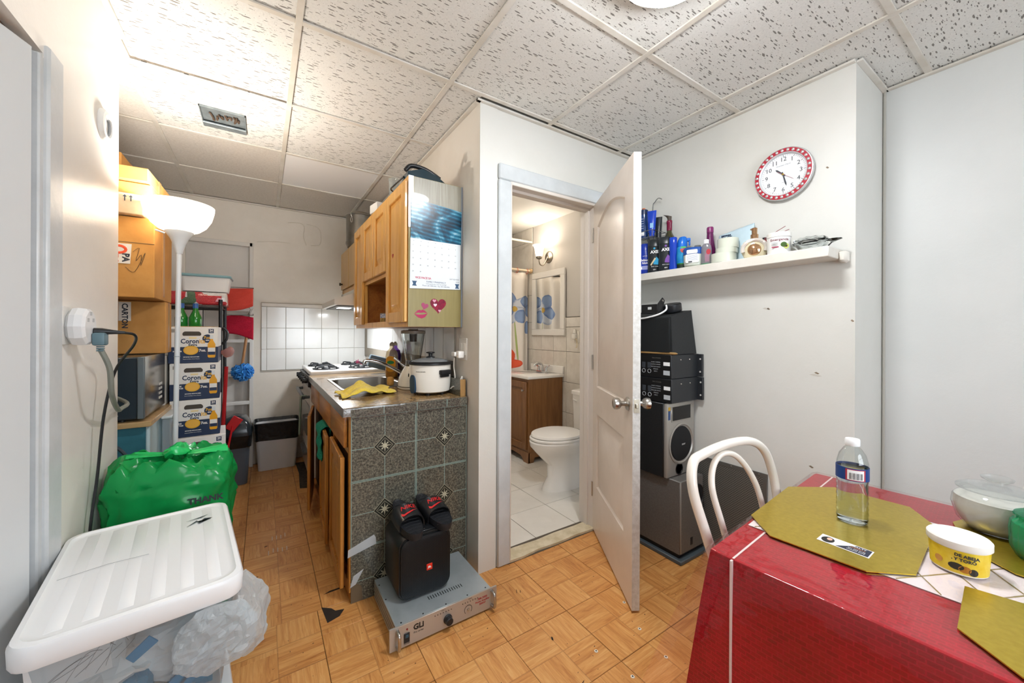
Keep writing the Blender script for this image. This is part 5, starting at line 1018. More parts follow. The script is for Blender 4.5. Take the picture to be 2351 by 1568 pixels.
b = MB(); b.box(-0.63, -0.215, 3.34, 3.66, 1.421, 1.508, 0.012, seg=3); solo('wrapped_packet', crumple(b, 0.007, 12), xmas(), 'red and white holiday-print plastic packet on the wire rack', 'packet')
fb = thing('food_container', 'white plastic tub with teal lid on the holiday packet', 'container', (-0.34, 3.42, 1.55)); b = MB()
b.loft([[(x - 0.335, y + 3.46, 1.517 + z) for x, y in rrect(-w, w, -d, d, 0.03, 4)] for w, d, z in ((0.125, 0.09, 0.0), (0.14, 0.105, 0.10))]); b.build('tub', P('tub_white', 'e9eaea', 0.35), fb)
b = MB(); b.loft([[(x - 0.335, y + 3.46, 1.517 + z) for x, y in rrect(-w, w, -d, d, 0.035, 4)] for w, d, z in ((0.148, 0.113, 0.098), (0.15, 0.115, 0.104), (0.145, 0.11, 0.116), (0.12, 0.09, 0.118))]); b.build('lid', P('tub_lid_teal', '7fa7b0', 0.3), fb)
def gbottle(x, y, lab):
    t = thing('green_bottle', lab, 'bottle', (x, y, 1.304), 0, 'bottles on the wire rack'); b = MB(); b.lathe([(0.03, 0), (0.033, 0.004), (0.033, 0.06), (0.016, 0.10), (0.0135, 0.11), (0.0135, 0.125)], 20, 0, None, (x, y, 1.304 - 0.12)); b.build('bottle', P('green_glass', '1d7a2c', 0.08, coat=0.5), t)
    b = MB(); b.lathe([(0.0145, 0.12), (0.0145, 0.15), (0.0, 0.151)], 16, 0, None, (x, y, 1.304 - 0.12)); b.build('cap', P('cap_blue', '2a5a9c', 0.35), t); return t
# they stand on the opened top case
for x, y, lab in ((-0.355, 3.10, 'green glass bottle with blue cap above the beer cases'), (-0.425, 3.12, 'green bottle half hidden behind the lamp pole')):
    t = gbottle(x, y, lab); t.location.z += 0.08; MW[t.name] = t.matrix_world.copy()
solo('case_board', MB().box(-0.46, -0.30, 3.05, 3.17, 1.2555, 1.263, 0.001), P('flap_brown', 'b59468', 0.8), 'cardboard sheet under the green bottles', 'board')
solo('case_support', MB().box(-0.46, -0.30, 3.14, 3.22, 0.003, 1.255, 0.003), M_CARD2, 'tall cardboard box behind the beer cases', 'box')
# red towels on a line, blue puff on a stick, ladder
def drape(fn, nu, nv, m, label, name, th=0.004): b = MB(); b.grid(fn, nu, nv); o = solo(name, b, m, label, 'towel', 'red towels by the back wall'); o.modifiers.new('th', 'SOLIDIFY').thickness = th; return o
drape(lambda u, v: (-0.268 + 0.20 * u, 3.90 - 0.02 * u + 0.012 * math.sin(v * 5 + u * 4), 1.595 + 0.005 * u - (0.185 - 0.04 * u) * v - 0.015 * math.sin(u * 3) * v), 16, 12, P('coral_towel', 'd84b3e', 0.9, bump=(150, 0.3)), 'coral red towel hung beside the wire rack', 'hanging_towel')
drape(lambda u, v: (-0.265 + 0.20 * u, 3.91 - 0.02 * u + 0.012 * math.sin(v * 6 + u * 5), 1.365 + 0.0 * u - (0.14 + 0.05 * u) * v + 0.01 * math.sin(u * 4)), 16, 12, P('crimson_towel', 'b01133', 0.9, bump=(150, 0.3)), 'crimson towel hung lower beside the wire rack', 'hanging_towel')
for z, lab in ((1.604, 'upper thin line carrying the coral towel'), (1.374, 'lower thin line carrying the crimson towel')): solo('drying_line', MB().tube([(-0.245, 3.69, z - 0.2), (-0.27, 3.895, z), (-0.066, 3.88, z + 0.002), (-0.075, 4.267, z + 0.03)], 0.003, 6), P('line_grey', '6a6763', 0.5), lab, 'line', 'drying lines by the back wall')
ld = thing('step_ladder', 'white metal step ladder folded against the painted door', 'ladder', (-0.2, 4.2, 0)); M_LAD = P('ladder_white', 'dcdbd8', 0.4)
for x in (-0.44, -0.085): MB().box(x - 0.015, x + 0.015, 4.20, 4.235, 0.0, 1.62, 0.003).build('rail', M_LAD, ld)
for z in (0.30, 0.58, 0.86, 1.14, 1.42): MB().box(-0.425, -0.10, 4.17, 4.24, z, z + 0.028, 0.003).build('step', M_LAD, ld)
pf = thing('bath_puff', 'blue mesh bath puff on a wooden handled brush', 'brush', (-0.14, 4.05, 0.9)); b = MB()
for k in range(46):
    a = random.uniform(0, 6.28); e = math.asin(random.uniform(-1, 1)); c = Vector((-0.145 + 0.06 * math.cos(a) * math.cos(e), 4.05 + 0.06 * math.sin(a) * math.cos(e), 0.885 + 0.055 * math.sin(e))); n_ = (c - Vector((-0.145, 4.05, 0.885))).normalized(); u_ = n_.orthogonal().normalized(); w_ = n_.cross(u_)
    ring = [c + n_ * (0.016 * math.sin(3 * t)) + (u_ * math.cos(t) + w_ * math.sin(t)) * 0.032 for t in [2 * math.pi * i / 12 for i in range(12)]]
    b.tube(ring, 0.006, 4, True)
b.sphere((-0.145, 4.05, 0.885), 0.06, 14, 10); b.build('mesh_puff', P('puff_blue', '1d6fc4', 0.5, var=(40, '4aa0e6')), pf)
MB().tube(smooth_path([(-0.15, 4.05, 0.93), (-0.135, 4.05, 1.05), (-0.115, 4.05, 1.22)], 6), 0.011, 8).build('wooden_handle', wood('handle_wood', 'b98a5e', '94653c', 'Z', 30), pf)
MB().tube([(-0.115, 4.05, 1.22), (-0.11, 4.05, 1.29)], 0.014, 8).build('grip', P('grip_green', '8ea88f', 0.6), pf); MB().tube(smooth_path([(-0.11, 4.05, 1.29), (-0.12, 4.04, 1.38), (-0.072, 4.262, 1.46), (-0.09, 4.05, 1.40), (-0.105, 4.05, 1.29)], 5), 0.0018, 6).build('hanging_loop', P('loop_string', 'b8b2a6', 0.8), pf)
b = MB(); b.tube(smooth_path([(-0.245, 3.20, 0.002), (-0.225, 3.21, 0.5), (-0.205, 3.22, 1.0)], 5), 0.011, 8); solo('broom_handle', b, P('red_handle', 'b01f26', 0.35), 'red broom handle leaning behind the beer cases', 'broom')
b = MB(); b.box(-0.035, 0.035, -0.006, 0.006, -0.05, 0.06, 0.004, M=Matrix.Translation((-0.19, 3.685, 0.51)) @ Matrix.Rotation(R(35), 4, 'Y')); b.tube([(-0.195, 3.685, 0.50), (-0.235, 3.66, 0.25), (-0.27, 3.64, 0.002)], 0.008, 8); solo('dustpan', b, P('red_plastic2', 'c01f26', 0.35), 'red dustpan edge above the grey bin', 'dustpan')
b = MB(); b.tube(smooth_path([(-0.245, 3.303, 1.24), (-0.225, 3.303, 1.26), (-0.205, 3.303, 1.23), (-0.212, 3.303, 1.18), (-0.24, 3.303, 1.15)], 5), 0.008, 8); solo('rubber_loop', b, M_BLK, 'black rubber loop hanging on the rack post', 'strap')
b = MB(); b.sphere((-0.19, 3.15, 1.10), 0.035, 10, 8); solo('candy_bag', crumple(b, 0.02, 20), clear('candy_wrap', 'd9b3ae', 0.2, 0.1, 0.6), 'small clear and red wrapper hanging by the cases', 'wrapper')
# ---- bins
M_LINER = P('bin_liner', '15181a', 0.25, bump=(25, 0.6))
wbn = thing('white_bin', 'white kitchen bin with black liner by the back wall', 'bin', (0.11, 4.14, 0)); b = MB()
b.loft([[(x + 0.115, y + 4.115, z) for x, y in rrect(-w, w, -d, d, 0.03, 4)] for w, d, z in ((0.145, 0.10, 0.002), (0.168, 0.125, 0.40))]); b.build('bin_body', P('bin_white', 'd6d7da', 0.4), wbn)
b = MB(); rings = []
for w, z in ((0.165, 0.27), (0.171, 0.275), (0.176, 0.40), (0.180, 0.425), (0.172, 0.43), (0.16, 0.40), (0.15, 0.33)): rings.append([(x + 0.115, y + 4.115, z + (0.012 * noise.noise((x * 30, y * 30, z)) if z < 0.3 else 0)) for x, y in rrect(-w, w, -w + 0.045, w - 0.045, 0.03, 6)])
b.loft(rings, 0, None, False, True); b.build('bin_liner', M_LINER, wbn)
gbn = thing('grey_bin', 'dark grey swing-lid bin with black liner beside the beer cases', 'bin', (-0.16, 3.86, 0)); b = MB(); gx, gy = -0.185, 3.86
b.loft([[(x + gx, y + gy, z) for x, y in rrect(-w, w, -d, d, 0.035, 4)] for w, d, z in ((0.085, 0.11, 0.002), (0.105, 0.14, 0.40))]); b.build('bin_body', P('bin_slate', '4b545e', 0.4), gbn)
b = MB(); b.loft([[(x + gx, y + gy, z + 0.01 * noise.noise((x * 30, y * 30, z))) for x, y in rrect(-w, w, -w - 0.03, w + 0.03, 0.035, 6)] for w, z in ((0.106, 0.30), (0.112, 0.31), (0.115, 0.41), (0.118, 0.42))], 0, None, False, False); b.build('bin_liner', M_LINER, gbn)
b = MB(); b.loft([[(x + gx, y + gy, z) for x, y in rrect(-w, w, -d, d, 0.03, 5)] for w, d, z in ((0.113, 0.148, 0.40), (0.115, 0.15, 0.42), (0.10, 0.13, 0.49), (0.07, 0.10, 0.535), (0.03, 0.06, 0.55))]); b.build('dome_lid', P('bin_lid_black', '22292f', 0.2), gbn)
# ---- green bag
gb = thing('green_bag', 'shiny green plastic bag tied at the top behind the tote', 'bag', (-0.28, 1.97, 0)); b = MB()
def bagring(z, k, seed): return [(-0.285 + 0.0 + (0.185 * k) * math.copysign(abs(math.cos(a)) ** 0.6, math.cos(a)) + 0.012 * noise.noise((math.cos(a) * 3, math.sin(a) * 3, z * 8 + seed)), 1.955 + (0.125 * k) * math.copysign(abs(math.sin(a)) ** 0.65, math.sin(a)) + 0.014 * noise.noise((math.sin(a) * 4 + 5, math.cos(a) * 4, z * 8 + seed)), z + 0.012 * noise.noise((math.cos(a) * 4, math.sin(a) * 4 + 3, z * 5))) for a in [2 * math.pi * i / 72 for i in range(144)]]
rings = [bagring(z, k, 1) for z, k in ((0.0, 0.86), (0.03, 0.96), (0.12, 0.98), (0.25, 0.94), (0.38, 0.96), (0.50, 0.98), (0.60, 1.0), (0.66, 1.02), (0.705, 1.0), (0.735, 0.93), (0.75, 0.85), (0.752, 0.72), (0.745, 0.55), (0.735, 0.38), (0.735, 0.2), (0.75, 0.1), (0.765, 0.07), (0.775, 0.02))]
rings = [[(max(x, -0.478), y, max(z, 0.0015)) for x, y, z in r_] for r_ in rings]
dense = []
for q in range(len(rings) - 1):
    for t in (0.0, 0.25, 0.5, 0.75): dense.append([tuple(Vector(a_).lerp(Vector(b_), t)) for a_, b_ in zip(rings[q], rings[q + 1])])
dense.append(rings[-1]); b.loft(dense)
def ridge(p, f, s_): return (1 - abs(noise.noise((p[0] * f + s_, p[1] * f, p[2] * f * 0.8)))) ** 4
for i, (x, y, z) in enumerate(b.v):      # creases all over, pleats towards the knot
    a = math.atan2(y - 1.955, x + 0.285); rr = math.hypot(x + 0.285, y - 1.955)
    e = 0.020 * (ridge((x, y, z), 7, 1.0) - 0.4) + 0.010 * (ridge((x, y, z), 17, 5.0) - 0.4)
    if z > 0.69: b.v[i] = (x, y, z + e * 0.9 + 0.017 * math.sin(a * 11 + 4 * noise.noise((rr * 20, a, 1))) * min(1, rr / 0.08))
    else: b.v[i] = (max(x + e * math.cos(a), -0.482), y + e * math.sin(a), max(z, 0.0015))
k = NT('green_poly'); k.b.inputs['Base Color'].default_value = hx('1fbf63'); k.b.inputs['Roughness'].default_value = 0.22; mp = k.coord(); n_ = k.n('TexNoise', Scale=5.0, Detail=2.5, Roughness=0.5, Distortion=0.6); k.l(mp, 0, n_, 'Vector'); k.bump(n_, 0, 0.35, 0.05); k.b.inputs['Transmission Weight'].default_value = 0.0
b.build('bag_body', k.m, gb)
b = MB(); b.tube(smooth_path([(-0.30, 1.93, 0.765), (-0.28, 1.90, 0.785), (-0.25, 1.92, 0.775), (-0.26, 1.955, 0.79), (-0.295, 1.95, 0.775)], 5, True), 0.016, 8, True); crumple(b, 0.008, 40); b.build('knot', k.m, gb)
b = MB()
for x, y, dx, dy in ((-0.24, 1.91, 0.12, 0.02), (-0.30, 1.93, -0.11, 0.04), (-0.28, 1.96, 0.03, 0.09)):
    b.grid(lambda u, v, x=x, y=y, dx=dx, dy=dy: (x + dx * u - dy * 0.5 * (v - 0.5), y + dy * u + dx * 0.45 * (v - 0.5), 0.772 - 0.012 * u + 0.02 * math.sin(v * 9) * u), 10, 12)
b.build('tied_handle', k.m, gb)
Mg = frame((-0.175, 1.81, 0.612), (1, 0.04, 0), (0, 0, 1)); text(gb, 'lettering', 'THANK', 0.030, INK, Mg, 0.0008, 'CENTER', bold=0.001)
# ---- tote on a drawer unit
TC = Matrix.Translation((-0.262, 1.435, 0)) @ Matrix.Rotation(R(7.5), 4, 'Z')
dr = thing('drawer_tower', 'white plastic drawer tower under the storage tote', 'drawer unit', M=TC); M_PW = P('drawer_white', 'e6e8ea', 0.35)
b = MB(); b.box(-0.17, 0.175, -0.26, 0.25, 0.0, 0.30, 0.01, seg=2); b.build('frame', M_PW, dr, world=False)
b = MB(); b.box(-0.15, 0.155, -0.268, -0.258, 0.03, 0.27, 0.004); b.build('drawer', clear('drawer_milky', 'e8eef2', 0.1, 0.2, 0.7), dr, world=False)
tt = thing('storage_tote', 'milky plastic storage tote with white ribbed lid, stuffed with wrappings', 'storage tote', M=TC)
M_TOTE = clear('tote_milky', 'e8eef1', 0.06, 0.12, 0.16); M_LID = P('tote_lid_white', 'eceef0', 0.28)
b = MB(); 
def tr(w, l_, z, r_=0.04): return [(x, y, z) for x, y in rrect(-w, w, -l_, l_, r_, 5)]
b.loft([tr(0.15, 0.235, 0.302), tr(0.178, 0.268, 0.60)], 0, None, True, False); b.build('tote_body', M_TOTE, tt, world=False)
b = MB(); b.loft([tr(0.183, 0.276, 0.575), tr(0.188, 0.281, 0.572), tr(0.190, 0.283, 0.578), tr(0.192, 0.285, 0.612, 0.045), tr(0.188, 0.281, 0.62, 0.045), tr(0.178, 0.271, 0.622, 0.045), tr(0.172, 0.265, 0.617, 0.045), tr(0.165, 0.258, 0.617, 0.045)], 0, None, False, True); b.build('lid', M_LID, tt, world=False)
for k_ in range(6):
    x = -0.132 + 0.053 * k_; b = MB(); b.box(x - 0.013, x + 0.013, -0.245, 0.245, 0.6164, 0.6175, 0.001, seg=2); b.build('lid_rib', M_LID, tt, world=False)
decal(tt, 'lid_crack', [(-0.165, 0.02), (-0.08, 0.035), (0.0, 0.028), (0.0, 0.0292), (-0.08, 0.0365), (-0.165, 0.0215)], P('crack_dark', '8b9094', 0.7), Matrix.Translation((0, -0.03, 0.6198)), 0.0003, world=False)
for q in ([(0.08, 0.12), (0.105, 0.155), (0.115, 0.13), (0.125, 0.16), (0.145, 0.15), (0.118, 0.148), (0.112, 0.125), (0.106, 0.145)], [(0.08, 0.165), (0.12, 0.18), (0.135, 0.185), (0.118, 0.172)]): decal(tt, 'lid_hole', q, P('hole_dark', '3a4348', 0.7), Matrix.Translation((0, 0, 0.6199)), 0.0003, world=False)
for i, (x, y, z, rx, m, f) in enumerate(((-0.06, -0.12, 0.42, 0.10, 'e7e9e8', 14), (0.06, -0.14, 0.44, 0.09, 'dfe6ea', 12), (0.0, 0.08, 0.45, 0.12, 'e7e9e8', 10), (-0.03, -0.17, 0.37, 0.055, '1f7fa3', 16), (0.09, -0.17, 0.36, 0.05, '2a86ad', 18), (-0.10, 0.0, 0.40, 0.05, '2a86ad', 14))):
    b = MB(); b.sphere((x, y, z), rx, 28, 18, sx=1.0, sy=0.75, sz=0.8); crumple(b, 0.03, f, i * 3.0); b.v = [(min(max(px, -0.145), 0.145), min(max(py, -0.225), 0.225), min(max(pz, 0.31), 0.565)) for px, py, pz in b.v]; o = b.build('crumpled_bag', P('wrap_' + m, m, 0.45), tt, world=False, flat=True)
bwp = thing('bubble_wrap', 'crumpled bubble wrap bulging from under the tote lid', 'bubble wrap', M=TC)
b = MB(); b.sphere((0.19, -0.20, 0.48), 0.105, 48, 32, sx=0.62, sy=0.95, sz=0.9); crumple(b, 0.026, 11, 4.0); crumple(b, 0.006, 60, 2.0); b.v = [(max(px, 0.168 + 0.0), py, min(pz, 0.574)) for px, py, pz in b.v]
kk = clear('bubble_film', 'eef3f6', 0.03, 0.3, 0.5); nt_ = kk.node_tree
b.build('wrap_sheet', kk, bwp, world=False, flat=True)
b = MB(); b.sphere((0.13, -0.285, 0.49), 0.085, 48, 32, sx=1.0, sy=0.3, sz=0.95); crumple(b, 0.02, 11, 9.0); crumple(b, 0.006, 60, 1.0); b.v = [(px, min(py, -0.272), min(pz, 0.57)) for px, py, pz in b.v]; b.build('wrap_front', kk, bwp, world=False, flat=True)
lfm = P('leaflet_paper', 'd9dbdc', 0.6); lf = MB().box(-0.13, -0.01, -0.2505, -0.249, 0.50, 0.585, M=Matrix.Rotation(R(-4), 4, 'Y')).build('leaflet', lfm, tt, world=False, flat=True)
for q in range(9): MB().tube(smooth_path([(-0.16 + 0.015 * q, -0.2515, 0.50 + 0.008 * (q % 3)), (-0.12 + 0.012 * q, -0.2515, 0.53 + 0.006 * q * (q % 2)), (-0.09 + 0.01 * q, -0.2515, 0.545)], 4), 0.00035, 4).build('leaflet_line', INK, tt, world=False)
for q, (x, z, w_, h_, a) in enumerate(((0.0, 0.50, 0.05, 0.022, 35), (0.085, 0.42, 0.10, 0.02, 42), (0.10, 0.40, 0.09, 0.016, 50), (-0.11, 0.44, 0.08, 0.03, 38), (-0.06, 0.39, 0.07, 0.02, 20))):
    b = MB(); b.box(-w_ / 2, w_ / 2, -0.002, 0.002, -h_ / 2, h_ / 2, 0.001, M=Matrix.Translation((x, -0.232 - 0.002 * q, z)) @ Matrix.Rotation(R(-a), 4, 'Y')); crumple(b, 0.004, 30, q); b.build('blue_wrapper', P('wrapper_blue', '1c86b8', 0.4), tt, world=False, flat=True)
# ---- left wall: outlet, adapter, plugs and cords, thermostat base
wo = thing('outlet_plate', 'painted-over wall plate under the round adapter', 'outlet', (-0.488, 1.645, 1.25)); Mo = frame((-0.4878, 1.655, 1.255), *TO_RIGHT)
MB().box(-0.035, 0.045, -0.056, 0.056, 0, 0.008, 0.002, M=Mo).build('cover_plate', P('plate_cracked', 'd9d7d2', 0.5, bump=(40, 0.3)), wo)
ad = thing('outlet_adapter', 'white octagonal multi-outlet adapter on the left wall', 'adapter', (-0.45, 1.675, 1.25)); M_AD = P('adapter_white2', 'e6e7e8', 0.4)
Ma = frame((-0.4795, 1.672, 1.252), *TO_RIGHT); b = MB(); n8 = 10
b.loft([[(x, y, z) for x, y in circ(n8, r_, r_ * 1.05)] for r_, z in ((0.045, 0.0), (0.054, 0.008), (0.056, 0.02), (0.054, 0.036), (0.046, 0.042))], 0, Ma); b.build('housing', M_AD, ad, flat=True)
for cx_, cz_ in ((0.02, 0.02), (-0.02, 0.02), (0.0, 0.04)): MB().box(cx_ - 0.008, cx_ + 0.008, cz_ - 0.006, cz_ + 0.006, 0.041, 0.0425, 0.001, M=Ma).build('socket', P('socket_grey', 'b9bcbe', 0.4), ad)
pk = thing('black_plug', 'black plug with thin black cord in the adapter', 'plug', (-0.41, 1.70, 1.25))
MB().tube([(-0.4365, 1.692, 1.238), (-0.42, 1.695, 1.238), (-0.395, 1.70, 1.236), (-0.37, 1.705, 1.234)], [0.011, 0.0105, 0.007, 0.0045], 10).build('plug_body', M_BLK, pk)
MB().tube(smooth_path([(-0.372, 1.704, 1.234), (-0.352, 1.73, 1.225), (-0.37, 1.80, 1.19), (-0.43, 1.87, 1.10), (-0.455, 1.86, 0.95), (-0.465, 1.84, 0.75), (-0.470, 1.80, 0.6), (-0.474, 1.77, 0.4), (-0.476, 1.75, 0.15), (-0.474, 1.74, 0.012), (-0.40, 1.79, 0.006)], 8), 0.0042, 8).build('cord', M_BLK, pk)
gk = thing('grey_plug', 'blue-grey angled plug with thick grey cord', 'plug', (-0.42, 1.70, 1.2)); M_GPL = P('plug_bluegrey', '5f7a84', 0.45); M_GCD = P('cord_grey', '7d8077', 0.5)
b = MB(); b.box(-0.022, 0.018, -0.058, -0.018, 0.0425, 0.072, 0.006, M=Ma @ Matrix.Translation((0.02, 0, 0)), seg=2); b.build('plug_body', M_GPL, gk)
for q in range(3): b = MB(); b.box(-0.008, 0.008, -0.064 - 0.006 * q, -0.060 - 0.006 * q, 0.050, 0.066, 0.001, M=Ma @ Matrix.Translation((0.018, 0, 0))); b.build('strain_relief', M_GPL, gk)
p0 = Ma @ Vector((0.018, -0.07, 0.058))
MB().tube(smooth_path([tuple(p0), (-0.405, 1.705, 1.12), (-0.41, 1.75, 1.03), (-0.43, 1.90, 0.96), (-0.455, 2.05, 0.94), (-0.46, 2.15, 0.945), (-0.52, 2.25, 0.96), (-0.60, 2.345, 0.965)], 8), 0.0075, 8).build('cord', M_GCD, gk)
th = thing('wall_bracket', 'round white thermostat base on the left wall', 'bracket', (-0.488, 1.965, 1.985)); Mth = frame((-0.4878, 1.968, 1.985), *TO_RIGHT)
b = MB(); b.lathe([(0.058, 0), (0.058, 0.006), (0.052, 0.014), (0.040, 0.016), (0.036, 0.008), (0.0, 0.008)], 30, 0, Mth); b.build('base_ring', P('bracket_white', 'e2e2e0', 0.35, bump=(30, 0.2)), th)
b = MB(); b.tube([(0.026 * math.cos(R(a)), 0.03 * math.sin(R(a)), 0.012) for a in range(-70, 80, 15)], 0.004, 6, M=Mth); b.build('inner_clip', P('clip_grey', '8e9092', 0.4), th)
# ================================================================ SHELF WITH TOILETRIES
SZ = 1.613
sh = thing('wall_shelf', 'white painted wooden shelf along the clock wall', 'shelf', (2.07, 1.15, 1.57)); M_SH = P('shelf_paint', 'e9e6de', 0.4, bump=(30, 0.12), var=(5, 'dedad0'))
MB().box(1.985, 2.1468, 0.60, 1.7175, SZ - 0.045, SZ, 0.003).build('board', M_SH, sh)
b = MB(); b.box(2.10, 2.1468, 0.572, 0.605, SZ - 0.06, SZ - 0.008, 0.01); crumple(b, 0.004, 40); b.build('plaster_lump', M_SH, sh)
def face(name, label, cat, x, y, rz=-70, group='toiletries on the shelf', z=None): return thing(name, label, cat, (x, y, SZ if z is None else z), R(rz), group)
Tm = Matrix.Translation; FR = frame((0, 0, 0), *TO_CAM)
def oval(prof, n=28, pw=2.4): return lambda b: b.loft([[(x, y, z) for x, y in circ(n, w, d, pw)] for w, d, z in prof])
def ob(t, name, prof, m, pw=2.4, n=28): b = MB(); oval(prof, n, pw)(b); return b.build(name, m, t, world=False)
def tx(t, s_, sz, m, x, z, d, **kw): return text(t, 'lettering', s_, sz, m, FR @ Tm((x, z, d)), 0.0006, world=False, **kw)
def dc(t, n_, poly, m, d): return decal(t, n_, poly, m, FR @ Tm((0, 0, d)), 0.0006, world=False)
M_WHT = P('print_white', 'f2f3f4', 0.4); M_SELS = P('shampoo_blue', '1838a8', 0.25); M_AXB = P('bodywash_black', '20262a', 0.3); M_COB = P('cobalt_plastic', '1440b8', 0.2)
t = face('shampoo_bottle', 'royal blue shampoo bottle nearest the open door', 'bottle', 2.03, 1.552, -60); ob(t, 'bottle', [(0.030, 0.018, 0), (0.033, 0.02, 0.005), (0.033, 0.02, 0.08), (0.027, 0.017, 0.135), (0.024, 0.016, 0.15)], M_SELS); ob(t, 'cap', [(0.024, 0.0165, 0.15), (0.022, 0.015, 0.19), (0.018, 0.012, 0.194)], M_SELS)
tx(t, 'Selsun', 0.020, M_WHT, 0.002, 0.088, 0.0205, bold=0.0005); tx(t, 'blue', 0.020, M_WHT, 0.004, 0.070, 0.0205, bold=0.0005); tx(t, 'ACTIVE', 0.008, M_WHT, 0.004, 0.113, 0.0202); dc(t, 'label_patch', [(-0.022, 0.028), (0.028, 0.028), (0.028, 0.052), (-0.018, 0.052)], P('label_lilac', '9aa2d8', 0.4), 0.020)
dc(t, 'round_seal', [(x - 0.02, z + 0.038) for x, z in circ(14, 0.008)], M_WHT, 0.0205)
for nm, lab, x, y, col_, dots in (('body_wash', 'black body wash bottle with teal print', 2.02, 1.477, '2aa6d8', 0), ('body_wash', 'black body wash bottle with purple print before the wine bottle', 2.015, 1.395, '7a4aa8', 1)):
    t = face(nm, lab, 'bottle', x, y, -62); ob(t, 'bottle', [(0.033, 0.019, 0), (0.036, 0.021, 0.005), (0.034, 0.020, 0.06), (0.036, 0.021, 0.15), (0.037, 0.022, 0.16)], M_AXB); ob(t, 'cap', [(0.037, 0.022, 0.161), (0.035, 0.02, 0.197), (0.03, 0.015, 0.203)], M_AXB)
    tx(t, 'AXE', 0.024, M_WHT, 0.006, 0.125, 0.0215, bold=0.001); dc(t, 'print_blob', [(0.0, 0.05), (0.028, 0.045), (0.03, 0.08), (0.018, 0.095), (0.004, 0.07)], P('print_' + col_, col_, 0.4), 0.0212); tx(t, 'BODY WASH', 0.007, M_WHT, 0.008, 0.036, 0.0212); tx(t, '48H', 0.010, M_WHT, 0.006, 0.017, 0.0212, shear=0.3)
    dc(t, 'print_dot', [(x + 0.006, z + 0.147) for x, z in circ(12, 0.006)], P('print_' + col_, col_, 0.4), 0.0218)
    if not dots: dc(t, 'print_peel', [(-0.018, 0.048), (-0.012, 0.042), (0.016, 0.085), (0.008, 0.09)], P('print_cream', 'd8c49a', 0.4), 0.0216)
t = face('wine_bottle', 'dark green wine bottle with burgundy capsule and brown pourer', 'bottle', 2.09, 1.418); b = MB(); b.lathe([(0.034, 0), (0.0375, 0.004), (0.0375, 0.19), (0.033, 0.212), (0.02, 0.235), (0.0145, 0.25), (0.014, 0.26)], 32); b.build('bottle', P('olive_glass', '38361a', 0.08, coat=0.6), t, world=False)
b = MB(); b.lathe([(0.0152, 0.258), (0.0152, 0.30), (0.0165, 0.302), (0.0165, 0.318), (0.0150, 0.32)], 20); b.build('capsule', P('burgundy_foil', '7a1c3c', 0.25), t, world=False); b = MB(); b.loft([[(x + o_, y, z) for x, y in circ(14, w, w)] for w, z, o_ in ((0.012, 0.32, 0), (0.013, 0.335, 0), (0.016, 0.345, -0.003), (0.011, 0.352, -0.015), (0.002, 0.36, -0.035))]); b.build('pourer', P('pourer_brown', '4a4036', 0.4), t, world=False)
t = face('lotion_bottle', 'slim glossy cobalt blue bottle before the wine bottle', 'bottle', 2.015, 1.342); ob(t, 'bottle', [(0.021, 0.015, 0), (0.0225, 0.017, 0.005), (0.019, 0.015, 0.07), (0.0215, 0.016, 0.15), (0.022, 0.016, 0.185), (0.018, 0.013, 0.19)], M_COB, 2.2)
t = face('air_freshener', 'sky blue aerosol can with blue trigger cap and nozzle tube', 'spray can', 2.062, 1.315, -55); b = MB(); b.lathe([(0.030, 0), (0.032, 0.003), (0.032, 0.10), (0.030, 0.125), (0.026, 0.135)], 28); b.build('can', P('can_sky', '3fb0e0', 0.25, var=(25, '2b94d0')), t, world=False); b = MB(); b.lathe([(0.0325, 0.0), (0.0325, 0.03)], 28); b.build('can_foot', P('can_dark', '2a3a2c', 0.3), t, world=False)
b = MB(); b.lathe([(0.0326, 0.03), (0.0326, 0.036)], 28); b.build('can_green_band', P('band_green', '2e8a3c', 0.3), t, world=False); b = MB(); b.loft([[(x + o_, y, z) for x, y in circ(20, w, w)] for w, z, o_ in ((0.029, 0.134, 0), (0.029, 0.15, 0), (0.026, 0.175, 0.002), (0.018, 0.192, 0.004), (0.010, 0.195, 0.006))]); b.box(0.01, 0.045, -0.01, 0.01, 0.165, 0.185, 0.004); b.box(0.034, 0.044, -0.007, 0.007, 0.14, 0.17, 0.003); b.build('trigger_cap', P('cap_azure', '1c6fd0', 0.25), t, world=False)
dc(t, 'shield_print', [(-0.012, 0.118), (0.016, 0.122), (0.012, 0.105), (0.0, 0.095), (-0.01, 0.105)], P('shield_red', 'c0443a', 0.4), 0.0322); dc(t, 'green_print', [(-0.008, 0.124), (0.018, 0.124), (0.018, 0.131), (-0.008, 0.131)], P('lime', '58d05c', 0.4), 0.0318); MB().tube(smooth_path([(0.02, -0.03, 0.128), (0.05, -0.03, 0.11), (0.075, -0.028, 0.108)], 4), 0.003, 6).build('nozzle_tube', P('tube_grey', '6d7478', 0.4), t, world=False)
t = face('ointment_jar', 'frosted ointment jar with blue lid and white label', 'jar', 2.028, 1.22); ob(t, 'jar', [(0.042, 0.04, 0), (0.049, 0.047, 0.006), (0.053, 0.051, 0.03), (0.053, 0.051, 0.065)], P('jar_frost', 'c9d0c4', 0.25), 2.6); ob(t, 'lid', [(0.055, 0.053, 0.066), (0.055, 0.053, 0.098), (0.05, 0.048, 0.104), (0.0, 0.0, 0.105)], P('lid_blue', '1d4f9e', 0.3), 2.6)
dc(t, 'label', rrect(-0.034, 0.034, 0.018, 0.066, 0.008), M_WHT, 0.0505); [dc(t, 'label_line', [(-0.028, z), (0.028, z), (0.028, z + 0.0014), (-0.028, z + 0.0014)], P('print_bluegrey', '8a97b4', 0.5), 0.0512) for z in (0.056, 0.050, 0.044, 0.038, 0.032)]; dc(t, 'label_barcode', [(-0.02, 0.020), (0.0, 0.020), (0.0, 0.027), (-0.02, 0.027)], INK, 0.0512)
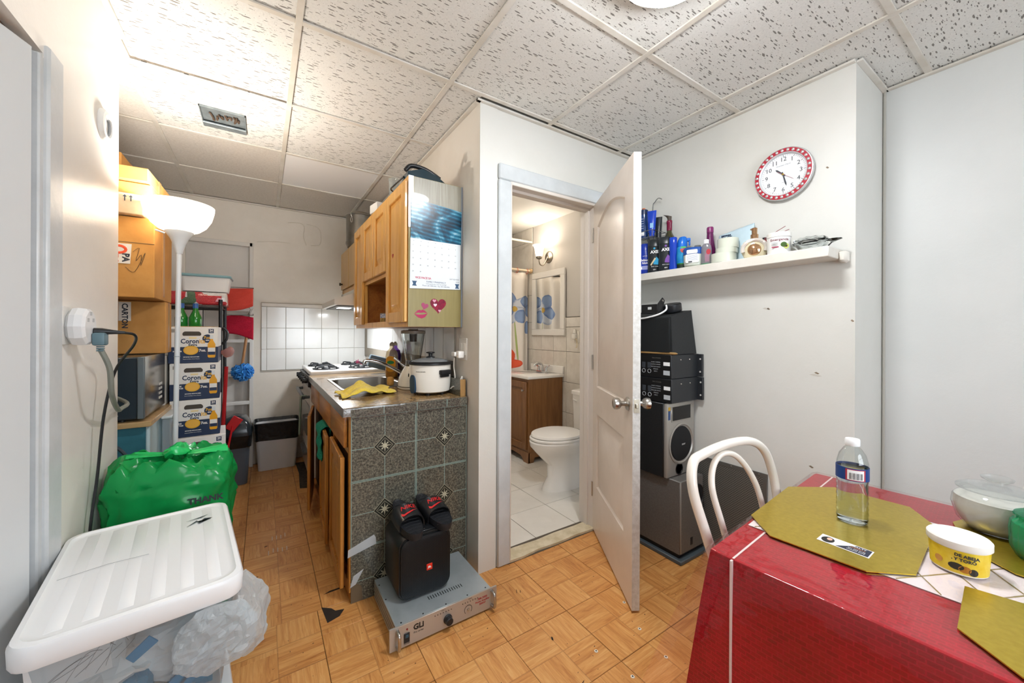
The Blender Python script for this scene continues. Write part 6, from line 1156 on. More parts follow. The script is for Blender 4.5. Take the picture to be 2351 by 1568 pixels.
dc(t, 'lid_label', rrect(-0.028, 0.028, 0.068, 0.090, 0.006), P('label_pale', 'dfe6ee', 0.4), 0.0535)
t = face('hair_mousse', 'tall glossy plum purple bottle behind the sanitizer', 'bottle', 2.075, 1.155); ob(t, 'bottle', [(0.027, 0.024, 0), (0.029, 0.026, 0.004), (0.028, 0.025, 0.09), (0.018, 0.017, 0.15), (0.0165, 0.016, 0.185)], P('plum', '5e1a4e', 0.22), 2.0); ob(t, 'cap', [(0.0175, 0.017, 0.186), (0.0175, 0.017, 0.212), (0.015, 0.015, 0.217)], P('plum_cap', '7a2a62', 0.25), 2.0)
t = face('hand_sanitizer', 'clear hand sanitizer bottle with white cap and red seal', 'bottle', 2.015, 1.142); ob(t, 'bottle', [(0.024, 0.014, 0.004), (0.026, 0.016, 0.01), (0.026, 0.016, 0.085), (0.022, 0.013, 0.105), (0.012, 0.011, 0.115)], clear('sanitizer_clear', 'd6d4da', 0.15, 0.05, 0.45)); ob(t, 'cap', [(0.0125, 0.0115, 0.115), (0.0125, 0.0115, 0.135), (0.011, 0.01, 0.137)], M_WHT, 2); dc(t, 'label', [(-0.004, 0.015), (0.018, 0.015), (0.018, 0.06), (-0.004, 0.06)], P('label_mauve', '9a7486', 0.4), 0.0162); dc(t, 'seal', [(x + 0.013, z + 0.068) for x, z in circ(16, 0.011, 0.015)], P('seal_red', 'b02b3a', 0.4), 0.0166); ob(t, 'green_base', [(0.0255, 0.0155, 0), (0.0255, 0.0155, 0.006)], P('base_green', '2c8a52', 0.3))
t = face('pump_dispenser', 'small clear pump top behind the ointment jar', 'dispenser', 2.105, 1.245); b = MB(); b.cyl((0, 0, 0), (0, 0, 0.07), 0.018, n=16); b.cyl((0, 0, 0.07), (0, 0, 0.125), 0.004, n=8); b.lathe([(0.006, 0.12), (0.019, 0.126), (0.017, 0.136), (0.0, 0.138)], 14); b.build('pump', clear('pump_clear', 'bcbcb8', 0.25, 0.1, 0.5), t, world=False)
# face mask pouch leaning on the wall
t = thing('mask_pouch', 'pale blue pouch of disposable face masks leaning on the wall', 'pouch', (2.11, 1.03, SZ), 0, 'toiletries on the shelf'); Mp = frame((2.095, 1.125, SZ + 0.002), (0.03, -1, 0.0), (0.14, 0.0, 1)); b = MB()
b.grid(lambda u, v: ((u) * 0.175, v * (0.165 + 0.035 * u), 0.010 * math.sin(math.pi * u) * math.sin(math.pi * v) + 0.003 * noise.noise((u * 8, v * 8, 0))), 20, 16, 0, Mp); o = b.build('pouch', P('pouch_blue', 'bcd2dc', 0.35, bump=(30, 0.2)), t); o.modifiers.new('th', 'SOLIDIFY').thickness = 0.006
for s_, sz, x, y in (('DISPOSABLE', 0.009, 0.015, 0.158), ('FACE', 0.024, 0.015, 0.142), ('MASK', 0.024, 0.015, 0.122)): text(t, 'lettering', s_, sz, P('ink_navy', '1d3550', 0.5), Mp @ Tm((x, y, 0.011)), 0.0006, 'LEFT', bold=0.0008)
# rolls of clear tape
def tape_roll(x, y, z, r, h, lab): 
    t = thing('tape_roll', lab, 'tape roll', (x, y, z), 0, 'rolls of packing tape on the shelf'); b = MB(); b.lathe([(r * 0.72, 0), (r, 0), (r, h), (r * 0.72, h), (r * 0.72, 0)], 36, 0, None, (x, y, z + 0.0006), caps=False); b.build('tape_band', P('tape_milky', 'd3d8c9', 0.2, coat=0.4), t); b = MB(); b.lathe([(r * 0.66, 0.001), (r * 0.715, 0.001), (r * 0.715, h - 0.001), (r * 0.66, h - 0.001), (r * 0.66, 0.001)], 28, 0, None, (x, y, z + 0.0006), caps=False); b.build('card_core', M_CARD, t)
tape_roll(2.045, 1.065, SZ, 0.060, 0.048, 'widest bottom roll of clear packing tape'); tape_roll(2.05, 1.053, SZ + 0.049, 0.052, 0.026, 'cream middle roll of packing tape in the pile'); tape_roll(2.055, 1.048, SZ + 0.0755, 0.050, 0.05, 'topmost roll of clear packing tape')
# perfume, can, tub
t = face('perfume_bottle', 'round gold perfume bottle with pump top', 'perfume', 2.04, 0.912, -68); M_RG = P('rose_gold', 'c9a07a', 0.12, 1.0); ob(t, 'flask', [(0.036, 0.015, 0), (0.046, 0.02, 0.01), (0.056, 0.024, 0.035), (0.056, 0.024, 0.05), (0.048, 0.021, 0.075), (0.03, 0.015, 0.092), (0.016, 0.012, 0.096)], P('flask_cream', 'dcd2b2', 0.12, coat=0.6), 2.0); b = MB(); b.lathe([(0.030, 0), (0.026, 0.008), (0.012, 0.014), (0, 0.0155)], 28, 0, FR @ Tm((0, 0.042, 0.019))); b.build('gold_dome', M_RG, t, world=False)
b = MB(); b.tube([(0.05 * math.cos(R(a)), 0.046 + 0.043 * math.sin(R(a)), 0.017) for a in range(-20, 201, 20)], 0.010, 8, M=FR); b.build('gold_shoulder', P('flask_shine', 'e8e2da', 0.1, 0.5), t, world=False)
ob(t, 'collar', [(0.017, 0.017, 0.095), (0.017, 0.017, 0.118), (0.015, 0.015, 0.12)], M_RG, 2); ob(t, 'pump', [(0.012, 0.012, 0.12), (0.0125, 0.0125, 0.15), (0.01, 0.01, 0.152)], M_RG, 2); b = MB(); b.box(-0.018, 0.0, -0.005, 0.005, 0.142, 0.15, 0.002); b.build('spout', M_RG, t, world=False)
t = face('incense_can', 'small black capped red can holding incense sticks', 'can', 2.10, 0.892); b = MB(); b.lathe([(0.026, 0), (0.026, 0.085), (0.02, 0.095)], 22); b.build('can', P('can_red_grey', '7e4a4a', 0.35, var=(40, '9a2c34')), t, world=False); b = MB(); b.lathe([(0.009, 0.094), (0.009, 0.108), (0.0, 0.11)], 14); b.build('black_cap', M_BLK, t, world=False)
for dx, dz in ((0.085, 0.03), (0.10, 0.012)): MB().tube([(0.0, -0.012, 0.10), (dx, -0.012, 0.12 + dz)], 0.0014, 5).build('incense_stick', P('stick_maroon', '8a4048', 0.7), t, world=False)
t = face('cream_tub', 'white hair cream tub with avocado picture', 'tub', 2.04, 0.805, -66); b = MB(); b.lathe([(0.045, 0), (0.0465, 0.003), (0.0475, 0.078)], 36); b.build('tub', P('tub_gloss', 'f1f1ef', 0.25), t, world=False); b = MB(); b.lathe([(0.049, 0.079), (0.049, 0.098), (0.046, 0.101), (0.0, 0.101)], 36); b.build('lid', P('tub_lid', 'eceae4', 0.3), t, world=False)
Mw = FR @ Tm((0, 0, 0.0478)); text(t, 'lettering', 'Emergencia', 0.0165, P('wine_ink', '6e2138', 0.5), Mw @ Tm((0, 0.064, 0)), 0.0005, wrap=0.0478, world=False, bold=0.0002)
for z in (0.05, 0.046, 0.042, 0.038): decal(t, 'label_line', strip_poly(0.03, 0.0012, 4), P('print_grey2', '9aa0a2', 0.5), Mw @ Tm((-0.016, z, 0)), 0.0004, 0.0478, world=False)
decal(t, 'label_bar', strip_poly(0.032, 0.005, 4), P('wine_ink2', 'a03050', 0.5), Mw @ Tm((-0.014, 0.030, 0)), 0.0004, 0.0478, world=False)
decal(t, 'avocado_whole', [(x, z) for x, z in circ(16, 0.012, 0.011)], P('avo_dark', '3d5c24', 0.4), Mw @ Tm((0.016, 0.040, 0)) @ Matrix.Translation((0, 0, -0.002)), 0.003, world=False); decal(t, 'avocado_half', [(x, z) for x, z in circ(16, 0.010, 0.012)], P('avo_pale', 'b8c46a', 0.4), Mw @ Tm((0.026, 0.032, -0.0068)), 0.004, world=False); decal(t, 'avocado_pit', [(x, z) for x, z in circ(12, 0.005)], P('avo_pit', '5a3820', 0.4), Mw @ Tm((0.026, 0.032, -0.0062)), 0.004, world=False)
# glass dish, square with pointed corners
t = thing('glass_dish', 'clear pressed glass dish with pointed corners on shelf end', 'dish', (2.06, 0.67, SZ)); b = MB()
def dish(r_, z, pt): return [(2.065 + (r_ + pt * abs(math.cos(2 * a)) ** 3) * math.cos(a) * 0.72, 0.682 + (r_ + pt * abs(math.cos(2 * a)) ** 3) * math.sin(a), SZ + z) for a in [2 * math.pi * i / 64 for i in range(64)]]
b.loft([dish(0.045, 0.001, 0), dish(0.05, 0.004, 0), dish(0.062, 0.025, 0.008), dish(0.072, 0.036, 0.034), dish(0.070, 0.040, 0.034), dish(0.055, 0.034, 0.008), dish(0.04, 0.010, 0.0)]); b.build('dish', M_GLASS, t)
b = MB(); b.loft([[(2.065 + w * math.cos(a) * 0.8, 0.69 + w * math.sin(a), SZ + z + 0.002 * math.cos(10 * a)) for a in [2 * math.pi * i / 60 for i in range(60)]] for w, z in ((0.058, 0.038), (0.064, 0.05), (0.060, 0.056), (0.05, 0.060), (0.046, 0.058))]); b.build('upper_bowl', M_GLASS, t)
# wire caddy on the shelf corner with bottles
cd = thing('wire_caddy', 'chrome wire caddy holding tubes at the shelf corner', 'caddy', (2.06, 1.52, 1.83)); M_WIRE = P('caddy_wire', '9a9c9c', 0.25, 1.0)
cz, cx0_, cx1_, cy0_, cy1_ = 1.835, 1.99, 2.125, 1.468, 1.70
for z in (cz, cz + 0.04): MB().tube([(cx0_, cy0_, z), (cx1_, cy0_, z), (cx1_, cy1_, z), (cx0_, cy1_, z)], 0.0022, 6, True).build('caddy_rim', M_WIRE, cd)
for k_ in range(1, 7): MB().tube([(cx0_ + 0.0193 * k_, cy0_, cz), (cx0_ + 0.0193 * k_, cy1_, cz)], 0.0015, 6).build('caddy_wire', M_WIRE, cd)
for x, y in ((cx0_, cy0_), (cx1_, cy0_), (cx0_, cy1_), (cx1_, cy1_), (cx0_, 1.55)): MB().tube([(x, y, cz), (x, y, cz + 0.04)], 0.002, 6).build('caddy_upright', M_WIRE, cd)
for y in (1.50, 1.62): MB().tube([(cx1_, y, cz), (cx1_, y, SZ + 0.001)], 0.003, 6).build('caddy_leg', M_WIRE, cd)
MB().tube(smooth_path([(2.127, 1.565, cz + 0.04), (2.127, 1.565, cz + 0.225), (2.122, 1.545, cz + 0.255), (2.115, 1.515, cz + 0.27), (2.11, 1.487, cz + 0.255)], 6), 0.003, 8).build('caddy_hook', M_WIRE, cd)
G = 'tubes in the wire caddy'; CZ = cz + 0.003
t = face('grey_bottle', 'slate grey shampoo bottle in the caddy by the door edge', 'bottle', 2.03, 1.625, -60, G, CZ); ob(t, 'bottle', [(0.026, 0.016, 0), (0.028, 0.018, 0.005), (0.027, 0.017, 0.10), (0.022, 0.014, 0.14)], P('slate_plastic', '5a6a78', 0.25)); ob(t, 'cap', [(0.023, 0.015, 0.141), (0.022, 0.014, 0.17)], P('cap_dark_slate', '2e3a48', 0.3)); tx(t, 'II', 0.02, M_WHT, 0.008, 0.08, 0.018)
t = face('blue_bottle', 'glossy navy blue bottle with orange tip in the caddy', 'bottle', 2.035, 1.565, -62, G, CZ); ob(t, 'bottle', [(0.027, 0.022, 0), (0.029, 0.024, 0.004), (0.029, 0.024, 0.155)], P('deep_blue', '12386e', 0.15, coat=0.5), 2.1); ob(t, 'cap', [(0.028, 0.023, 0.156), (0.027, 0.022, 0.185), (0.02, 0.016, 0.19)], P('navy_cap', '152a50', 0.25), 2.1); ob(t, 'orange_tip', [(0.012, 0.011, 0.19), (0.010, 0.009, 0.199)], P('tip_orange', 'c4683c', 0.4), 2)
dc(t, 'white_label', [(-0.016, 0.02), (0.008, 0.02), (0.008, 0.045), (-0.016, 0.045)], M_WHT, 0.0242); [dc(t, 'label_line', [(-0.018, z), (0.004, z), (0.004, z + 0.003), (-0.018, z + 0.003)], P('line_pale', 'aebdd4', 0.5), 0.0242) for z in (0.125, 0.11, 0.095, 0.08, 0.065)]
t = face('patterned_bottle', 'black and white patterned bottle in the caddy', 'bottle', 2.095, 1.56, -62, G, CZ); k = NT('tattoo_print'); mp = k.coord((60, 60, 60)); v_ = k.n('TexNoise', Scale=1.0, Detail=2.0); k.l(mp, 0, v_, 'Vector'); rp = k.ramp([(0.52, '23261f'), (0.56, 'c9c9c0')]); k.l(v_, 0, rp, 0); k.l(rp, 0, k.b, 'Base Color'); ob(t, 'bottle', [(0.02, 0.016, 0), (0.022, 0.018, 0.004), (0.022, 0.018, 0.13), (0.014, 0.012, 0.15)], k.m)
def squeeze(name, lab, x, y, m, h, w): 
    t = face(name, lab, 'tube', x, y, -62, G, CZ); b = MB(); b.loft([[(px, py, z) for px, py in circ(24, a, d, 2.2)] for a, d, z in ((0.016, 0.016, 0), (0.016, 0.016, 0.025), (w * 0.85, 0.016, 0.03), (w, 0.012, h * 0.6), (w * 1.15, 0.002, h))]); b.build('tube', m, t, world=False); return t
t = squeeze('blue_tube', 'cobalt blue squeeze tube in the caddy', 2.025, 1.497, M_COB, 0.165, 0.024); dc(t, 'label', [(-0.008, 0.055), (0.012, 0.055), (0.012, 0.085), (-0.008, 0.085)], P('line_pale2', '8fc0e6', 0.4), 0.0165)
squeeze('black_tube', 'black squeeze tube at the caddy corner', 2.085, 1.492, M_AXB, 0.135, 0.02)
# ================================================================ CLOCK
ck = thing('wall_clock', 'round wall clock with jewelled red rim and white face', 'clock', (2.147, 0.824, 2.022)); Mk = frame((2.1468, 0.824, 2.022), *TO_LEFT)
b = MB(); b.lathe([(0.118, 0), (0.125, 0.004), (0.127, 0.02), (0.1245, 0.026), (0.120, 0.0268)], 64, 0, Mk, caps=False); b.build('rim_silver', P('clock_silver', 'c9cacb', 0.25, 0.6), ck)
b = MB(); b.lathe([(0.122, 0.024), (0.1215, 0.0285), (0.104, 0.0285), (0.1035, 0.022)], 64, 0, Mk, caps=False); b.build('rim_red', P('clock_red', 'b31f36', 0.3, coat=0.4), ck)
b = MB(); b.lathe([(0.1045, 0.027), (0.1035, 0.0295), (0.0985, 0.024), (0.098, 0.0145)], 64, 0, Mk, caps=False); b.build('inner_ring', P('clock_silver2', 'd9dbdd', 0.3, 0.3), ck)
b = MB(); b.lathe([(0.0985, 0.012), (0.0985, 0.0145), (0.0, 0.0146)], 64, 0, Mk); b.build('dial', P('clock_dial', 'eef1f4', 0.4), ck)
gm = MB(); gm.lathe([(0.0070, 0), (0.0064, 0.002), (0.003, 0.0036), (0.0, 0.0038)], 12); gme = gm.mesh('rim_jewel', P('jewel', 'dfe2e4', 0.1, 0.7)); gki = MW[ck.name].inverted()
for i in range(30):
    a = 2 * math.pi * i / 30 + 0.1; o = bpy.data.objects.new('rim_jewel', gme); o.parent = ck; o.matrix_local = gki @ Mk @ Tm((0.1125 * math.cos(a), 0.1125 * math.sin(a), 0.0284)); col.objects.link(o)
CI = P('clock_ink', '3c4148', 0.5); FZ = 0.0148
for i in range(1, 13): a = R(90 - 30 * i); text(ck, 'numeral', str(i), 0.029, CI, Mk @ Tm((0.074 * math.cos(a), 0.074 * math.sin(a), FZ)), 0.0005)
for i in range(60):
    a = R(6 * i); w = 0.0009 if i % 5 == 0 else 0.0004; l_ = 0.0085 if i % 5 == 0 else 0.005; MB().box(0.094 - l_, 0.094, -w, w, FZ, FZ + 0.0004, M=Mk @ Matrix.Rotation(a, 4, 'Z')).build('minute_mark', CI, ck, flat=True)
text(ck, 'lettering', 'American Classic', 0.009, P('clock_grey_ink', '9aa0a6', 0.5), Mk @ Tm((0, 0.046, FZ)), 0.0004, shear=0.2); text(ck, 'lettering', 'quartz', 0.005, P('clock_grey_ink', '9aa0a6', 0.5), Mk @ Tm((0, -0.038, FZ)), 0.0004)
def hand(name, ang, l_, w, z, m, back=0.012): a = R(90 - ang); decal(ck, name, [(-back, -w), (l_ * 0.8, -w * 1.3), (l_, 0), (l_ * 0.8, w * 1.3), (-back, w)], m, Mk @ Matrix.Rotation(a, 4, 'Z') @ Tm((0, 0, z)), 0.0007)
hand('hour_hand', 314, 0.046, 0.0030, 0.0165, CI); hand('minute_hand', 166, 0.062, 0.0024, 0.0180, CI); hand('second_hand', 128, 0.062, 0.0006, 0.0195, P('second_red', 'b0707c', 0.5), 0.03)
b = MB(); b.lathe([(0.0045, 0.015), (0.0045, 0.021), (0, 0.0215)], 14, 0, Mk); b.build('center_pin', P('pin_brass', 'b59a4a', 0.3, 0.9), ck)
# ================================================================ SPEAKER STACK BEHIND THE DOOR
M_SUBG = P('subwoofer_grey', '6f6c68', 0.5, 0.2, var=(120, '67645f')); M_CAB = P('cabinet_black', '17191b', 0.45, bump=(160, 0.15)); M_AMP = P('amp_black', '23262a', 0.45, bump=(200, 0.06))
sb = thing('subwoofer', 'large grey subwoofer box at the bottom of the speaker stack', 'subwoofer', (1.99, 1.44, 0))
MB().box(1.875, 2.095, 1.20, 1.69, 0.045, 0.44, 0.004).build('cabinet', M_SUBG, sb); MB().box(1.885, 2.095, 1.215, 1.69, 0.022, 0.046).build('recess', M_BLK, sb, flat=True); MB().box(1.862, 2.115, 1.185, 1.70, 0.0, 0.022, 0.004).build('plinth', P('plinth_slate', '4c555a', 0.5), sb)
MB().box(1.876, 1.886, 1.198, 1.203, 0.05, 0.436, 0.002).build('corner_strip', P('strip_brown_grey', '8a857d', 0.35), sb)
b = MB(); b.lathe([(0.05, 0), (0.047, 0.004), (0.035, -0.015), (0.0, -0.016)], 28, 0, frame((2.045, 1.1995, 0.335), *TO_CAM), sy=1.25); b.build('port', M_BLK, sb); MB().box(1.972, 1.992, 1.1985, 1.2, 0.075, 0.115).build('badge', M_BLK, sb)
sp = thing('tower_speaker', 'silver fronted black loudspeaker between the amplifiers and subwoofer', 'loudspeaker', (1.98, 1.4, 0.442))
MB().box(1.848, 2.11, 1.285, 1.60, 0.4425, 0.853, 0.004).build('cabinet', M_CAB, sp); M_SIL = P('speaker_silver', 'a9a69f', 0.35, 0.5); MF = frame((1.979, 1.262, 0.648), *TO_CAM)
b = MB(); b.box(-0.131, 0.131, -0.205, 0.205, -0.024, 0.0, 0.008, M=MF, seg=2); b.build('front_baffle', M_SIL, sp)
b = MB(); b.box(-0.095, 0.10, 0.098, 0.188, -0.012, 0.002, 0.004, M=MF); b.build('horn_frame', M_SIL, sp); b = MB(); b.loft([[(x, y, z) for x, y in ((-w, 0.145 - h), (w, 0.145 - h), (w, 0.145 + h), (-w, 0.145 + h))] for w, h, z in ((0.085, 0.038, 0.003), (0.08, 0.034, 0.0035), (0.055, 0.022, 0.0036))], 0, MF); b.build('horn_mouth', P('horn_black', '0d0e0f', 0.25), sp)
MB().box(-0.092, -0.088, 0.10, 0.185, 0.002, 0.004, M=MF).build('horn_trim', M_SIL, sp); MB().box(-0.122, -0.104, 0.115, 0.165, 0.0, 0.0015, M=MF).build('spec_label', P('label_blue_dark', '2d4a78', 0.4), sp, flat=True); MB().box(-0.122, -0.104, 0.165, 0.185, 0.0, 0.0015, M=MF).build('spec_label_gold', P('label_gold_dark', 'b8942c', 0.4), sp, flat=True)
b = MB(); b.lathe([(0.114, 0), (0.116, 0.004), (0.107, 0.006), (0.096, -0.004), (0.09, -0.005)], 40, 0, MF @ Tm((0, -0.028, 0)), caps=False); b.build('woofer_ring', M_SIL, sp); b = MB(); b.lathe([(0.098, 0.0), (0.094, 0.006), (0.05, 0.012), (0, 0.014)], 36, 0, MF @ Tm((-0.004, -0.028, 0))); b.build('woofer_grille', P('grille_cloth', '101113', 0.8), sp); text(sp, 'lettering', 'SONY', 0.012, P('badge_white', 'cfd2d4', 0.4), MF @ Tm((0.0, -0.03, 0.0145)), 0.0006)
b = MB(); b.lathe([(0.032, 0.0), (0.033, 0.003), (0.028, 0.003), (0.024, -0.01), (0.0, -0.012)], 26, 0, MF @ Tm((-0.02, -0.168, 0.0))); b.build('bass_port', P('horn_black', '0d0e0f', 0.25), sp)
def amp(lab, z0, z1, ysh):
    t = thing('rack_amplifier', lab, 'amplifier', (2.0, 1.47, z0), 0, 'rack amplifiers in the stack'); y0 = 1.245 + ysh
    MB().box(1.862, 2.128, y0, 1.69, z0 + 0.0008, z1 - 0.0008, 0.002).build('chassis', M_AMP, t); MB().box(1.858, 1.8625, y0 + 0.004, 1.688, z0 + 0.004, z1 - 0.004).build('back_panel', P('amp_panel_black', '0c0d0f', 0.35), t, flat=True)
    MB().box(2.112, 2.130, y0 - 0.028, y0 + 0.004, z0 + 0.002, z1 - 0.002, 0.001).build('rack_ear', M_AMP, t)
    for z in (z0 + 0.03, z1 - 0.03): MB().cyl((2.1115, y0 - 0.018, z), (2.1105, y0 - 0.018, z), 0.005, n=10).build('ear_hole', P('hole_pale', 'd9d9d4', 0.6), t)
    for q in range(2): b = MB(); b.lathe([(0.004, 0), (0.003, 0.002), (0, 0.0022)], 10, 0, frame((1.95 + 0.085 * q, y0 - 0.0002, z1 - 0.03), *TO_CAM)); b.build('side_screw', M_STEEL, t)
    Mb = frame((1.8575, y0, z0), *TO_LEFT); h = z1 - z0; GP = P('amp_print', 'a3a6aa', 0.5)
    for k_ in range(2):
        x = -0.175 + 0.038 * k_; MB().tube([(x + 0.011 * math.cos(R(a)), 0.035 + 0.011 * math.sin(R(a)), 0) for a in range(0, 360, 30)], 0.0016, 6, True, M=Mb).build('jack_ring', GP, t); b = MB(); b.box(x - 0.011, x + 0.011, 0.053, 0.085, 0, 0.002, 0.0006, M=Mb); b.build('terminal', P('terminal_grey', '3a3f46', 0.4), t)
    for q in range(5): text(t, 'panel_print', ('CLASS 2 WIRING', 'OUTPUT POWER', 'BRIDGED MONO', 'SPEAKER', 'INPUT')[q], 0.008, GP, Mb @ Tm((-0.095, h - 0.045 - 0.013 * q, 0.0004)), 0.0004)
    MB().box(-0.045, -0.006, h - 0.062, h - 0.042, 0.0, 0.0012, M=Mb).build('serial_label', M_WHT, t, flat=True); MB().box(-0.045, -0.006, 0.02, 0.045, 0.0, 0.0012, M=Mb).build('cert_label', P('cert_pale', 'b9bfc4', 0.4), t, flat=True); text(t, 'amp_lettering', 'PRO POWER', 0.010, P('amp_print_dim', '5d5a55', 0.5), Mb @ Tm((-0.09, h - 0.022, 0.0004)), 0.0004)
amp('lower black rack amplifier in the speaker stack', 0.8545, 0.988, 0.0); amp('upper black rack amplifier under the wedge monitor', 0.9885, 1.122, 0.003)
solo('drumstick', MB().tube([(1.858, 1.60, 1.1295), (1.862, 1.35, 1.1295), (1.866, 1.225, 1.1295), (1.867, 1.215, 1.1295)], [0.007, 0.007, 0.0065, 0.003], 10), wood('stick_wood', 'b08d5a', '8c6a3c', 'Y', 30), 'worn wooden drumstick on the amplifier edge', 'drumstick')
mo = thing('wedge_monitor', 'black wedge monitor speaker on top of the stack', 'monitor speaker', (1.98, 1.45, 1.123)); b = MB()
prof = [(1.868, 1.1235), (2.098, 1.1235), (2.045, 1.372), (1.855, 1.33)]
b.add([(x, y, z) for y in (1.245, 1.66) for x, z in prof], [(0, 1, 2, 3), (4, 5, 6, 7)] + [(i, (i + 1) % 4, 4 + (i + 1) % 4, 4 + i) for i in range(4)]); b.build('cabinet', P('monitor_carpet', '202325', 0.7, bump=(220, 0.2)), mo, flat=True)
for z in (1.145, 1.315): b = MB(); b.lathe([(0.006, 0), (0.005, 0.002), (0, 0.001)], 10, 0, frame((1.862, 1.27, z), *TO_LEFT)); b.build('screw', P('screw_dark', '0c0d0d', 0.4), mo)
b = MB(); b.box(1.853, 1.859, 1.255, 1.655, 1.135, 1.325, 0.001); b.build('grille', P('monitor_grille', '14181a', 0.5), mo)
br = thing('speaker_bracket', 'black steel mounting bracket lying on the monitor', 'bracket', (1.90, 1.36, 1.36)); M_BK = P('bracket_black', '1b1c1d', 0.4)
b = MB(); b.box(1.852, 1.90, 1.33, 1.44, 1.352, 1.358, 0.001); b.build('base', M_BK, br, flat=True)
MB().box(1.855, 1.859, 1.332, 1.44, 1.357, 1.405, 0.001).build('web', M_BK, br); b = MB(); b.prism([(0, 0), (0.045, 0), (0.045, 0.025), (0.06, 0.07), (0.04, 0.085), (0.0, 0.05)], 0, 0.004, 0, frame((1.857, 1.332, 1.358), *TO_CAM)); b.build('arm_plate', M_BK, br, flat=True); b = MB(); b.lathe([(0.007, 0), (0.006, 0.004), (0, 0.005)], 12, 0, frame((1.897, 1.3275, 1.425), *TO_CAM)); b.build('bolt', M_STEEL, br); MB().box(1.8535, 1.8552, 1.37, 1.395, 1.375, 1.39, 0.003).build('slot', P('slot_pale', 'cfd3d2', 0.5), br)
b = MB(); b.lathe([(0.055, 0), (0.057, 0.005), (0.057, 0.04), (0.052, 0.046), (0, 0.046)], 30, 0, Matrix.Translation((1.985, 1.33, 1.366)) @ Matrix.Rotation(R(-12), 4, 'Y')); solo('round_tin', b, P('tin_black', '16191d', 0.35), 'flat round black tin on the monitor top', 'tin')
solo('white_cable', MB().tube(smooth_path([(1.915, 1.318, 1.40), (1.905, 1.31, 1.375), (1.87, 1.32, 1.352), (1.845, 1.36, 1.335), (1.842, 1.44, 1.325), (1.842, 1.55, 1.335)], 8), 0.005, 8), P('cable_white', 'e6e7e6', 0.4), 'white flat cable draped over the monitor speaker', 'cable')
# perforated radiator panel leaning at the wall: one sheet with real holes is past counting
pp = thing('perforated_panel', 'grey perforated metal panel leaning against the wall behind the chair', 'panel', (2.12, 1.07, 0)); Mpp = frame((2.128, 1.40, 0.004), (0, -1, 0), (0.016 / 0.52, 0, 1))
def perf():
    k = NT('perforated_metal'); c = k.n('TexCoord'); mp = k.n('Mapping'); mp.inputs['Scale'].default_value = (1, 115, 115); mp.inputs['Rotation'].default_value = (R(45), 0, 0); k.l(c, 'Object', mp, 'Vector'); sep = k.n('SeparateXYZ'); k.l(mp, 0, sep, 0)
    def fr(o_): m = k.n('Math', operation='FRACT'); k.l(sep, o_, m, 0); s_ = k.n('Math', operation='SUBTRACT'); k.l(m, 0, s_, 0); s_.inputs[1].default_value = 0.5; q = k.n('Math', operation='POWER'); a = k.n('Math', operation='ABSOLUTE'); k.l(s_, 0, a, 0); k.l(a, 0, q, 0); q.inputs[1].default_value = 2; return q
    ad_ = k.n('Math', operation='ADD'); k.l(fr('Y'), 0, ad_, 0); k.l(fr('Z'), 0, ad_, 1); lt = k.n('Math', operation='LESS_THAN'); k.l(ad_, 0, lt, 0); lt.inputs[1].default_value = 0.085
    mx = k.n('MixRGB'); k.l(lt, 0, mx, 0); mx.inputs[1].default_value = hx('77756f'); mx.inputs[2].default_value = hx('2a2a29'); k.l(mx, 0, k.b, 'Base Color'); k.b.inputs['Metallic'].default_value = 0.4; k.b.inputs['Roughness'].default_value = 0.45
    iv = k.n('Math', operation='SUBTRACT'); iv.inputs[0].default_value = 1.0; k.l(lt, 0, iv, 1); k.bump(iv, 0, 0.6, 0.002); return k.m
MB().box(0.0, 0.51, 0.0, 0.50, 0, 0.002, M=Mpp).build('sheet', perf(), pp, flat=True); MF_ = P('panel_frame', '6a6965', 0.4, 0.5)
for q in ((0, 0.51, 0.50, 0.522), (0.488, 0.51, 0, 0.50), (0, 0.51, 0, 0.02)): MB().box(q[0], q[1], q[2], q[3], 0.0, 0.004, 0.001, M=Mpp).build('edge_frame', MF_, pp)
for x in (0.18, 0.33, 0.47): b = MB(); b.lathe([(0.004, 0), (0.003, 0.002), (0, 0.002)], 10, 0, Mpp @ Tm((x, 0.512, 0.004))); b.build('rivet', M_STEEL, pp)
# ================================================================ DINING TABLE
TA = R(4.1); TX = Vector((math.cos(TA), math.sin(TA), 0)); TY = Vector((math.sin(TA), -math.cos(TA), 0)); T0 = Vector((0.862, 0.472, 0))
def tp(x, y, z): return tuple(T0 + TX * x + TY * y + Vector((0, 0, z)))       # table frame: x along far edge, y towards the camera side
TW, TL, TZ = 0.78, 1.30, 0.745
tb_ = thing('dining_table', 'rectangular dining table hidden under a red cloth', 'table', tp(TW / 2, TL / 2, 0))
MT = Matrix(((TX.x, TY.x, 0, T0.x), (TX.y, TY.y, 0, T0.y), (0, 0, 1, 0), (0, 0, 0, 1)))
MB().box(0.012, TW - 0.012, 0.012, TL - 0.012, TZ - 0.03, TZ - 0.004, M=MT).build('table_top', wood('table_wood', 'a8713c', '7d4d24', 'Y', 10), tb_, flat=True)
for x in (0.06, TW - 0.06):
    for y in (0.06, TL - 0.06): MB().cyl(tp(x, y, 0.0), tp(x, y, TZ - 0.03), 0.022, n=12).build('leg', P('table_leg_metal', '8d8d8a', 0.3, 0.8), tb_)
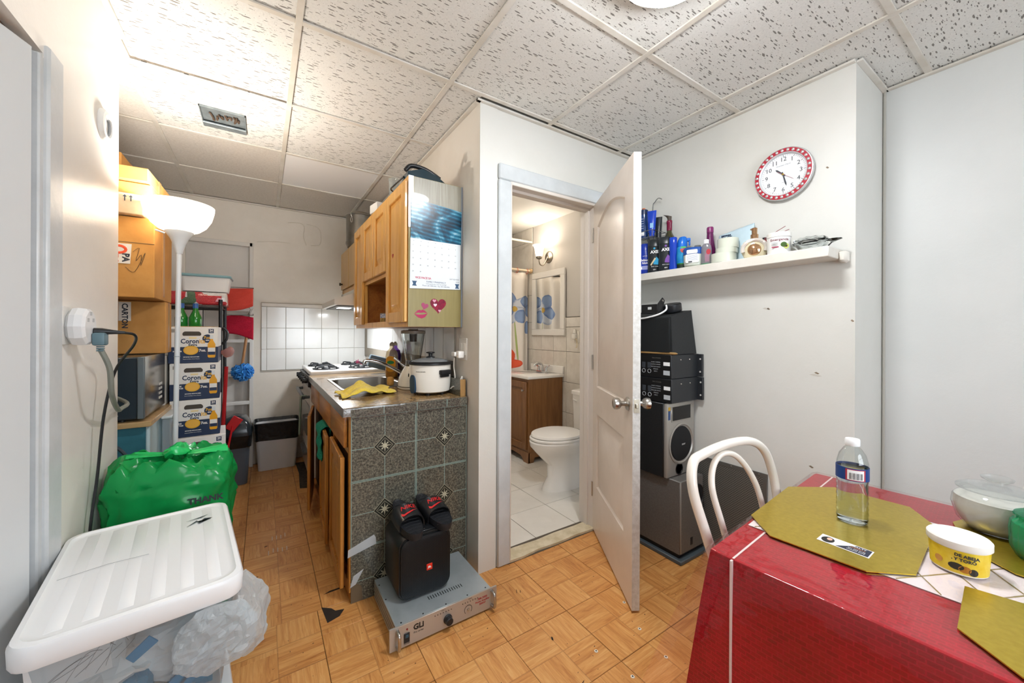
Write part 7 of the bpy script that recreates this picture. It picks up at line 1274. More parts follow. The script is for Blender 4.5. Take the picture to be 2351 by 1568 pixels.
def hang(off, drop, flare, wav, n_rings=16, ztop=TZ, seed=0.0, nper=60):
    """cloth ring list: from table edge down, with folds and flaring corners"""
    base = []
    for i in range(nper): base.append((TW * i / nper, 0.0, 0, -1))
    for i in range(nper): base.append((TW, TL * i / nper, 1, 0))
    for i in range(nper): base.append((TW - TW * i / nper, TL, 0, 1))
    for i in range(nper): base.append((0.0, TL - TL * i / nper, -1, 0))
    corners = ((0, 0, -0.42, -0.9), (TW, 0, 0.8, -0.6), (TW, TL, 0.7, 0.7), (0, TL, -0.7, 0.7)); rings = []
    for k in range(n_rings + 1):
        t = k / n_rings; ring = []
        for j, (x, y, nx, ny) in enumerate(base):
            o_ = off + 0.004 * (1 - math.exp(-t * 8)); w = wav * t ** 0.8 * (math.sin(j * 0.42 + seed) + 0.6 * math.sin(j * 0.23 + 1.3 + seed))
            px, py = x + nx * (o_ + max(w, -0.006)), y + ny * (o_ + max(w, -0.006))
            for cx_, cy_, dx, dy in corners:
                d = math.hypot(x - cx_, y - cy_)
                if d < 0.16: q = (1 - d / 0.16) ** 2 * flare * min(1, t * 1.5); px += dx * q; py += dy * q
            ring.append(tp(px, py, ztop - drop * t))
        rings.append(ring)
    return rings
def red_mat():
    k = NT('red_tablecloth'); mp = k.coord((1, 1, 1)); mp.inputs['Rotation'].default_value = (0, 0, -TA)
    br_ = k.n('TexBrick'); br_.inputs['Scale'].default_value = 26.0; br_.inputs['Mortar Size'].default_value = 0.03; br_.inputs['Color1'].default_value = hx('a2051a'); br_.inputs['Color2'].default_value = hx('8a0413'); br_.inputs['Mortar'].default_value = hx('b40d28')
    sp_ = k.n('SeparateXYZ'); k.l(mp, 0, sp_, 0); ad_ = k.n('Math', operation='ADD'); k.l(sp_, 'X', ad_, 0); k.l(sp_, 'Z', ad_, 1); cb_ = k.n('CombineXYZ'); k.l(sp_, 'Y', cb_, 0); k.l(ad_, 0, cb_, 1); k.l(cb_, 0, br_, 'Vector'); n_ = k.n('TexNoise', Scale=7.0, Detail=3.0); k.l(mp, 0, n_, 'Vector'); mx = k.n('MixRGB'); mx.inputs[0].default_value = 0.3; k.l(br_, 0, mx, 1); rp = k.ramp([(0.35, '820412'), (0.65, 'b00a24')]); k.l(n_, 0, rp, 0); k.l(rp, 0, mx, 2)
    k.l(mx, 0, k.b, 'Base Color'); k.b.inputs['Roughness'].default_value = 0.5; k.b.inputs['Specular IOR Level'].default_value = 0.25; return k.m
rc_ = thing('tablecloth', 'red patterned tablecloth hanging over the dining table', 'tablecloth', tp(TW / 2, TL / 2, TZ))
rg = hang(0.003, 0.56, 0.05, 0.006); inner = [[tuple(Vector(p) * 0 + Vector(tp(TW / 2, TL / 2, TZ)) + (Vector(p) - Vector(tp(TW / 2, TL / 2, TZ))) * s_) for p in rg[0]] for s_ in (0.02, 0.5, 0.9, 0.99)]
b = MB(); b.loft(inner + rg, 0, None, True, False); b.build('cloth', red_mat(), rc_, ang=60)
M_WRIB = P('white_ribbon', 'e9dcd8', 0.5)
b = MB(); b.box(0.0, TW, 0.043, 0.047, TZ + 0.0006, TZ + 0.0014, M=MT); b.box(-0.0125, -0.0045, 0.043, 0.047, TZ - 0.5, TZ, M=MT); b.build('white_trim_line', M_WRIB, rc_, flat=True)
# white net runner with gold diamond threads
rn = thing('table_runner', 'white net table runner with gold diamond threads', 'table runner', tp(0.4, 0.6, TZ)); MB().box(0.185, 0.585, 0.005, TL - 0.02, TZ + 0.0018, TZ + 0.0026, M=MT).build('runner_cloth', P('runner_white', 'e4e2e2', 0.6, bump=(90, 0.2)), rn, flat=True)
M_THR = P('gold_thread', 'a89a62', 0.35, 0.6)
for s_ in (1, -1):
    for k_ in range(-3, 16):
        y0 = 0.02 + 0.085 * k_; pts = []
        x0_, x1_ = 0.187, 0.583; ya, yb = (y0, y0 + 0.23) if s_ > 0 else (y0 + 0.23, y0)
        # clip to runner
        lo, hi = 0.01, TL - 0.03; q = []
        for t in [i / 12 for i in range(13)]:
            y = ya + (yb - ya) * t
            if lo < y < min(hi, 0.75): q.append(tp(x0_ + (x1_ - x0_) * t, y, TZ + 0.0032))
        if len(q) > 2: MB().tube(q, 0.0011, 4).build('gold_thread', M_THR, rn)
# clear plastic cover
cv = thing('plastic_cover', 'clear plastic sheet covering the red tablecloth', 'plastic cover', tp(TW / 2, TL / 2, TZ)); rg = hang(0.012, 0.66, 0.16, 0.009, 18, TZ + 0.0015, 2.0); rim_ = hang(0.0085, 0.66, 0.0, 0.009, 18, TZ + 0.0048, 2.0)[0]; c_ = Vector(tp(TW / 2, TL / 2, TZ + 0.0048))
inner = [[tuple(c_ + (Vector(p) - c_) * s_) for p in rim_] for s_ in (0.02, 0.3, 0.6, 0.9, 0.985)] + [rim_]
b = MB(); b.loft(inner + rg, 0, None, True, False); k = clear('vinyl_cover', 'fff8f8', 0.035, 0.07, 0.004, 0.6); nt = k.node_tree; bp = nt.nodes.new('ShaderNodeBump'); bp.inputs['Strength'].default_value = 0.35; bp.inputs['Distance'].default_value = 0.01; nn = nt.nodes.new('ShaderNodeTexNoise'); nn.inputs['Scale'].default_value = 14; tc_ = nt.nodes.new('ShaderNodeTexCoord'); nt.links.new(tc_.outputs['Object'], nn.inputs['Vector']); nt.links.new(nn.outputs[0], bp.inputs['Height'])
for n_ in nt.nodes:
    if n_.type == 'BSDF_GLOSSY': nt.links.new(bp.outputs[0], n_.inputs['Normal'])
b.build('sheet', k, cv, ang=60)
# gold placemats
def gold_mat():
    k = NT('gold_foil_mat'); mp = k.coord(); br_ = k.n('TexBrick'); br_.inputs['Scale'].default_value = 16.0; br_.inputs['Mortar Size'].default_value = 0.05; k.l(mp, 0, br_, 'Vector'); n_ = k.n('TexNoise', Scale=90.0, Detail=3.0); k.l(mp, 0, n_, 'Vector'); rp = k.ramp([(0.3, 'b49a2c'), (0.7, 'c0a636')]); k.l(n_, 0, rp, 0); k.l(rp, 0, k.b, 'Base Color'); k.b.inputs['Metallic'].default_value = 0.75; k.b.inputs['Roughness'].default_value = 0.3; k.bump(br_, 'Fac', 0.10, 0.001); return k.m
M_GM = gold_mat(); GZ = TZ + 0.0062
def mat_(lab, poly): return solo('placemat', MB().prism(poly, GZ, GZ + 0.0022), M_GM, lab, 'placemat', 'gold placemats', flat=True)
mat_('octagonal gold placemat under the water bottle', [(1.098, 0.496), (1.401, 0.523), (1.519, 0.442), (1.527, 0.275), (1.425, 0.209), (1.108, 0.190), (1.038, 0.249), (1.024, 0.420)])
mat_('gold placemat at the near table edge', [(1.138, 0.130), (0.965, 0.118), (0.905, 0.050), (0.89, -0.15), (0.95, -0.25), (1.16, -0.25), (1.165, 0.02)])
mat_('gold placemat under the two candle jars', [(1.60, 0.165), (1.50, 0.192), (1.345, 0.150), (1.285, 0.08), (1.285, -0.12), (1.35, -0.2), (1.58, -0.18)])
OZ = GZ + 0.0026
# water bottle
wbt = thing('water_bottle', 'half-full plastic water bottle with white cap and blue label', 'bottle', (1.283, 0.336, OZ)); bc_ = (1.283, 0.336, OZ); rib = []
for i in range(15): z = 0.012 + 0.007 * i; rib.append((0.0325 - (0.0012 if i % 2 else 0), z))
prof = [(0.027, 0.0), (0.031, 0.003)] + rib + [(0.0325, 0.115), (0.0325, 0.142), (0.0318, 0.155), (0.027, 0.175), (0.018, 0.19), (0.0125, 0.196), (0.0125, 0.203)]
b = MB(); b.lathe(prof, 36, 0, None, bc_); b.build('bottle', clear('pet_clear', 'f4f8f8', 0.07, 0.03), wbt); b = MB(); b.lathe([(r_ * 0.965, z + 0.001) for r_, z in prof if z < 0.14] + [(0.031, 0.14)], 36, 0, None, bc_); b.build('water', glass('water_fill', 'f6fbff', 0.0, 1.2), wbt)
b = MB(); b.lathe([(0.0148, 0.197), (0.0155, 0.199), (0.0155, 0.212), (0.014, 0.2145), (0, 0.2145)], 26, 0, None, bc_); b.build('cap', P('cap_white', 'eef0f1', 0.35), wbt)
wrapband(wbt, 'label', 0.0329, 0, 360, 0.113, 0.145, P('label_water_blue', '1e3f80', 0.35), bc_, 40); wrapband(wbt, 'label_panel', 0.0336, 178, 235, 0.116, 0.141, M_WHT, bc_, 12); wrapband(wbt, 'label_red', 0.0335, 172, 241, 0.1145, 0.1425, P('label_water_red', 'b03040', 0.4), bc_, 12)
for k_ in range(11): wrapband(wbt, 'barcode_bar', 0.0340, 186 + 4.2 * k_, 186 + 4.2 * k_ + 1.2 + 1.2 * (k_ % 3 == 0), 0.118, 0.134, INK, bc_, 2)
# business card
kd = thing('business_card', 'small white and navy card with a tiny portrait on the placemat', 'card', (1.12, 0.31, GZ)); Mc2 = frame((1.120, 0.3065, GZ + 0.0024), (0.0, -1, 0), (1, 0.02, 0)); MB().box(-0.0465, 0.0465, -0.021, 0.021, 0, 0.0005, M=Mc2).build('card', P('card_white', 'eceae8', 0.4), kd, flat=True)
decal(kd, 'navy_block', [(-0.012, -0.018), (0.044, -0.018), (0.044, 0.018), (0.018, 0.018)], P('card_navy', '23283c', 0.4), Mc2 @ Tm((0, 0, 0.0006)), 0.0003); decal(kd, 'portrait_hair', [(x - 0.030, y - 0.002) for x, y in circ(18, 0.012, 0.016)], P('hair_dark', '1e1b1c', 0.5), Mc2 @ Tm((0, 0, 0.0006)), 0.0003); decal(kd, 'portrait_face', [(x - 0.028, y + 0.003) for x, y in circ(14, 0.005, 0.007)], P('face_tone', 'd8ae98', 0.5), Mc2 @ Tm((0, 0, 0.001)), 0.0003)
for q, s_ in enumerate(('REALTY', 'PROPERTY', '201 555 0142', 'UNION CITY')): text(kd, 'lettering', s_, 0.0055 if q else 0.008, M_WHT if q != 1 else P('orange_ink', 'd07a3a', 0.5), Mc2 @ Tm((0.022, 0.011 - 0.0075 * q, 0.0011)), 0.0002)
# bee-themed cream tub
ct = thing('balm_tub', 'yellow labelled white tub with lid on the runner', 'tub', (1.222, 0.148, TZ + 0.006)); cc = (1.222, 0.148, TZ + 0.0062); b = MB(); b.lathe([(0.038, 0), (0.04, 0.002), (0.043, 0.052)], 40, 0, None, cc); b.build('tub', P('tub_ivory', 'ece6d8', 0.35), ct); b = MB(); b.lathe([(0.045, 0.052), (0.0465, 0.054), (0.0465, 0.066), (0.044, 0.069), (0.0, 0.0695)], 40, 0, None, cc); b.build('lid', P('lid_ivory', 'efece6', 0.4), ct)
wrapband(ct, 'label', 0.0402, 80, 330, 0.004, 0.050, P('label_bee_yellow', 'd9b417', 0.35, var=(30, 'e3c740')), cc, 40, r1=0.0428)
Mw = radial(cc[:2], 174, 0.0416, cc[2])
text(ct, 'lettering', 'BAÑO DE ABEJA', 0.0082, INK, Mw @ Tm((0.008, 0.042, 0.0012)), 0.0005, wrap=0.0416, bold=0.0003); text(ct, 'lettering', 'REINA Y TORO', 0.0082, INK, Mw @ Tm((0.006, 0.033, 0.0010)), 0.0005, wrap=0.0412, bold=0.0003)
for q in range(3): decal(ct, 'bee_print', [(x + 0.006 + 0.012 * q, z + 0.018 - 0.003 * q) for x, z in circ(14, 0.011 - 0.002 * q, 0.007)], P('bee_black', '241c10', 0.5) if q != 1 else P('bee_amber', 'a5691c', 0.4), Mw @ Tm((0, 0, 0.0004)), 0.0006, 0.0408)
decal(ct, 'flower_print', [(x - 0.020, z + 0.022) for x, z in circ(12, 0.007)], P('flower_tan', 'c08a4a', 0.4), Mw @ Tm((0, 0, 0.0006)), 0.0006, 0.0408)
wrapband(ct, 'barcode', 0.0412, 296, 312, 0.008, 0.03, P('barcode_lime', 'b8b060', 0.4), cc, 6, r1=0.0420)
# candle jars
def candle(name, lab, c, r, h, wax, gl, ribs):
    t = thing(name, lab, 'candle', c, 0, 'glass candle jars'); b = MB()
    if ribs: pr = [(0.78, 0), (0.86, 0.004), (0.98, 0.2 * h), (1.0, 0.55 * h), (0.97, 0.72 * h), (0.86, 0.78 * h), (0.84, 0.84 * h), (0.92, 0.87 * h)]
    else: pr = [(0.55, 0), (0.66, 0.003), (0.88, 0.2 * h), (1.0, 0.5 * h), (0.97, 0.66 * h), (0.80, 0.80 * h), (0.72, 0.84 * h), (0.80, 0.87 * h)]
    b.loft([[(c[0] + k_ * r * math.cos(a) * (1 + (0.02 * math.cos(24 * a) if ribs else 0)), c[1] + k_ * r * math.sin(a) * (1 + (0.02 * math.cos(24 * a) if ribs else 0)), c[2] + z) for a in [2 * math.pi * i / 96 for i in range(96)]] for k_, z in pr], 0, None, True, False); b.build('glass_jar', gl, t)
    b = MB(); b.lathe([(r * k_ * 0.95, z + 0.002) for k_, z in pr if z < h * 0.68] + [(r * 0.93, h * 0.69), (0.0, h * 0.685)], 40, 0, None, c); b.build('wax', wax, t)
    b = MB(); b.lathe([(r * 0.90, 0.87 * h), (r * 0.90, 0.90 * h), (r * 0.72, 0.96 * h), (r * 0.45, 1.0 * h), (r * 0.22, 1.02 * h), (r * 0.18, 1.06 * h), (r * 0.34, 1.12 * h), (r * 0.36, 1.16 * h), (r * 0.2, 1.2 * h), (0, 1.2 * h)], 40, 0, None, c); b.build('lid', gl, t)
candle('candle_jar', 'round clear glass candle jar with white wax at the table back', (1.515, 0.122, OZ), 0.076, 0.115, P('wax_white', 'ece6dc', 0.5), clear('candle_glass_clear', 'f4f6f6', 0.07, 0.03, 0.05, 0.9), False)
candle('candle_jar', 'ribbed green glass candle jar at the right picture edge', (1.405, 0.035, OZ), 0.062, 0.105, P('wax_green', '8fd8bc', 0.5), clear('candle_glass_green', '58c8a2', 0.07, 0.03, 0.25), True)
# ================================================================ CHAIR
ch = thing('dining_chair', 'white tubular metal chair with double hoop back at the table', 'chair', (1.16, 0.42, 0)); M_CH = P('chair_white_enamel', 'e9e2d8', 0.2, coat=0.4)
def yz(z): return 0.540 + (z - 0.72) * 0.20
outer = [(1.005, 0.46), (0.985, 0.60), (0.958, 0.72), (0.935, 0.83), (0.955, 0.895), (1.01, 0.91), (1.14, 0.917), (1.27, 0.905), (1.345, 0.865), (1.368, 0.79), (1.362, 0.70), (1.34, 0.58), (1.325, 0.46)]
MB().tube(smooth_path([(x, yz(z), z) for x, z in outer], 8), 0.0128, 14).build('outer_hoop', M_CH, ch)
innr = [(1.075, 0.46), (1.055, 0.60), (1.030, 0.73), (1.015, 0.82), (1.04, 0.875), (1.095, 0.897), (1.165, 0.88), (1.225, 0.82), (1.255, 0.74), (1.255, 0.60), (1.25, 0.46)]
MB().tube(smooth_path([(x, yz(z) - 0.004, z) for x, z in innr], 8), 0.0085, 12).build('inner_hoop', M_CH, ch)
b = MB(); b.lathe([(0.0, 0), (0.185, 0.0), (0.195, 0.012), (0.19, 0.03), (0.15, 0.04), (0, 0.042)], 40, 0, None, (1.165, 0.30, 0.44)); b.build('seat', P('seat_vinyl', 'd8d2c6', 0.4), ch)
for x0_, y0_, x1_, y1_ in ((1.01, 0.487, 0.985, 0.53), (1.32, 0.487, 1.345, 0.53), (1.05, 0.17, 1.02, 0.12), (1.28, 0.17, 1.31, 0.12)): MB().tube([(x0_, y0_, 0.455), (x1_, y1_, 0.0)], 0.0125, 12).build('leg', M_CH, ch)
MB().tube([(1.165 + 0.14 * math.cos(R(a)), 0.31 + 0.14 * math.sin(R(a)), 0.22) for a in range(0, 360, 15)], 0.008, 8, True).build('foot_ring', M_CH, ch)
# ================================================================ POWER AMP, PARTY SPEAKER, SLIDES
ga = thing('power_amplifier', 'silver rack power amplifier on the floor under the speaker', 'amplifier', (0.65, 1.64, 0)); M_GS = P('amp_silver', 'b9c2c6', 0.35, 0.5, var=(5, 'a9b3b7')); M_GF = P('amp_face_silver', 'b8b3ac', 0.35, 0.5)
MB().box(0.436, 0.862, 1.474, 1.812, 0.012, 0.094, 0.002).build('chassis', M_GS, ga); MB().box(0.41, 0.888, 1.466, 1.4735, 0.008, 0.096, 0.001).build('front_plate', M_GF, ga)
for x in (0.46, 0.84):
    for y in (1.50, 1.79): MB().cyl((x, y, 0.0), (x, y, 0.013), 0.014, n=12).build('foot', M_BLK, ga)
for x in (0.440, 0.862): MB().tube(smooth_path([(x, 1.466, 0.082), (x, 1.446, 0.080), (x, 1.438, 0.068), (x, 1.438, 0.034), (x, 1.446, 0.022), (x, 1.466, 0.020)], 5), 0.0065, 10).build('handle', M_STEEL, ga)
MG = frame((0.65, 1.4658, 0.052), *TO_CAM)
text(ga, 'lettering', 'GLi', 0.030, P('amp_ink', '1c1b1a', 0.5), MG @ Tm((-0.125, 0.016, 0)), 0.0006, bold=0.0012); text(ga, 'lettering', 'Pro series', 0.010, P('amp_ink', '1c1b1a', 0.5), MG @ Tm((-0.125, -0.004, 0)), 0.0006)
for s_, z in (('RM-3000', 0.018), ('Power Amplifier', 0.006), ('3000W', -0.006)): text(ga, 'lettering', s_, 0.0125 if z > 0.01 else 0.0105, P('amp_red_ink', 'a02a30', 0.5), MG @ Tm((0.165, z, 0)), 0.0006, bold=0.0003)
b = MB(); b.lathe([(0.019, 0), (0.019, 0.004), (0.0165, 0.006), (0.0155, 0.022), (0.013, 0.024), (0, 0.024)], 28, 0, MG @ Tm((0.0, -0.008, 0))); b.build('volume_knob', M_BLK, ga)
b = MB(); b.tube([(0.095 + 0.018 * math.cos(R(a)), -0.006 + 0.018 * math.sin(R(a)), 0.0003) for a in range(-45, 226, 15)], 0.0009, 5, M=MG); b.build('dial_print', P('amp_ink', '1c1b1a', 0.5), ga); b = MB(); b.lathe([(0.006, 0), (0.006, 0.004), (0.003, 0.004), (0, 0.010)], 12, 0, MG @ Tm((0.095, -0.006, 0))); b.build('knob_shaft', M_STEEL, ga)
for cx_, lb_ in ((-0.02, 'CH 1'), (0.105, 'CH 2')):
    text(ga, 'lettering', lb_, 0.008, P('amp_ink', '1c1b1a', 0.5), MG @ Tm((cx_, 0.036, 0)), 0.0005)
    for q in range(7): b = MB(); b.lathe([(0.0022, 0), (0.0016, 0.0012), (0, 0.0014)], 8, 0, MG @ Tm((cx_ - 0.036 + 0.012 * q, 0.026, 0))); b.build('meter_light', P('led_dark', '3a2a28', 0.3), ga)
MB().box(-0.185, -0.162, -0.028, 0.008, 0, 0.004, 0.001, M=MG).build('power_switch', M_BLK, ga); MB().box(-0.180, -0.167, -0.008, 0.004, 0.004, 0.006, 0.001, M=MG).build('switch_rocker', P('rocker_blue', '2d5468', 0.3), ga); b = MB(); b.lathe([(0.004, 0), (0.003, 0.003), (0, 0.0035)], 10, 0, MG @ Tm((-0.172, 0.022, 0))); b.build('power_led', P('led_red', '7a2024', 0.3), ga); text(ga, 'lettering', 'POWER', 0.007, P('amp_ink', '1c1b1a', 0.5), MG @ Tm((-0.172, -0.034, 0)), 0.0005)
for q in range(15): MB().box(0.60 + 0.011 * q, 0.603 + 0.011 * q, 1.548, 1.57, 0.0938, 0.0946).build('vent_slot', P('slot_black', '14181a', 0.6), ga, flat=True)
for q in range(4): MB().box(0.4345, 0.4362, 1.49, 1.80, 0.025 + 0.017 * q, 0.033 + 0.017 * q).build('side_fin', P('fin_bronze', '8d8478', 0.4, 0.5), ga, flat=True)
for q in ((0.46, 1.485), (0.55, 1.485), (0.65, 1.485), (0.75, 1.485), (0.84, 1.485), (0.445, 1.65), (0.445, 1.76)): b = MB(); b.lathe([(0.0035, 0.0), (0.003, 0.0012), (0, 0.0014)], 8, 0, None, (q[0], q[1], 0.094)); b.build('screw', M_BLK, ga)
pb_ = thing('party_speaker', 'black cube party speaker with red badge and mesh front', 'loudspeaker', (0.598, 1.69, 0.095)); jx0, jx1, jy0, jy1, jz0 = 0.478, 0.718, 1.577, 1.803, 0.0955
def jring(y, d): return [(x, y, z) for x, z in rrect(jx0 + d, jx1 - d, jz0 + d, 0.366 - d, 0.045 - d * 0.5, 6)]
b = MB(); b.loft([jring(jy0 + 0.012, 0.004), jring(jy0 + 0.02, 0.0), jring(jy1 - 0.02, 0.0), jring(jy1, 0.012)]); b.build('body', P('speaker_rubber', '0f0f10', 0.45, bump=(90, 0.05)), pb_)
def mesh_mat():
    k = NT('speaker_mesh'); mp = k.coord((260, 260, 260)); v_ = k.n('TexVoronoi', Scale=1.0); v_.inputs['Randomness'].default_value = 0.0; k.l(mp, 0, v_, 'Vector'); rp = k.ramp([(0.28, '020303'), (0.42, '10161b')]); k.l(v_, 'Distance', rp, 0); k.l(rp, 0, k.b, 'Base Color'); k.b.inputs['Roughness'].default_value = 0.35; k.b.inputs['Metallic'].default_value = 0.4; k.bump(v_, 'Distance', 0.5, 0.002); return k.m
b = MB(); b.loft([jring(jy0 + 0.012, 0.008), jring(jy0 + 0.003, 0.010), jring(jy0, 0.020)]); b.build('mesh_grille', mesh_mat(), pb_)
b = MB(); b.box(jx0 + 0.05, jx1 - 0.05, jy0 + 0.02, jy1 - 0.05, 0.366, 0.3705, 0.004); b.build('top_panel', M_BLK, pb_)
MJ_ = frame((0.612, jy0 - 0.0004, 0.218), *TO_CAM); MB().box(-0.013, 0.013, -0.0135, 0.0135, -0.002, 0.002, 0.001, M=MJ_).build('badge', P('badge_red', 'd8301f', 0.35), pb_); text(pb_, 'lettering', 'JBL', 0.0105, M_WHT, MJ_ @ Tm((0, 0.0, 0.0021)), 0.0006, bold=0.0006)
b = MB(); b.tube(smooth_path([(0.722, 1.74, 0.14), (0.735, 1.735, 0.13), (0.73, 1.73, 0.115), (0.72, 1.73, 0.125)], 5), 0.004, 6); b.build('carry_loop', M_BLK, pb_)
M_SL = P('slide_foam', '191b20', 0.55, bump=(140, 0.15)); M_SLS = P('slide_strap', '1a1b1e', 0.32, coat=0.2); M_SLR = P('slide_red', 'd42a2c', 0.3)
def slide(lab, x, y, z, rz, mirror):
    t = thing('slide_sandal', lab, 'sandal', M=Matrix.Translation((x, y, z)) @ Matrix.Rotation(R(rz), 4, 'Z') @ Matrix.Rotation(R(9), 4, 'X') @ Matrix.Scale(1.1, 4), group='pair of slides on the speaker')
    def outl(s_): # sole outline, toe towards -y
        pts = []
        for i in range(40):
            a = 2 * math.pi * i / 40; yy = -0.128 * math.cos(a); xx = math.sin(a); w = 0.046 if yy < -0.02 else 0.046 - 0.010 * min(1, (yy + 0.02) / 0.08)
            pts.append((w * s_ * math.copysign(abs(xx) ** 0.75, xx) + mirror * 0.004 * math.sin(yy * 18), yy * (1 if s_ > 0.99 else 0.97)))
        return pts
    o1, o2 = outl(1.0), outl(0.88)
    b = MB(); b.loft([[(px * 0.96, py * 0.98, 0.0) for px, py in o1], [(px, py, 0.006) for px, py in o1], [(px * 1.02, py * 1.01, 0.024) for px, py in o1], [(px, py, 0.030) for px, py in o1], [(px, py, 0.0265) for px, py in o2], [(px * 0.6, py * 0.7, 0.024) for px, py in o2]]); b.build('sole', M_SL, t, world=False)
    for q in range(12):
        yy = -0.105 + 0.019 * q; MB().tube([(-0.034, yy, 0.0262), (0.0, yy + 0.006, 0.0252), (0.034, yy, 0.0262)], 0.0012, 5).build('footbed_ridge', M_SL, t, world=False)
    b = MB(); rings = []
    for i in range(17):
        a = math.pi * i / 16; ca, sa = math.cos(a), max(math.sin(a), 0.0) ** 0.6
        def sp_(y, dx, h_): return (0.051 * ca * dx, y, 0.010 + h_ * sa)
        rings.append([sp_(-0.062 + 0.012 * sa, 0.95, 0.046), sp_(-0.064 + 0.012 * sa, 1.03, 0.050), sp_(-0.015, 1.06, 0.057), sp_(0.036 - 0.010 * sa, 1.03, 0.061), sp_(0.034 - 0.010 * sa, 0.95, 0.057), sp_(-0.015, 0.97, 0.053)])
    b.loft(rings); b.build('strap', M_SLS, t, world=False, ang=60)
    Ms = frame((0.0, -0.015, 0.0682), (1, 0, 0), (0, 0.993, 0.12)); text(t, 'lettering', 'NIKE', 0.030, M_SLR, Ms @ Tm((0.002, 0.014, 0)), 0.0012, wrap=0.066, shear=0.25, bold=0.0002, world=False)
    sw = [(-0.034, 0.002), (-0.036, -0.010), (-0.030, -0.017), (-0.018, -0.016), (0.0, -0.010), (0.018, -0.002), (0.040, 0.010), (0.012, 0.0), (-0.012, -0.007), (-0.024, -0.009), (-0.029, -0.005)]
    decal(t, 'swoosh', sw, M_SLR, Ms @ Tm((0, -0.010, 0.0)), 0.0012, 0.066, world=False); return t
slide('left black slide with red logo on the party speaker', 0.545, 1.692, 0.380, 4, 1); slide('right black slide with red logo on the party speaker', 0.672, 1.700, 0.380, 6, -1)
# ================================================================ BATHROOM FIXTURES
vn = thing('bathroom_vanity', 'brown wood bathroom vanity cabinet with arched door', 'vanity', (2.31, 3.15, 0)); W_V = wood('vanity_wood', '8f6238', '6f4622', 'Z', 18, 0.35)
vx0, vy0, vy1 = 2.095, 2.895, 3.415
MB().box(vx0 + 0.004, 2.515, vy0, vy1, 0.10, 0.798, 0.002).build('carcass', W_V, vn, flat=True)
b = MB(); b.prism([(vx0 + 0.004, 0.0), (vx0 + 0.06, 0.0), (vx0 + 0.075, 0.05), (vx0 + 0.12, 0.05), (2.42, 0.05), (2.46, 0.0), (2.515, 0.0), (2.515, 0.10), (vx0 + 0.004, 0.10)][::-1], 0, 0.016, 0, frame((0, vy0 + 0.016, 0), *TO_CAM)); b.build('side_apron', W_V, vn, flat=True)
def apron(): return [(0, 0), (0.07, 0), (0.09, 0.03), (0.13, 0.055), (0.26, 0.065), (0.39, 0.055), (0.43, 0.03), (0.45, 0), (0.52, 0), (0.52, 0.105), (0, 0.105)]
b = MB(); b.prism(apron(), -0.016, 0.0, 0, frame((vx0 - 0.001, vy1, 0.0), *TO_LEFT)); b.build('front_apron', W_V, vn, flat=True)
b = raised_door(0.47, 0.645, 0.018, 0.06); vd = on(b, frame((vx0 + 0.003, vy1 - 0.025, 0.125), *TO_LEFT)).build('door', W_V, vn); b = MB(); b.lathe([(0.006, 0), (0.006, 0.01), (0.011, 0.016), (0.010, 0.022), (0, 0.024)], 14, 0, frame((vx0 - 0.0155, vy0 + 0.06, 0.69), *TO_LEFT)); b.build('knob', M_STEEL, vd)
M_POR = P('porcelain', 'f0ece6', 0.12, coat=0.4)
vt_ = thing('vanity_top', 'white moulded vanity sink top with backsplash', 'sink', (2.3, 3.15, 0.8)); b = MB(); b.box(2.075, 2.518, vy0 - 0.02, vy1 + 0.005, 0.7985, 0.828, 0.006, seg=2); b.box(2.498, 2.518, vy0 - 0.02, vy1 + 0.005, 0.828, 0.905, 0.005); b.build('sink_top', M_POR, vt_)
b = MB(); b.lathe([(0.165, 0.0), (0.16, 0.004), (0.15, 0.001)], 40, 0, None, (2.27, 3.15, 0.828), sy=1.2, caps=False); b.build('basin_rim', M_POR, vt_)
bfc = thing('bathroom_faucet', 'chrome two-handle bathroom faucet on the vanity', 'faucet', (2.44, 3.13, 0.828)); b = MB(); b.box(2.415, 2.465, 3.05, 3.21, 0.8285, 0.845, 0.008, seg=2); b.build('base_plate', M_CHROME, bfc); MB().tube(smooth_path([(2.445, 3.13, 0.84), (2.435, 3.13, 0.90), (2.40, 3.13, 0.925), (2.35, 3.13, 0.915), (2.33, 3.13, 0.895)], 6), 0.014, 12).build('spout', M_CHROME, bfc)
for y in (3.07, 3.19): b = MB(); b.lathe([(0.018, 0), (0.015, 0.03), (0.012, 0.04)], 14, 0, None, (2.44, y, 0.845)); b.tube([(2.44, y, 0.882), (2.44, y + (0.06 if y > 3.1 else -0.06), 0.905)], [0.010, 0.006], 8); b.build('handle', M_CHROME, bfc)
tl = thing('toilet', 'white two-piece toilet with closed lid', 'toilet', (2.1, 2.33, 0)); tcy = 2.335
def egg(cx_, rx, ry, z, n=40): return [(cx_ + (rx if math.cos(a) > 0 else rx * 1.25) * math.cos(a), tcy + ry * math.sin(a), z) for a in [2 * math.pi * i / n for i in range(n)]]
b = MB(); b.loft([egg(2.07, 0.19, 0.105, 0.002), egg(2.07, 0.185, 0.10, 0.03), egg(2.08, 0.155, 0.088, 0.10), egg(2.07, 0.15, 0.09, 0.20), egg(2.03, 0.19, 0.13, 0.29), egg(1.99, 0.205, 0.172, 0.355), egg(1.98, 0.20, 0.182, 0.39), egg(1.98, 0.195, 0.178, 0.40)]); b.build('bowl', M_POR, tl)
b = MB(); b.loft([egg(1.985, 0.195, 0.184, 0.402), egg(1.985, 0.20, 0.188, 0.408), egg(1.985, 0.20, 0.188, 0.418), egg(1.985, 0.195, 0.184, 0.424)]); b.build('seat', P('seat_white', 'f1eee9', 0.2), tl)
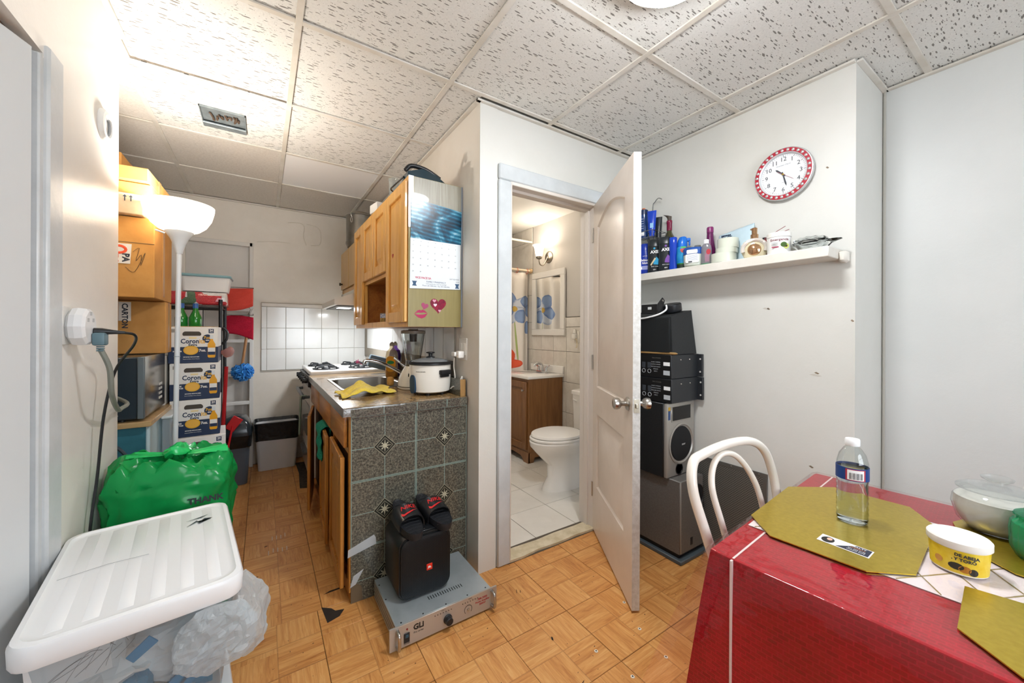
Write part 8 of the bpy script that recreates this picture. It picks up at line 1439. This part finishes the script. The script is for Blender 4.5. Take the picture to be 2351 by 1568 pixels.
b = MB(); b.loft([egg(1.99, 0.192, 0.181, 0.427), egg(1.99, 0.195, 0.184, 0.433), egg(1.99, 0.19, 0.18, 0.446), egg(1.99, 0.16, 0.15, 0.45)]); b.build('lid', P('seat_white', 'f1eee9', 0.2), tl)
b = MB(); b.loft([[(x, y, z) for x, y in rrect(2.31 - o_, 2.51, tcy - 0.19 - o_ * 0.5, tcy + 0.19 + o_ * 0.5, 0.03, 4)] for z, o_ in ((0.385, -0.02), (0.40, 0.0), (0.70, 0.012))]); b.build('tank', M_POR, tl); b = MB(); b.loft([[(x, y, z) for x, y in rrect(2.29, 2.512, tcy - 0.205, tcy + 0.205, 0.03, 4)] for z in (0.7005, 0.705, 0.725)] + [[(x, y, 0.735) for x, y in rrect(2.30, 2.505, tcy - 0.195, tcy + 0.195, 0.03, 4)]]); b.build('tank_lid', M_POR, tl)
b = MB(); b.box(2.12, 2.36, tcy - 0.08, tcy + 0.08, 0.20, 0.399, 0.03, seg=3); b.build('rear_neck', M_POR, tl)
MB().tube([(2.298, tcy + 0.15, 0.655), (2.285, tcy + 0.15, 0.655), (2.28, tcy + 0.10, 0.65)], 0.008, 8).build('flush_lever', P('lever_white', 'e6e2dc', 0.3), tl); MB().tube(smooth_path([(2.40, tcy + 0.13, 0.385), (2.40, tcy + 0.15, 0.25), (2.46, tcy + 0.16, 0.18), (2.515, tcy + 0.16, 0.16)], 5), 0.006, 8).build('supply_hose', P('hose_pale', 'd9d4ca', 0.4), tl)
b = MB(); b.lathe([(0.012, 0), (0.008, 0.015), (0, 0.018)], 10, 0, None, (2.10, tcy - 0.085, 0.012)); b.build('floor_bolt_cap', P('bolt_rust', '6a3d1e', 0.6), tl)
# mirror
mr = thing('bathroom_mirror', 'white framed bathroom mirror above the vanity', 'mirror', (2.52, 3.12, 1.55)); mm = P('mirror_glass', 'f4f6f6', 0.0, 1.0); y0, y1, z0, z1 = 2.855, 3.395, 1.212, 1.89
MB().box(2.508, 2.512, y0 + 0.06, y1 - 0.06, z0 + 0.06, z1 - 0.06).build('mirror_glass', mm, mr, flat=True); M_MF = P('mirror_frame_white', 'eae6df', 0.35)
for q in ((y0, y1, z0, z0 + 0.065), (y0, y1, z1 - 0.065, z1), (y0, y0 + 0.065, z0 + 0.0652, z1 - 0.0652), (y1 - 0.065, y1, z0 + 0.0652, z1 - 0.0652)): MB().box(2.495, 2.5195, q[0], q[1], q[2], q[3], 0.004).build('frame_side', M_MF, mr)
# sconce
sc = thing('wall_sconce', 'brushed nickel wall sconce with glowing bell glass shade', 'sconce', (2.53, 3.12, 2.04)); b = MB(); b.lathe([(0.062, 0), (0.062, 0.008), (0.05, 0.018), (0.02, 0.024), (0, 0.025)], 32, 0, frame((2.5298, 3.135, 2.04), *TO_LEFT)); b.build('back_plate', M_NICKEL, sc)
MB().tube(smooth_path([(2.51, 3.135, 2.04), (2.485, 3.135, 1.99), (2.45, 3.135, 1.945), (2.41, 3.135, 1.95), (2.395, 3.135, 1.985), (2.395, 3.135, 2.01)], 6), 0.0065, 10).build('arm', M_NICKEL, sc); b = MB(); b.lathe([(0.012, 2.0), (0.030, 2.012), (0.032, 2.03), (0.026, 2.035)], 20, 0, None, (2.395, 3.135, 0)); b.build('shade_holder', M_NICKEL, sc)
b = MB(); b.lathe([(0.030, 2.03), (0.038, 2.06), (0.043, 2.10), (0.052, 2.13), (0.066, 2.148), (0.064, 2.15), (0.050, 2.133), (0.041, 2.10), (0.036, 2.06), (0.028, 2.033)], 32, 0, None, (2.395, 3.135, 0), caps=False); k = NT('sconce_glass'); e_ = k.n('Emission'); e_.inputs[0].default_value = hx('fff1df'); e_.inputs[1].default_value = 1.4; d_ = k.n('BsdfTranslucent'); d_.inputs[0].default_value = (1, .96, .9, 1); a_ = k.n('AddShader'); k.l(e_, 0, a_, 0); k.l(d_, 0, a_, 1); k.l(a_, 0, k.out, 'Surface'); b.build('bell_shade', k.m, sc)
lamp('sconce_light', 'POINT', (2.395, 3.135, 2.13), 5, (1.0, 0.90, 0.78), 0.03)
# rods, curtain, shower head
solo('towel_rod', MB().cyl((1.037, 3.43, 2.252), (2.519, 3.43, 2.252), 0.0125, n=14), P('rod_white', 'ece2d0', 0.3), 'upper white rod across the shower opening', 'rod')
cr_ = thing('curtain_rod', 'white shower curtain rod with end caps', 'rod', (1.8, 3.44, 1.93)); MB().cyl((1.037, 3.44, 1.93), (2.519, 3.44, 1.93), 0.0135, n=14).build('rod', P('rod_cream', 'ecdcc2', 0.3), cr_); MB().cyl((2.495, 3.44, 1.93), (2.5195, 3.44, 1.93), 0.026, n=18).build('end_cap', P('cap_cream', 'd8b78c', 0.4), cr_)
def curtain_mat():
    k = NT('flowered_curtain'); c = k.n('TexCoord'); sep = k.n('SeparateXYZ'); k.l(c, 'Object', sep, 0); nz = k.n('TexNoise', Scale=14.0, Detail=4.0); k.l(c, 'Object', nz, 'Vector')
    def M2(op, a, b_): m = k.n('Math', operation=op); [(k.l(q, 0, m, i) if hasattr(q, 'outputs') else setattr(m.inputs[i], 'default_value', q)) for i, q in enumerate((a, b_))]; return m
    px = k.n('Math', operation='ADD'); k.l(sep, 'X', px, 0); px.inputs[1].default_value = 0; pz = k.n('Math', operation='ADD'); k.l(sep, 'Z', pz, 0); pz.inputs[1].default_value = 0
    cur = k.n('RGB'); cur.outputs[0].default_value = hx('ece4da'); last = cur
    def ell(cx_, cz_, rx, rz_, ang, c_):
        nonlocal last
        dx, dz = M2('SUBTRACT', px, cx_ - 1.8), M2('SUBTRACT', pz, cz_ - 0.2); ca, sa = math.cos(R(ang)), math.sin(R(ang))
        u = M2('ADD', M2('MULTIPLY', dx, ca), M2('MULTIPLY', dz, sa)); v = M2('SUBTRACT', M2('MULTIPLY', dz, ca), M2('MULTIPLY', dx, sa))
        d = M2('ADD', M2('POWER', M2('ABSOLUTE', M2('DIVIDE', u, rx), 0), 2.0), M2('POWER', M2('ABSOLUTE', M2('DIVIDE', v, rz_), 0), 2.0)); d2 = M2('ADD', d, M2('MULTIPLY', M2('SUBTRACT', nz, 0.5), 0.9)); lt = M2('LESS_THAN', d2, 1.0)
        tone = k.ramp([(0.25, c_[1]), (0.8, c_[0])]); k.l(M2('MULTIPLY', d2, nz), 0, tone, 0)
        mx = k.n('MixRGB'); k.l(lt, 0, mx, 0); k.l(last, 0, mx, 1); k.l(tone, 0, mx, 2); last = mx
    BL, DB, OR, GR = ('6f86b4', 'd6dae2'), ('2f559c', '8fa6cc'), ('c8301c', 'e8603c'), ('7f9a4a', 'a8b870')
    for fx, fz in ((2.30, 1.50), (1.78, 1.45)):
        ell(fx + 0.03, fz - 0.36, 0.008, 0.24, 4, GR)
        for a, l_, cc_ in ((110, 0.095, DB), (35, 0.085, BL), (-35, 0.09, BL), (250, 0.085, BL), (200, 0.095, DB)): ell(fx + l_ * math.cos(R(a)), fz + l_ * math.sin(R(a)), 0.095, 0.07, a, cc_)
        ell(fx + 0.01, fz, 0.03, 0.03, 0, ('c07a5a', 'd8b45a'))
        for a, l_ in ((100, 0.08), (20, 0.07), (-60, 0.09), (190, 0.07)): ell(fx + 0.155 + l_ * math.cos(R(a)), fz - 0.06 + l_ * math.sin(R(a)) * 1.8, 0.07, 0.075, a, DB)
        ell(fx - 0.05, fz - 0.53, 0.07, 0.10, 0, OR); ell(fx - 0.09, fz - 0.45, 0.02, 0.09, 12, OR); ell(fx - 0.02, fz - 0.60, 0.11, 0.05, 0, OR)
    k.l(last, 0, k.b, 'Base Color'); k.b.inputs['Roughness'].default_value = 0.6; return k.m
sc_ = thing('shower_curtain', 'white shower curtain printed with blue and orange flowers', 'curtain', (1.8, 3.46, 0.2)); b = MB(); b.grid(lambda u, v: (1.06 + 1.435 * u, 3.452 + (0.022 + 0.012 * v) * math.sin(u * 52 + 0.6 * math.sin(v * 3)) + 0.01 * math.sin(u * 19), 1.90 - 1.75 * v), 220, 24); o = b.build('curtain_cloth', curtain_mat(), sc_); o.modifiers.new('th', 'SOLIDIFY').thickness = 0.0015
for i in range(11): x = 1.12 + 0.134 * i; MB().tube([(x, 3.44 + 0.02 * math.cos(R(a)), 1.922 + 0.028 * math.sin(R(a))) for a in range(0, 360, 24)], 0.003, 6, True).build('curtain_ring', P('ring_coral', 'd8683c', 0.35), sc_)
shd = thing('wall_shower', 'chrome shower arm with wall flange above the curtain', 'shower head', (2.5, 3.85, 2.0)); b = MB(); b.lathe([(0.035, 0), (0.03, 0.008), (0.012, 0.012)], 20, 0, frame((2.5195, 3.86, 2.07), *TO_LEFT)); b.build('flange', M_NICKEL, shd); MB().tube(smooth_path([(2.515, 3.86, 2.07), (2.45, 3.86, 2.075), (2.38, 3.86, 2.05), (2.33, 3.86, 2.00)], 6), 0.0105, 10).build('arm', M_NICKEL, shd); b = MB(); b.cyl((2.335, 3.86, 2.005), (2.29, 3.86, 1.96), 0.018, 0.035, 18); b.build('head', M_NICKEL, shd)
# air freshener in bathroom outlet
bo = thing('bathroom_outlet', 'white bathroom outlet with plugged-in air freshener', 'outlet', (2.52, 2.71, 1.2)); Mb = frame((2.5198, 2.70, 1.20), *TO_LEFT); MB().box(-0.035, 0.035, -0.057, 0.057, 0, 0.006, 0.002, M=Mb).build('cover_plate', P('plate_white', 'ece6da', 0.35), bo); b = MB(); b.box(-0.028, 0.02, -0.02, 0.035, 0.006, 0.045, 0.012, M=Mb, seg=2); b.build('freshener', P('freshener_white', 'f0ebe2', 0.3), bo); b = MB(); b.cyl((-0.004, 0.035, 0.025), (-0.004, 0.075, 0.025), 0.018, 0.014, 14, M=Mb); b.build('freshener_cap', P('freshener_white', 'f0ebe2', 0.3), bo); MB().tube(smooth_path([(0.015, -0.01, 0.03), (0.03, -0.04, 0.025), (0.026, -0.09, 0.02), (0.012, -0.10, 0.02)], 5), 0.004, 6, M=Mb).build('cord', P('cord_beige', 'd8c59a', 0.5), bo)
# added fill lamp under the bathroom ceiling, unseen from the camera
bl_ = thing('bathroom_fill_lamp', 'round opal ceiling light inside the bathroom', 'ceiling light', (1.5, 2.7, 2.4)); b = MB(); b.lathe([(0.12, 2.42), (0.125, 2.405), (0.11, 2.37), (0.07, 2.345), (0, 2.338)], 32, 0, None, (1.45, 2.75, 0)); b.build('opal_dome', P('bath_fill_glow', 'ffffff', 0.4, emit=('fff3e4', 36.0)), bl_)
# ================================================================ MAIN CEILING LIGHT
cl = thing('ceiling_light', 'round opal dome ceiling light, lit', 'ceiling light', (1.04, 0.70, 2.43)); b = MB(); b.lathe([(0.145, 2.426), (0.155, 2.40), (0.155, 2.365), (0.146, 2.362), (0.142, 2.368)], 40, 0, None, (1.04, 0.70, 0)); b.build('rim', P('fixture_white', 'f1f1ee', 0.3), cl)
b = MB(); b.lathe([(0.142, 2.368), (0.138, 2.352), (0.12, 2.335), (0.085, 2.322), (0.04, 2.316), (0, 2.315)], 40, 0, None, (1.04, 0.70, 0)); b.build('opal_dome', P('opal_glow', 'ffffff', 0.4, emit=('fbfdff', 92.0)), cl)
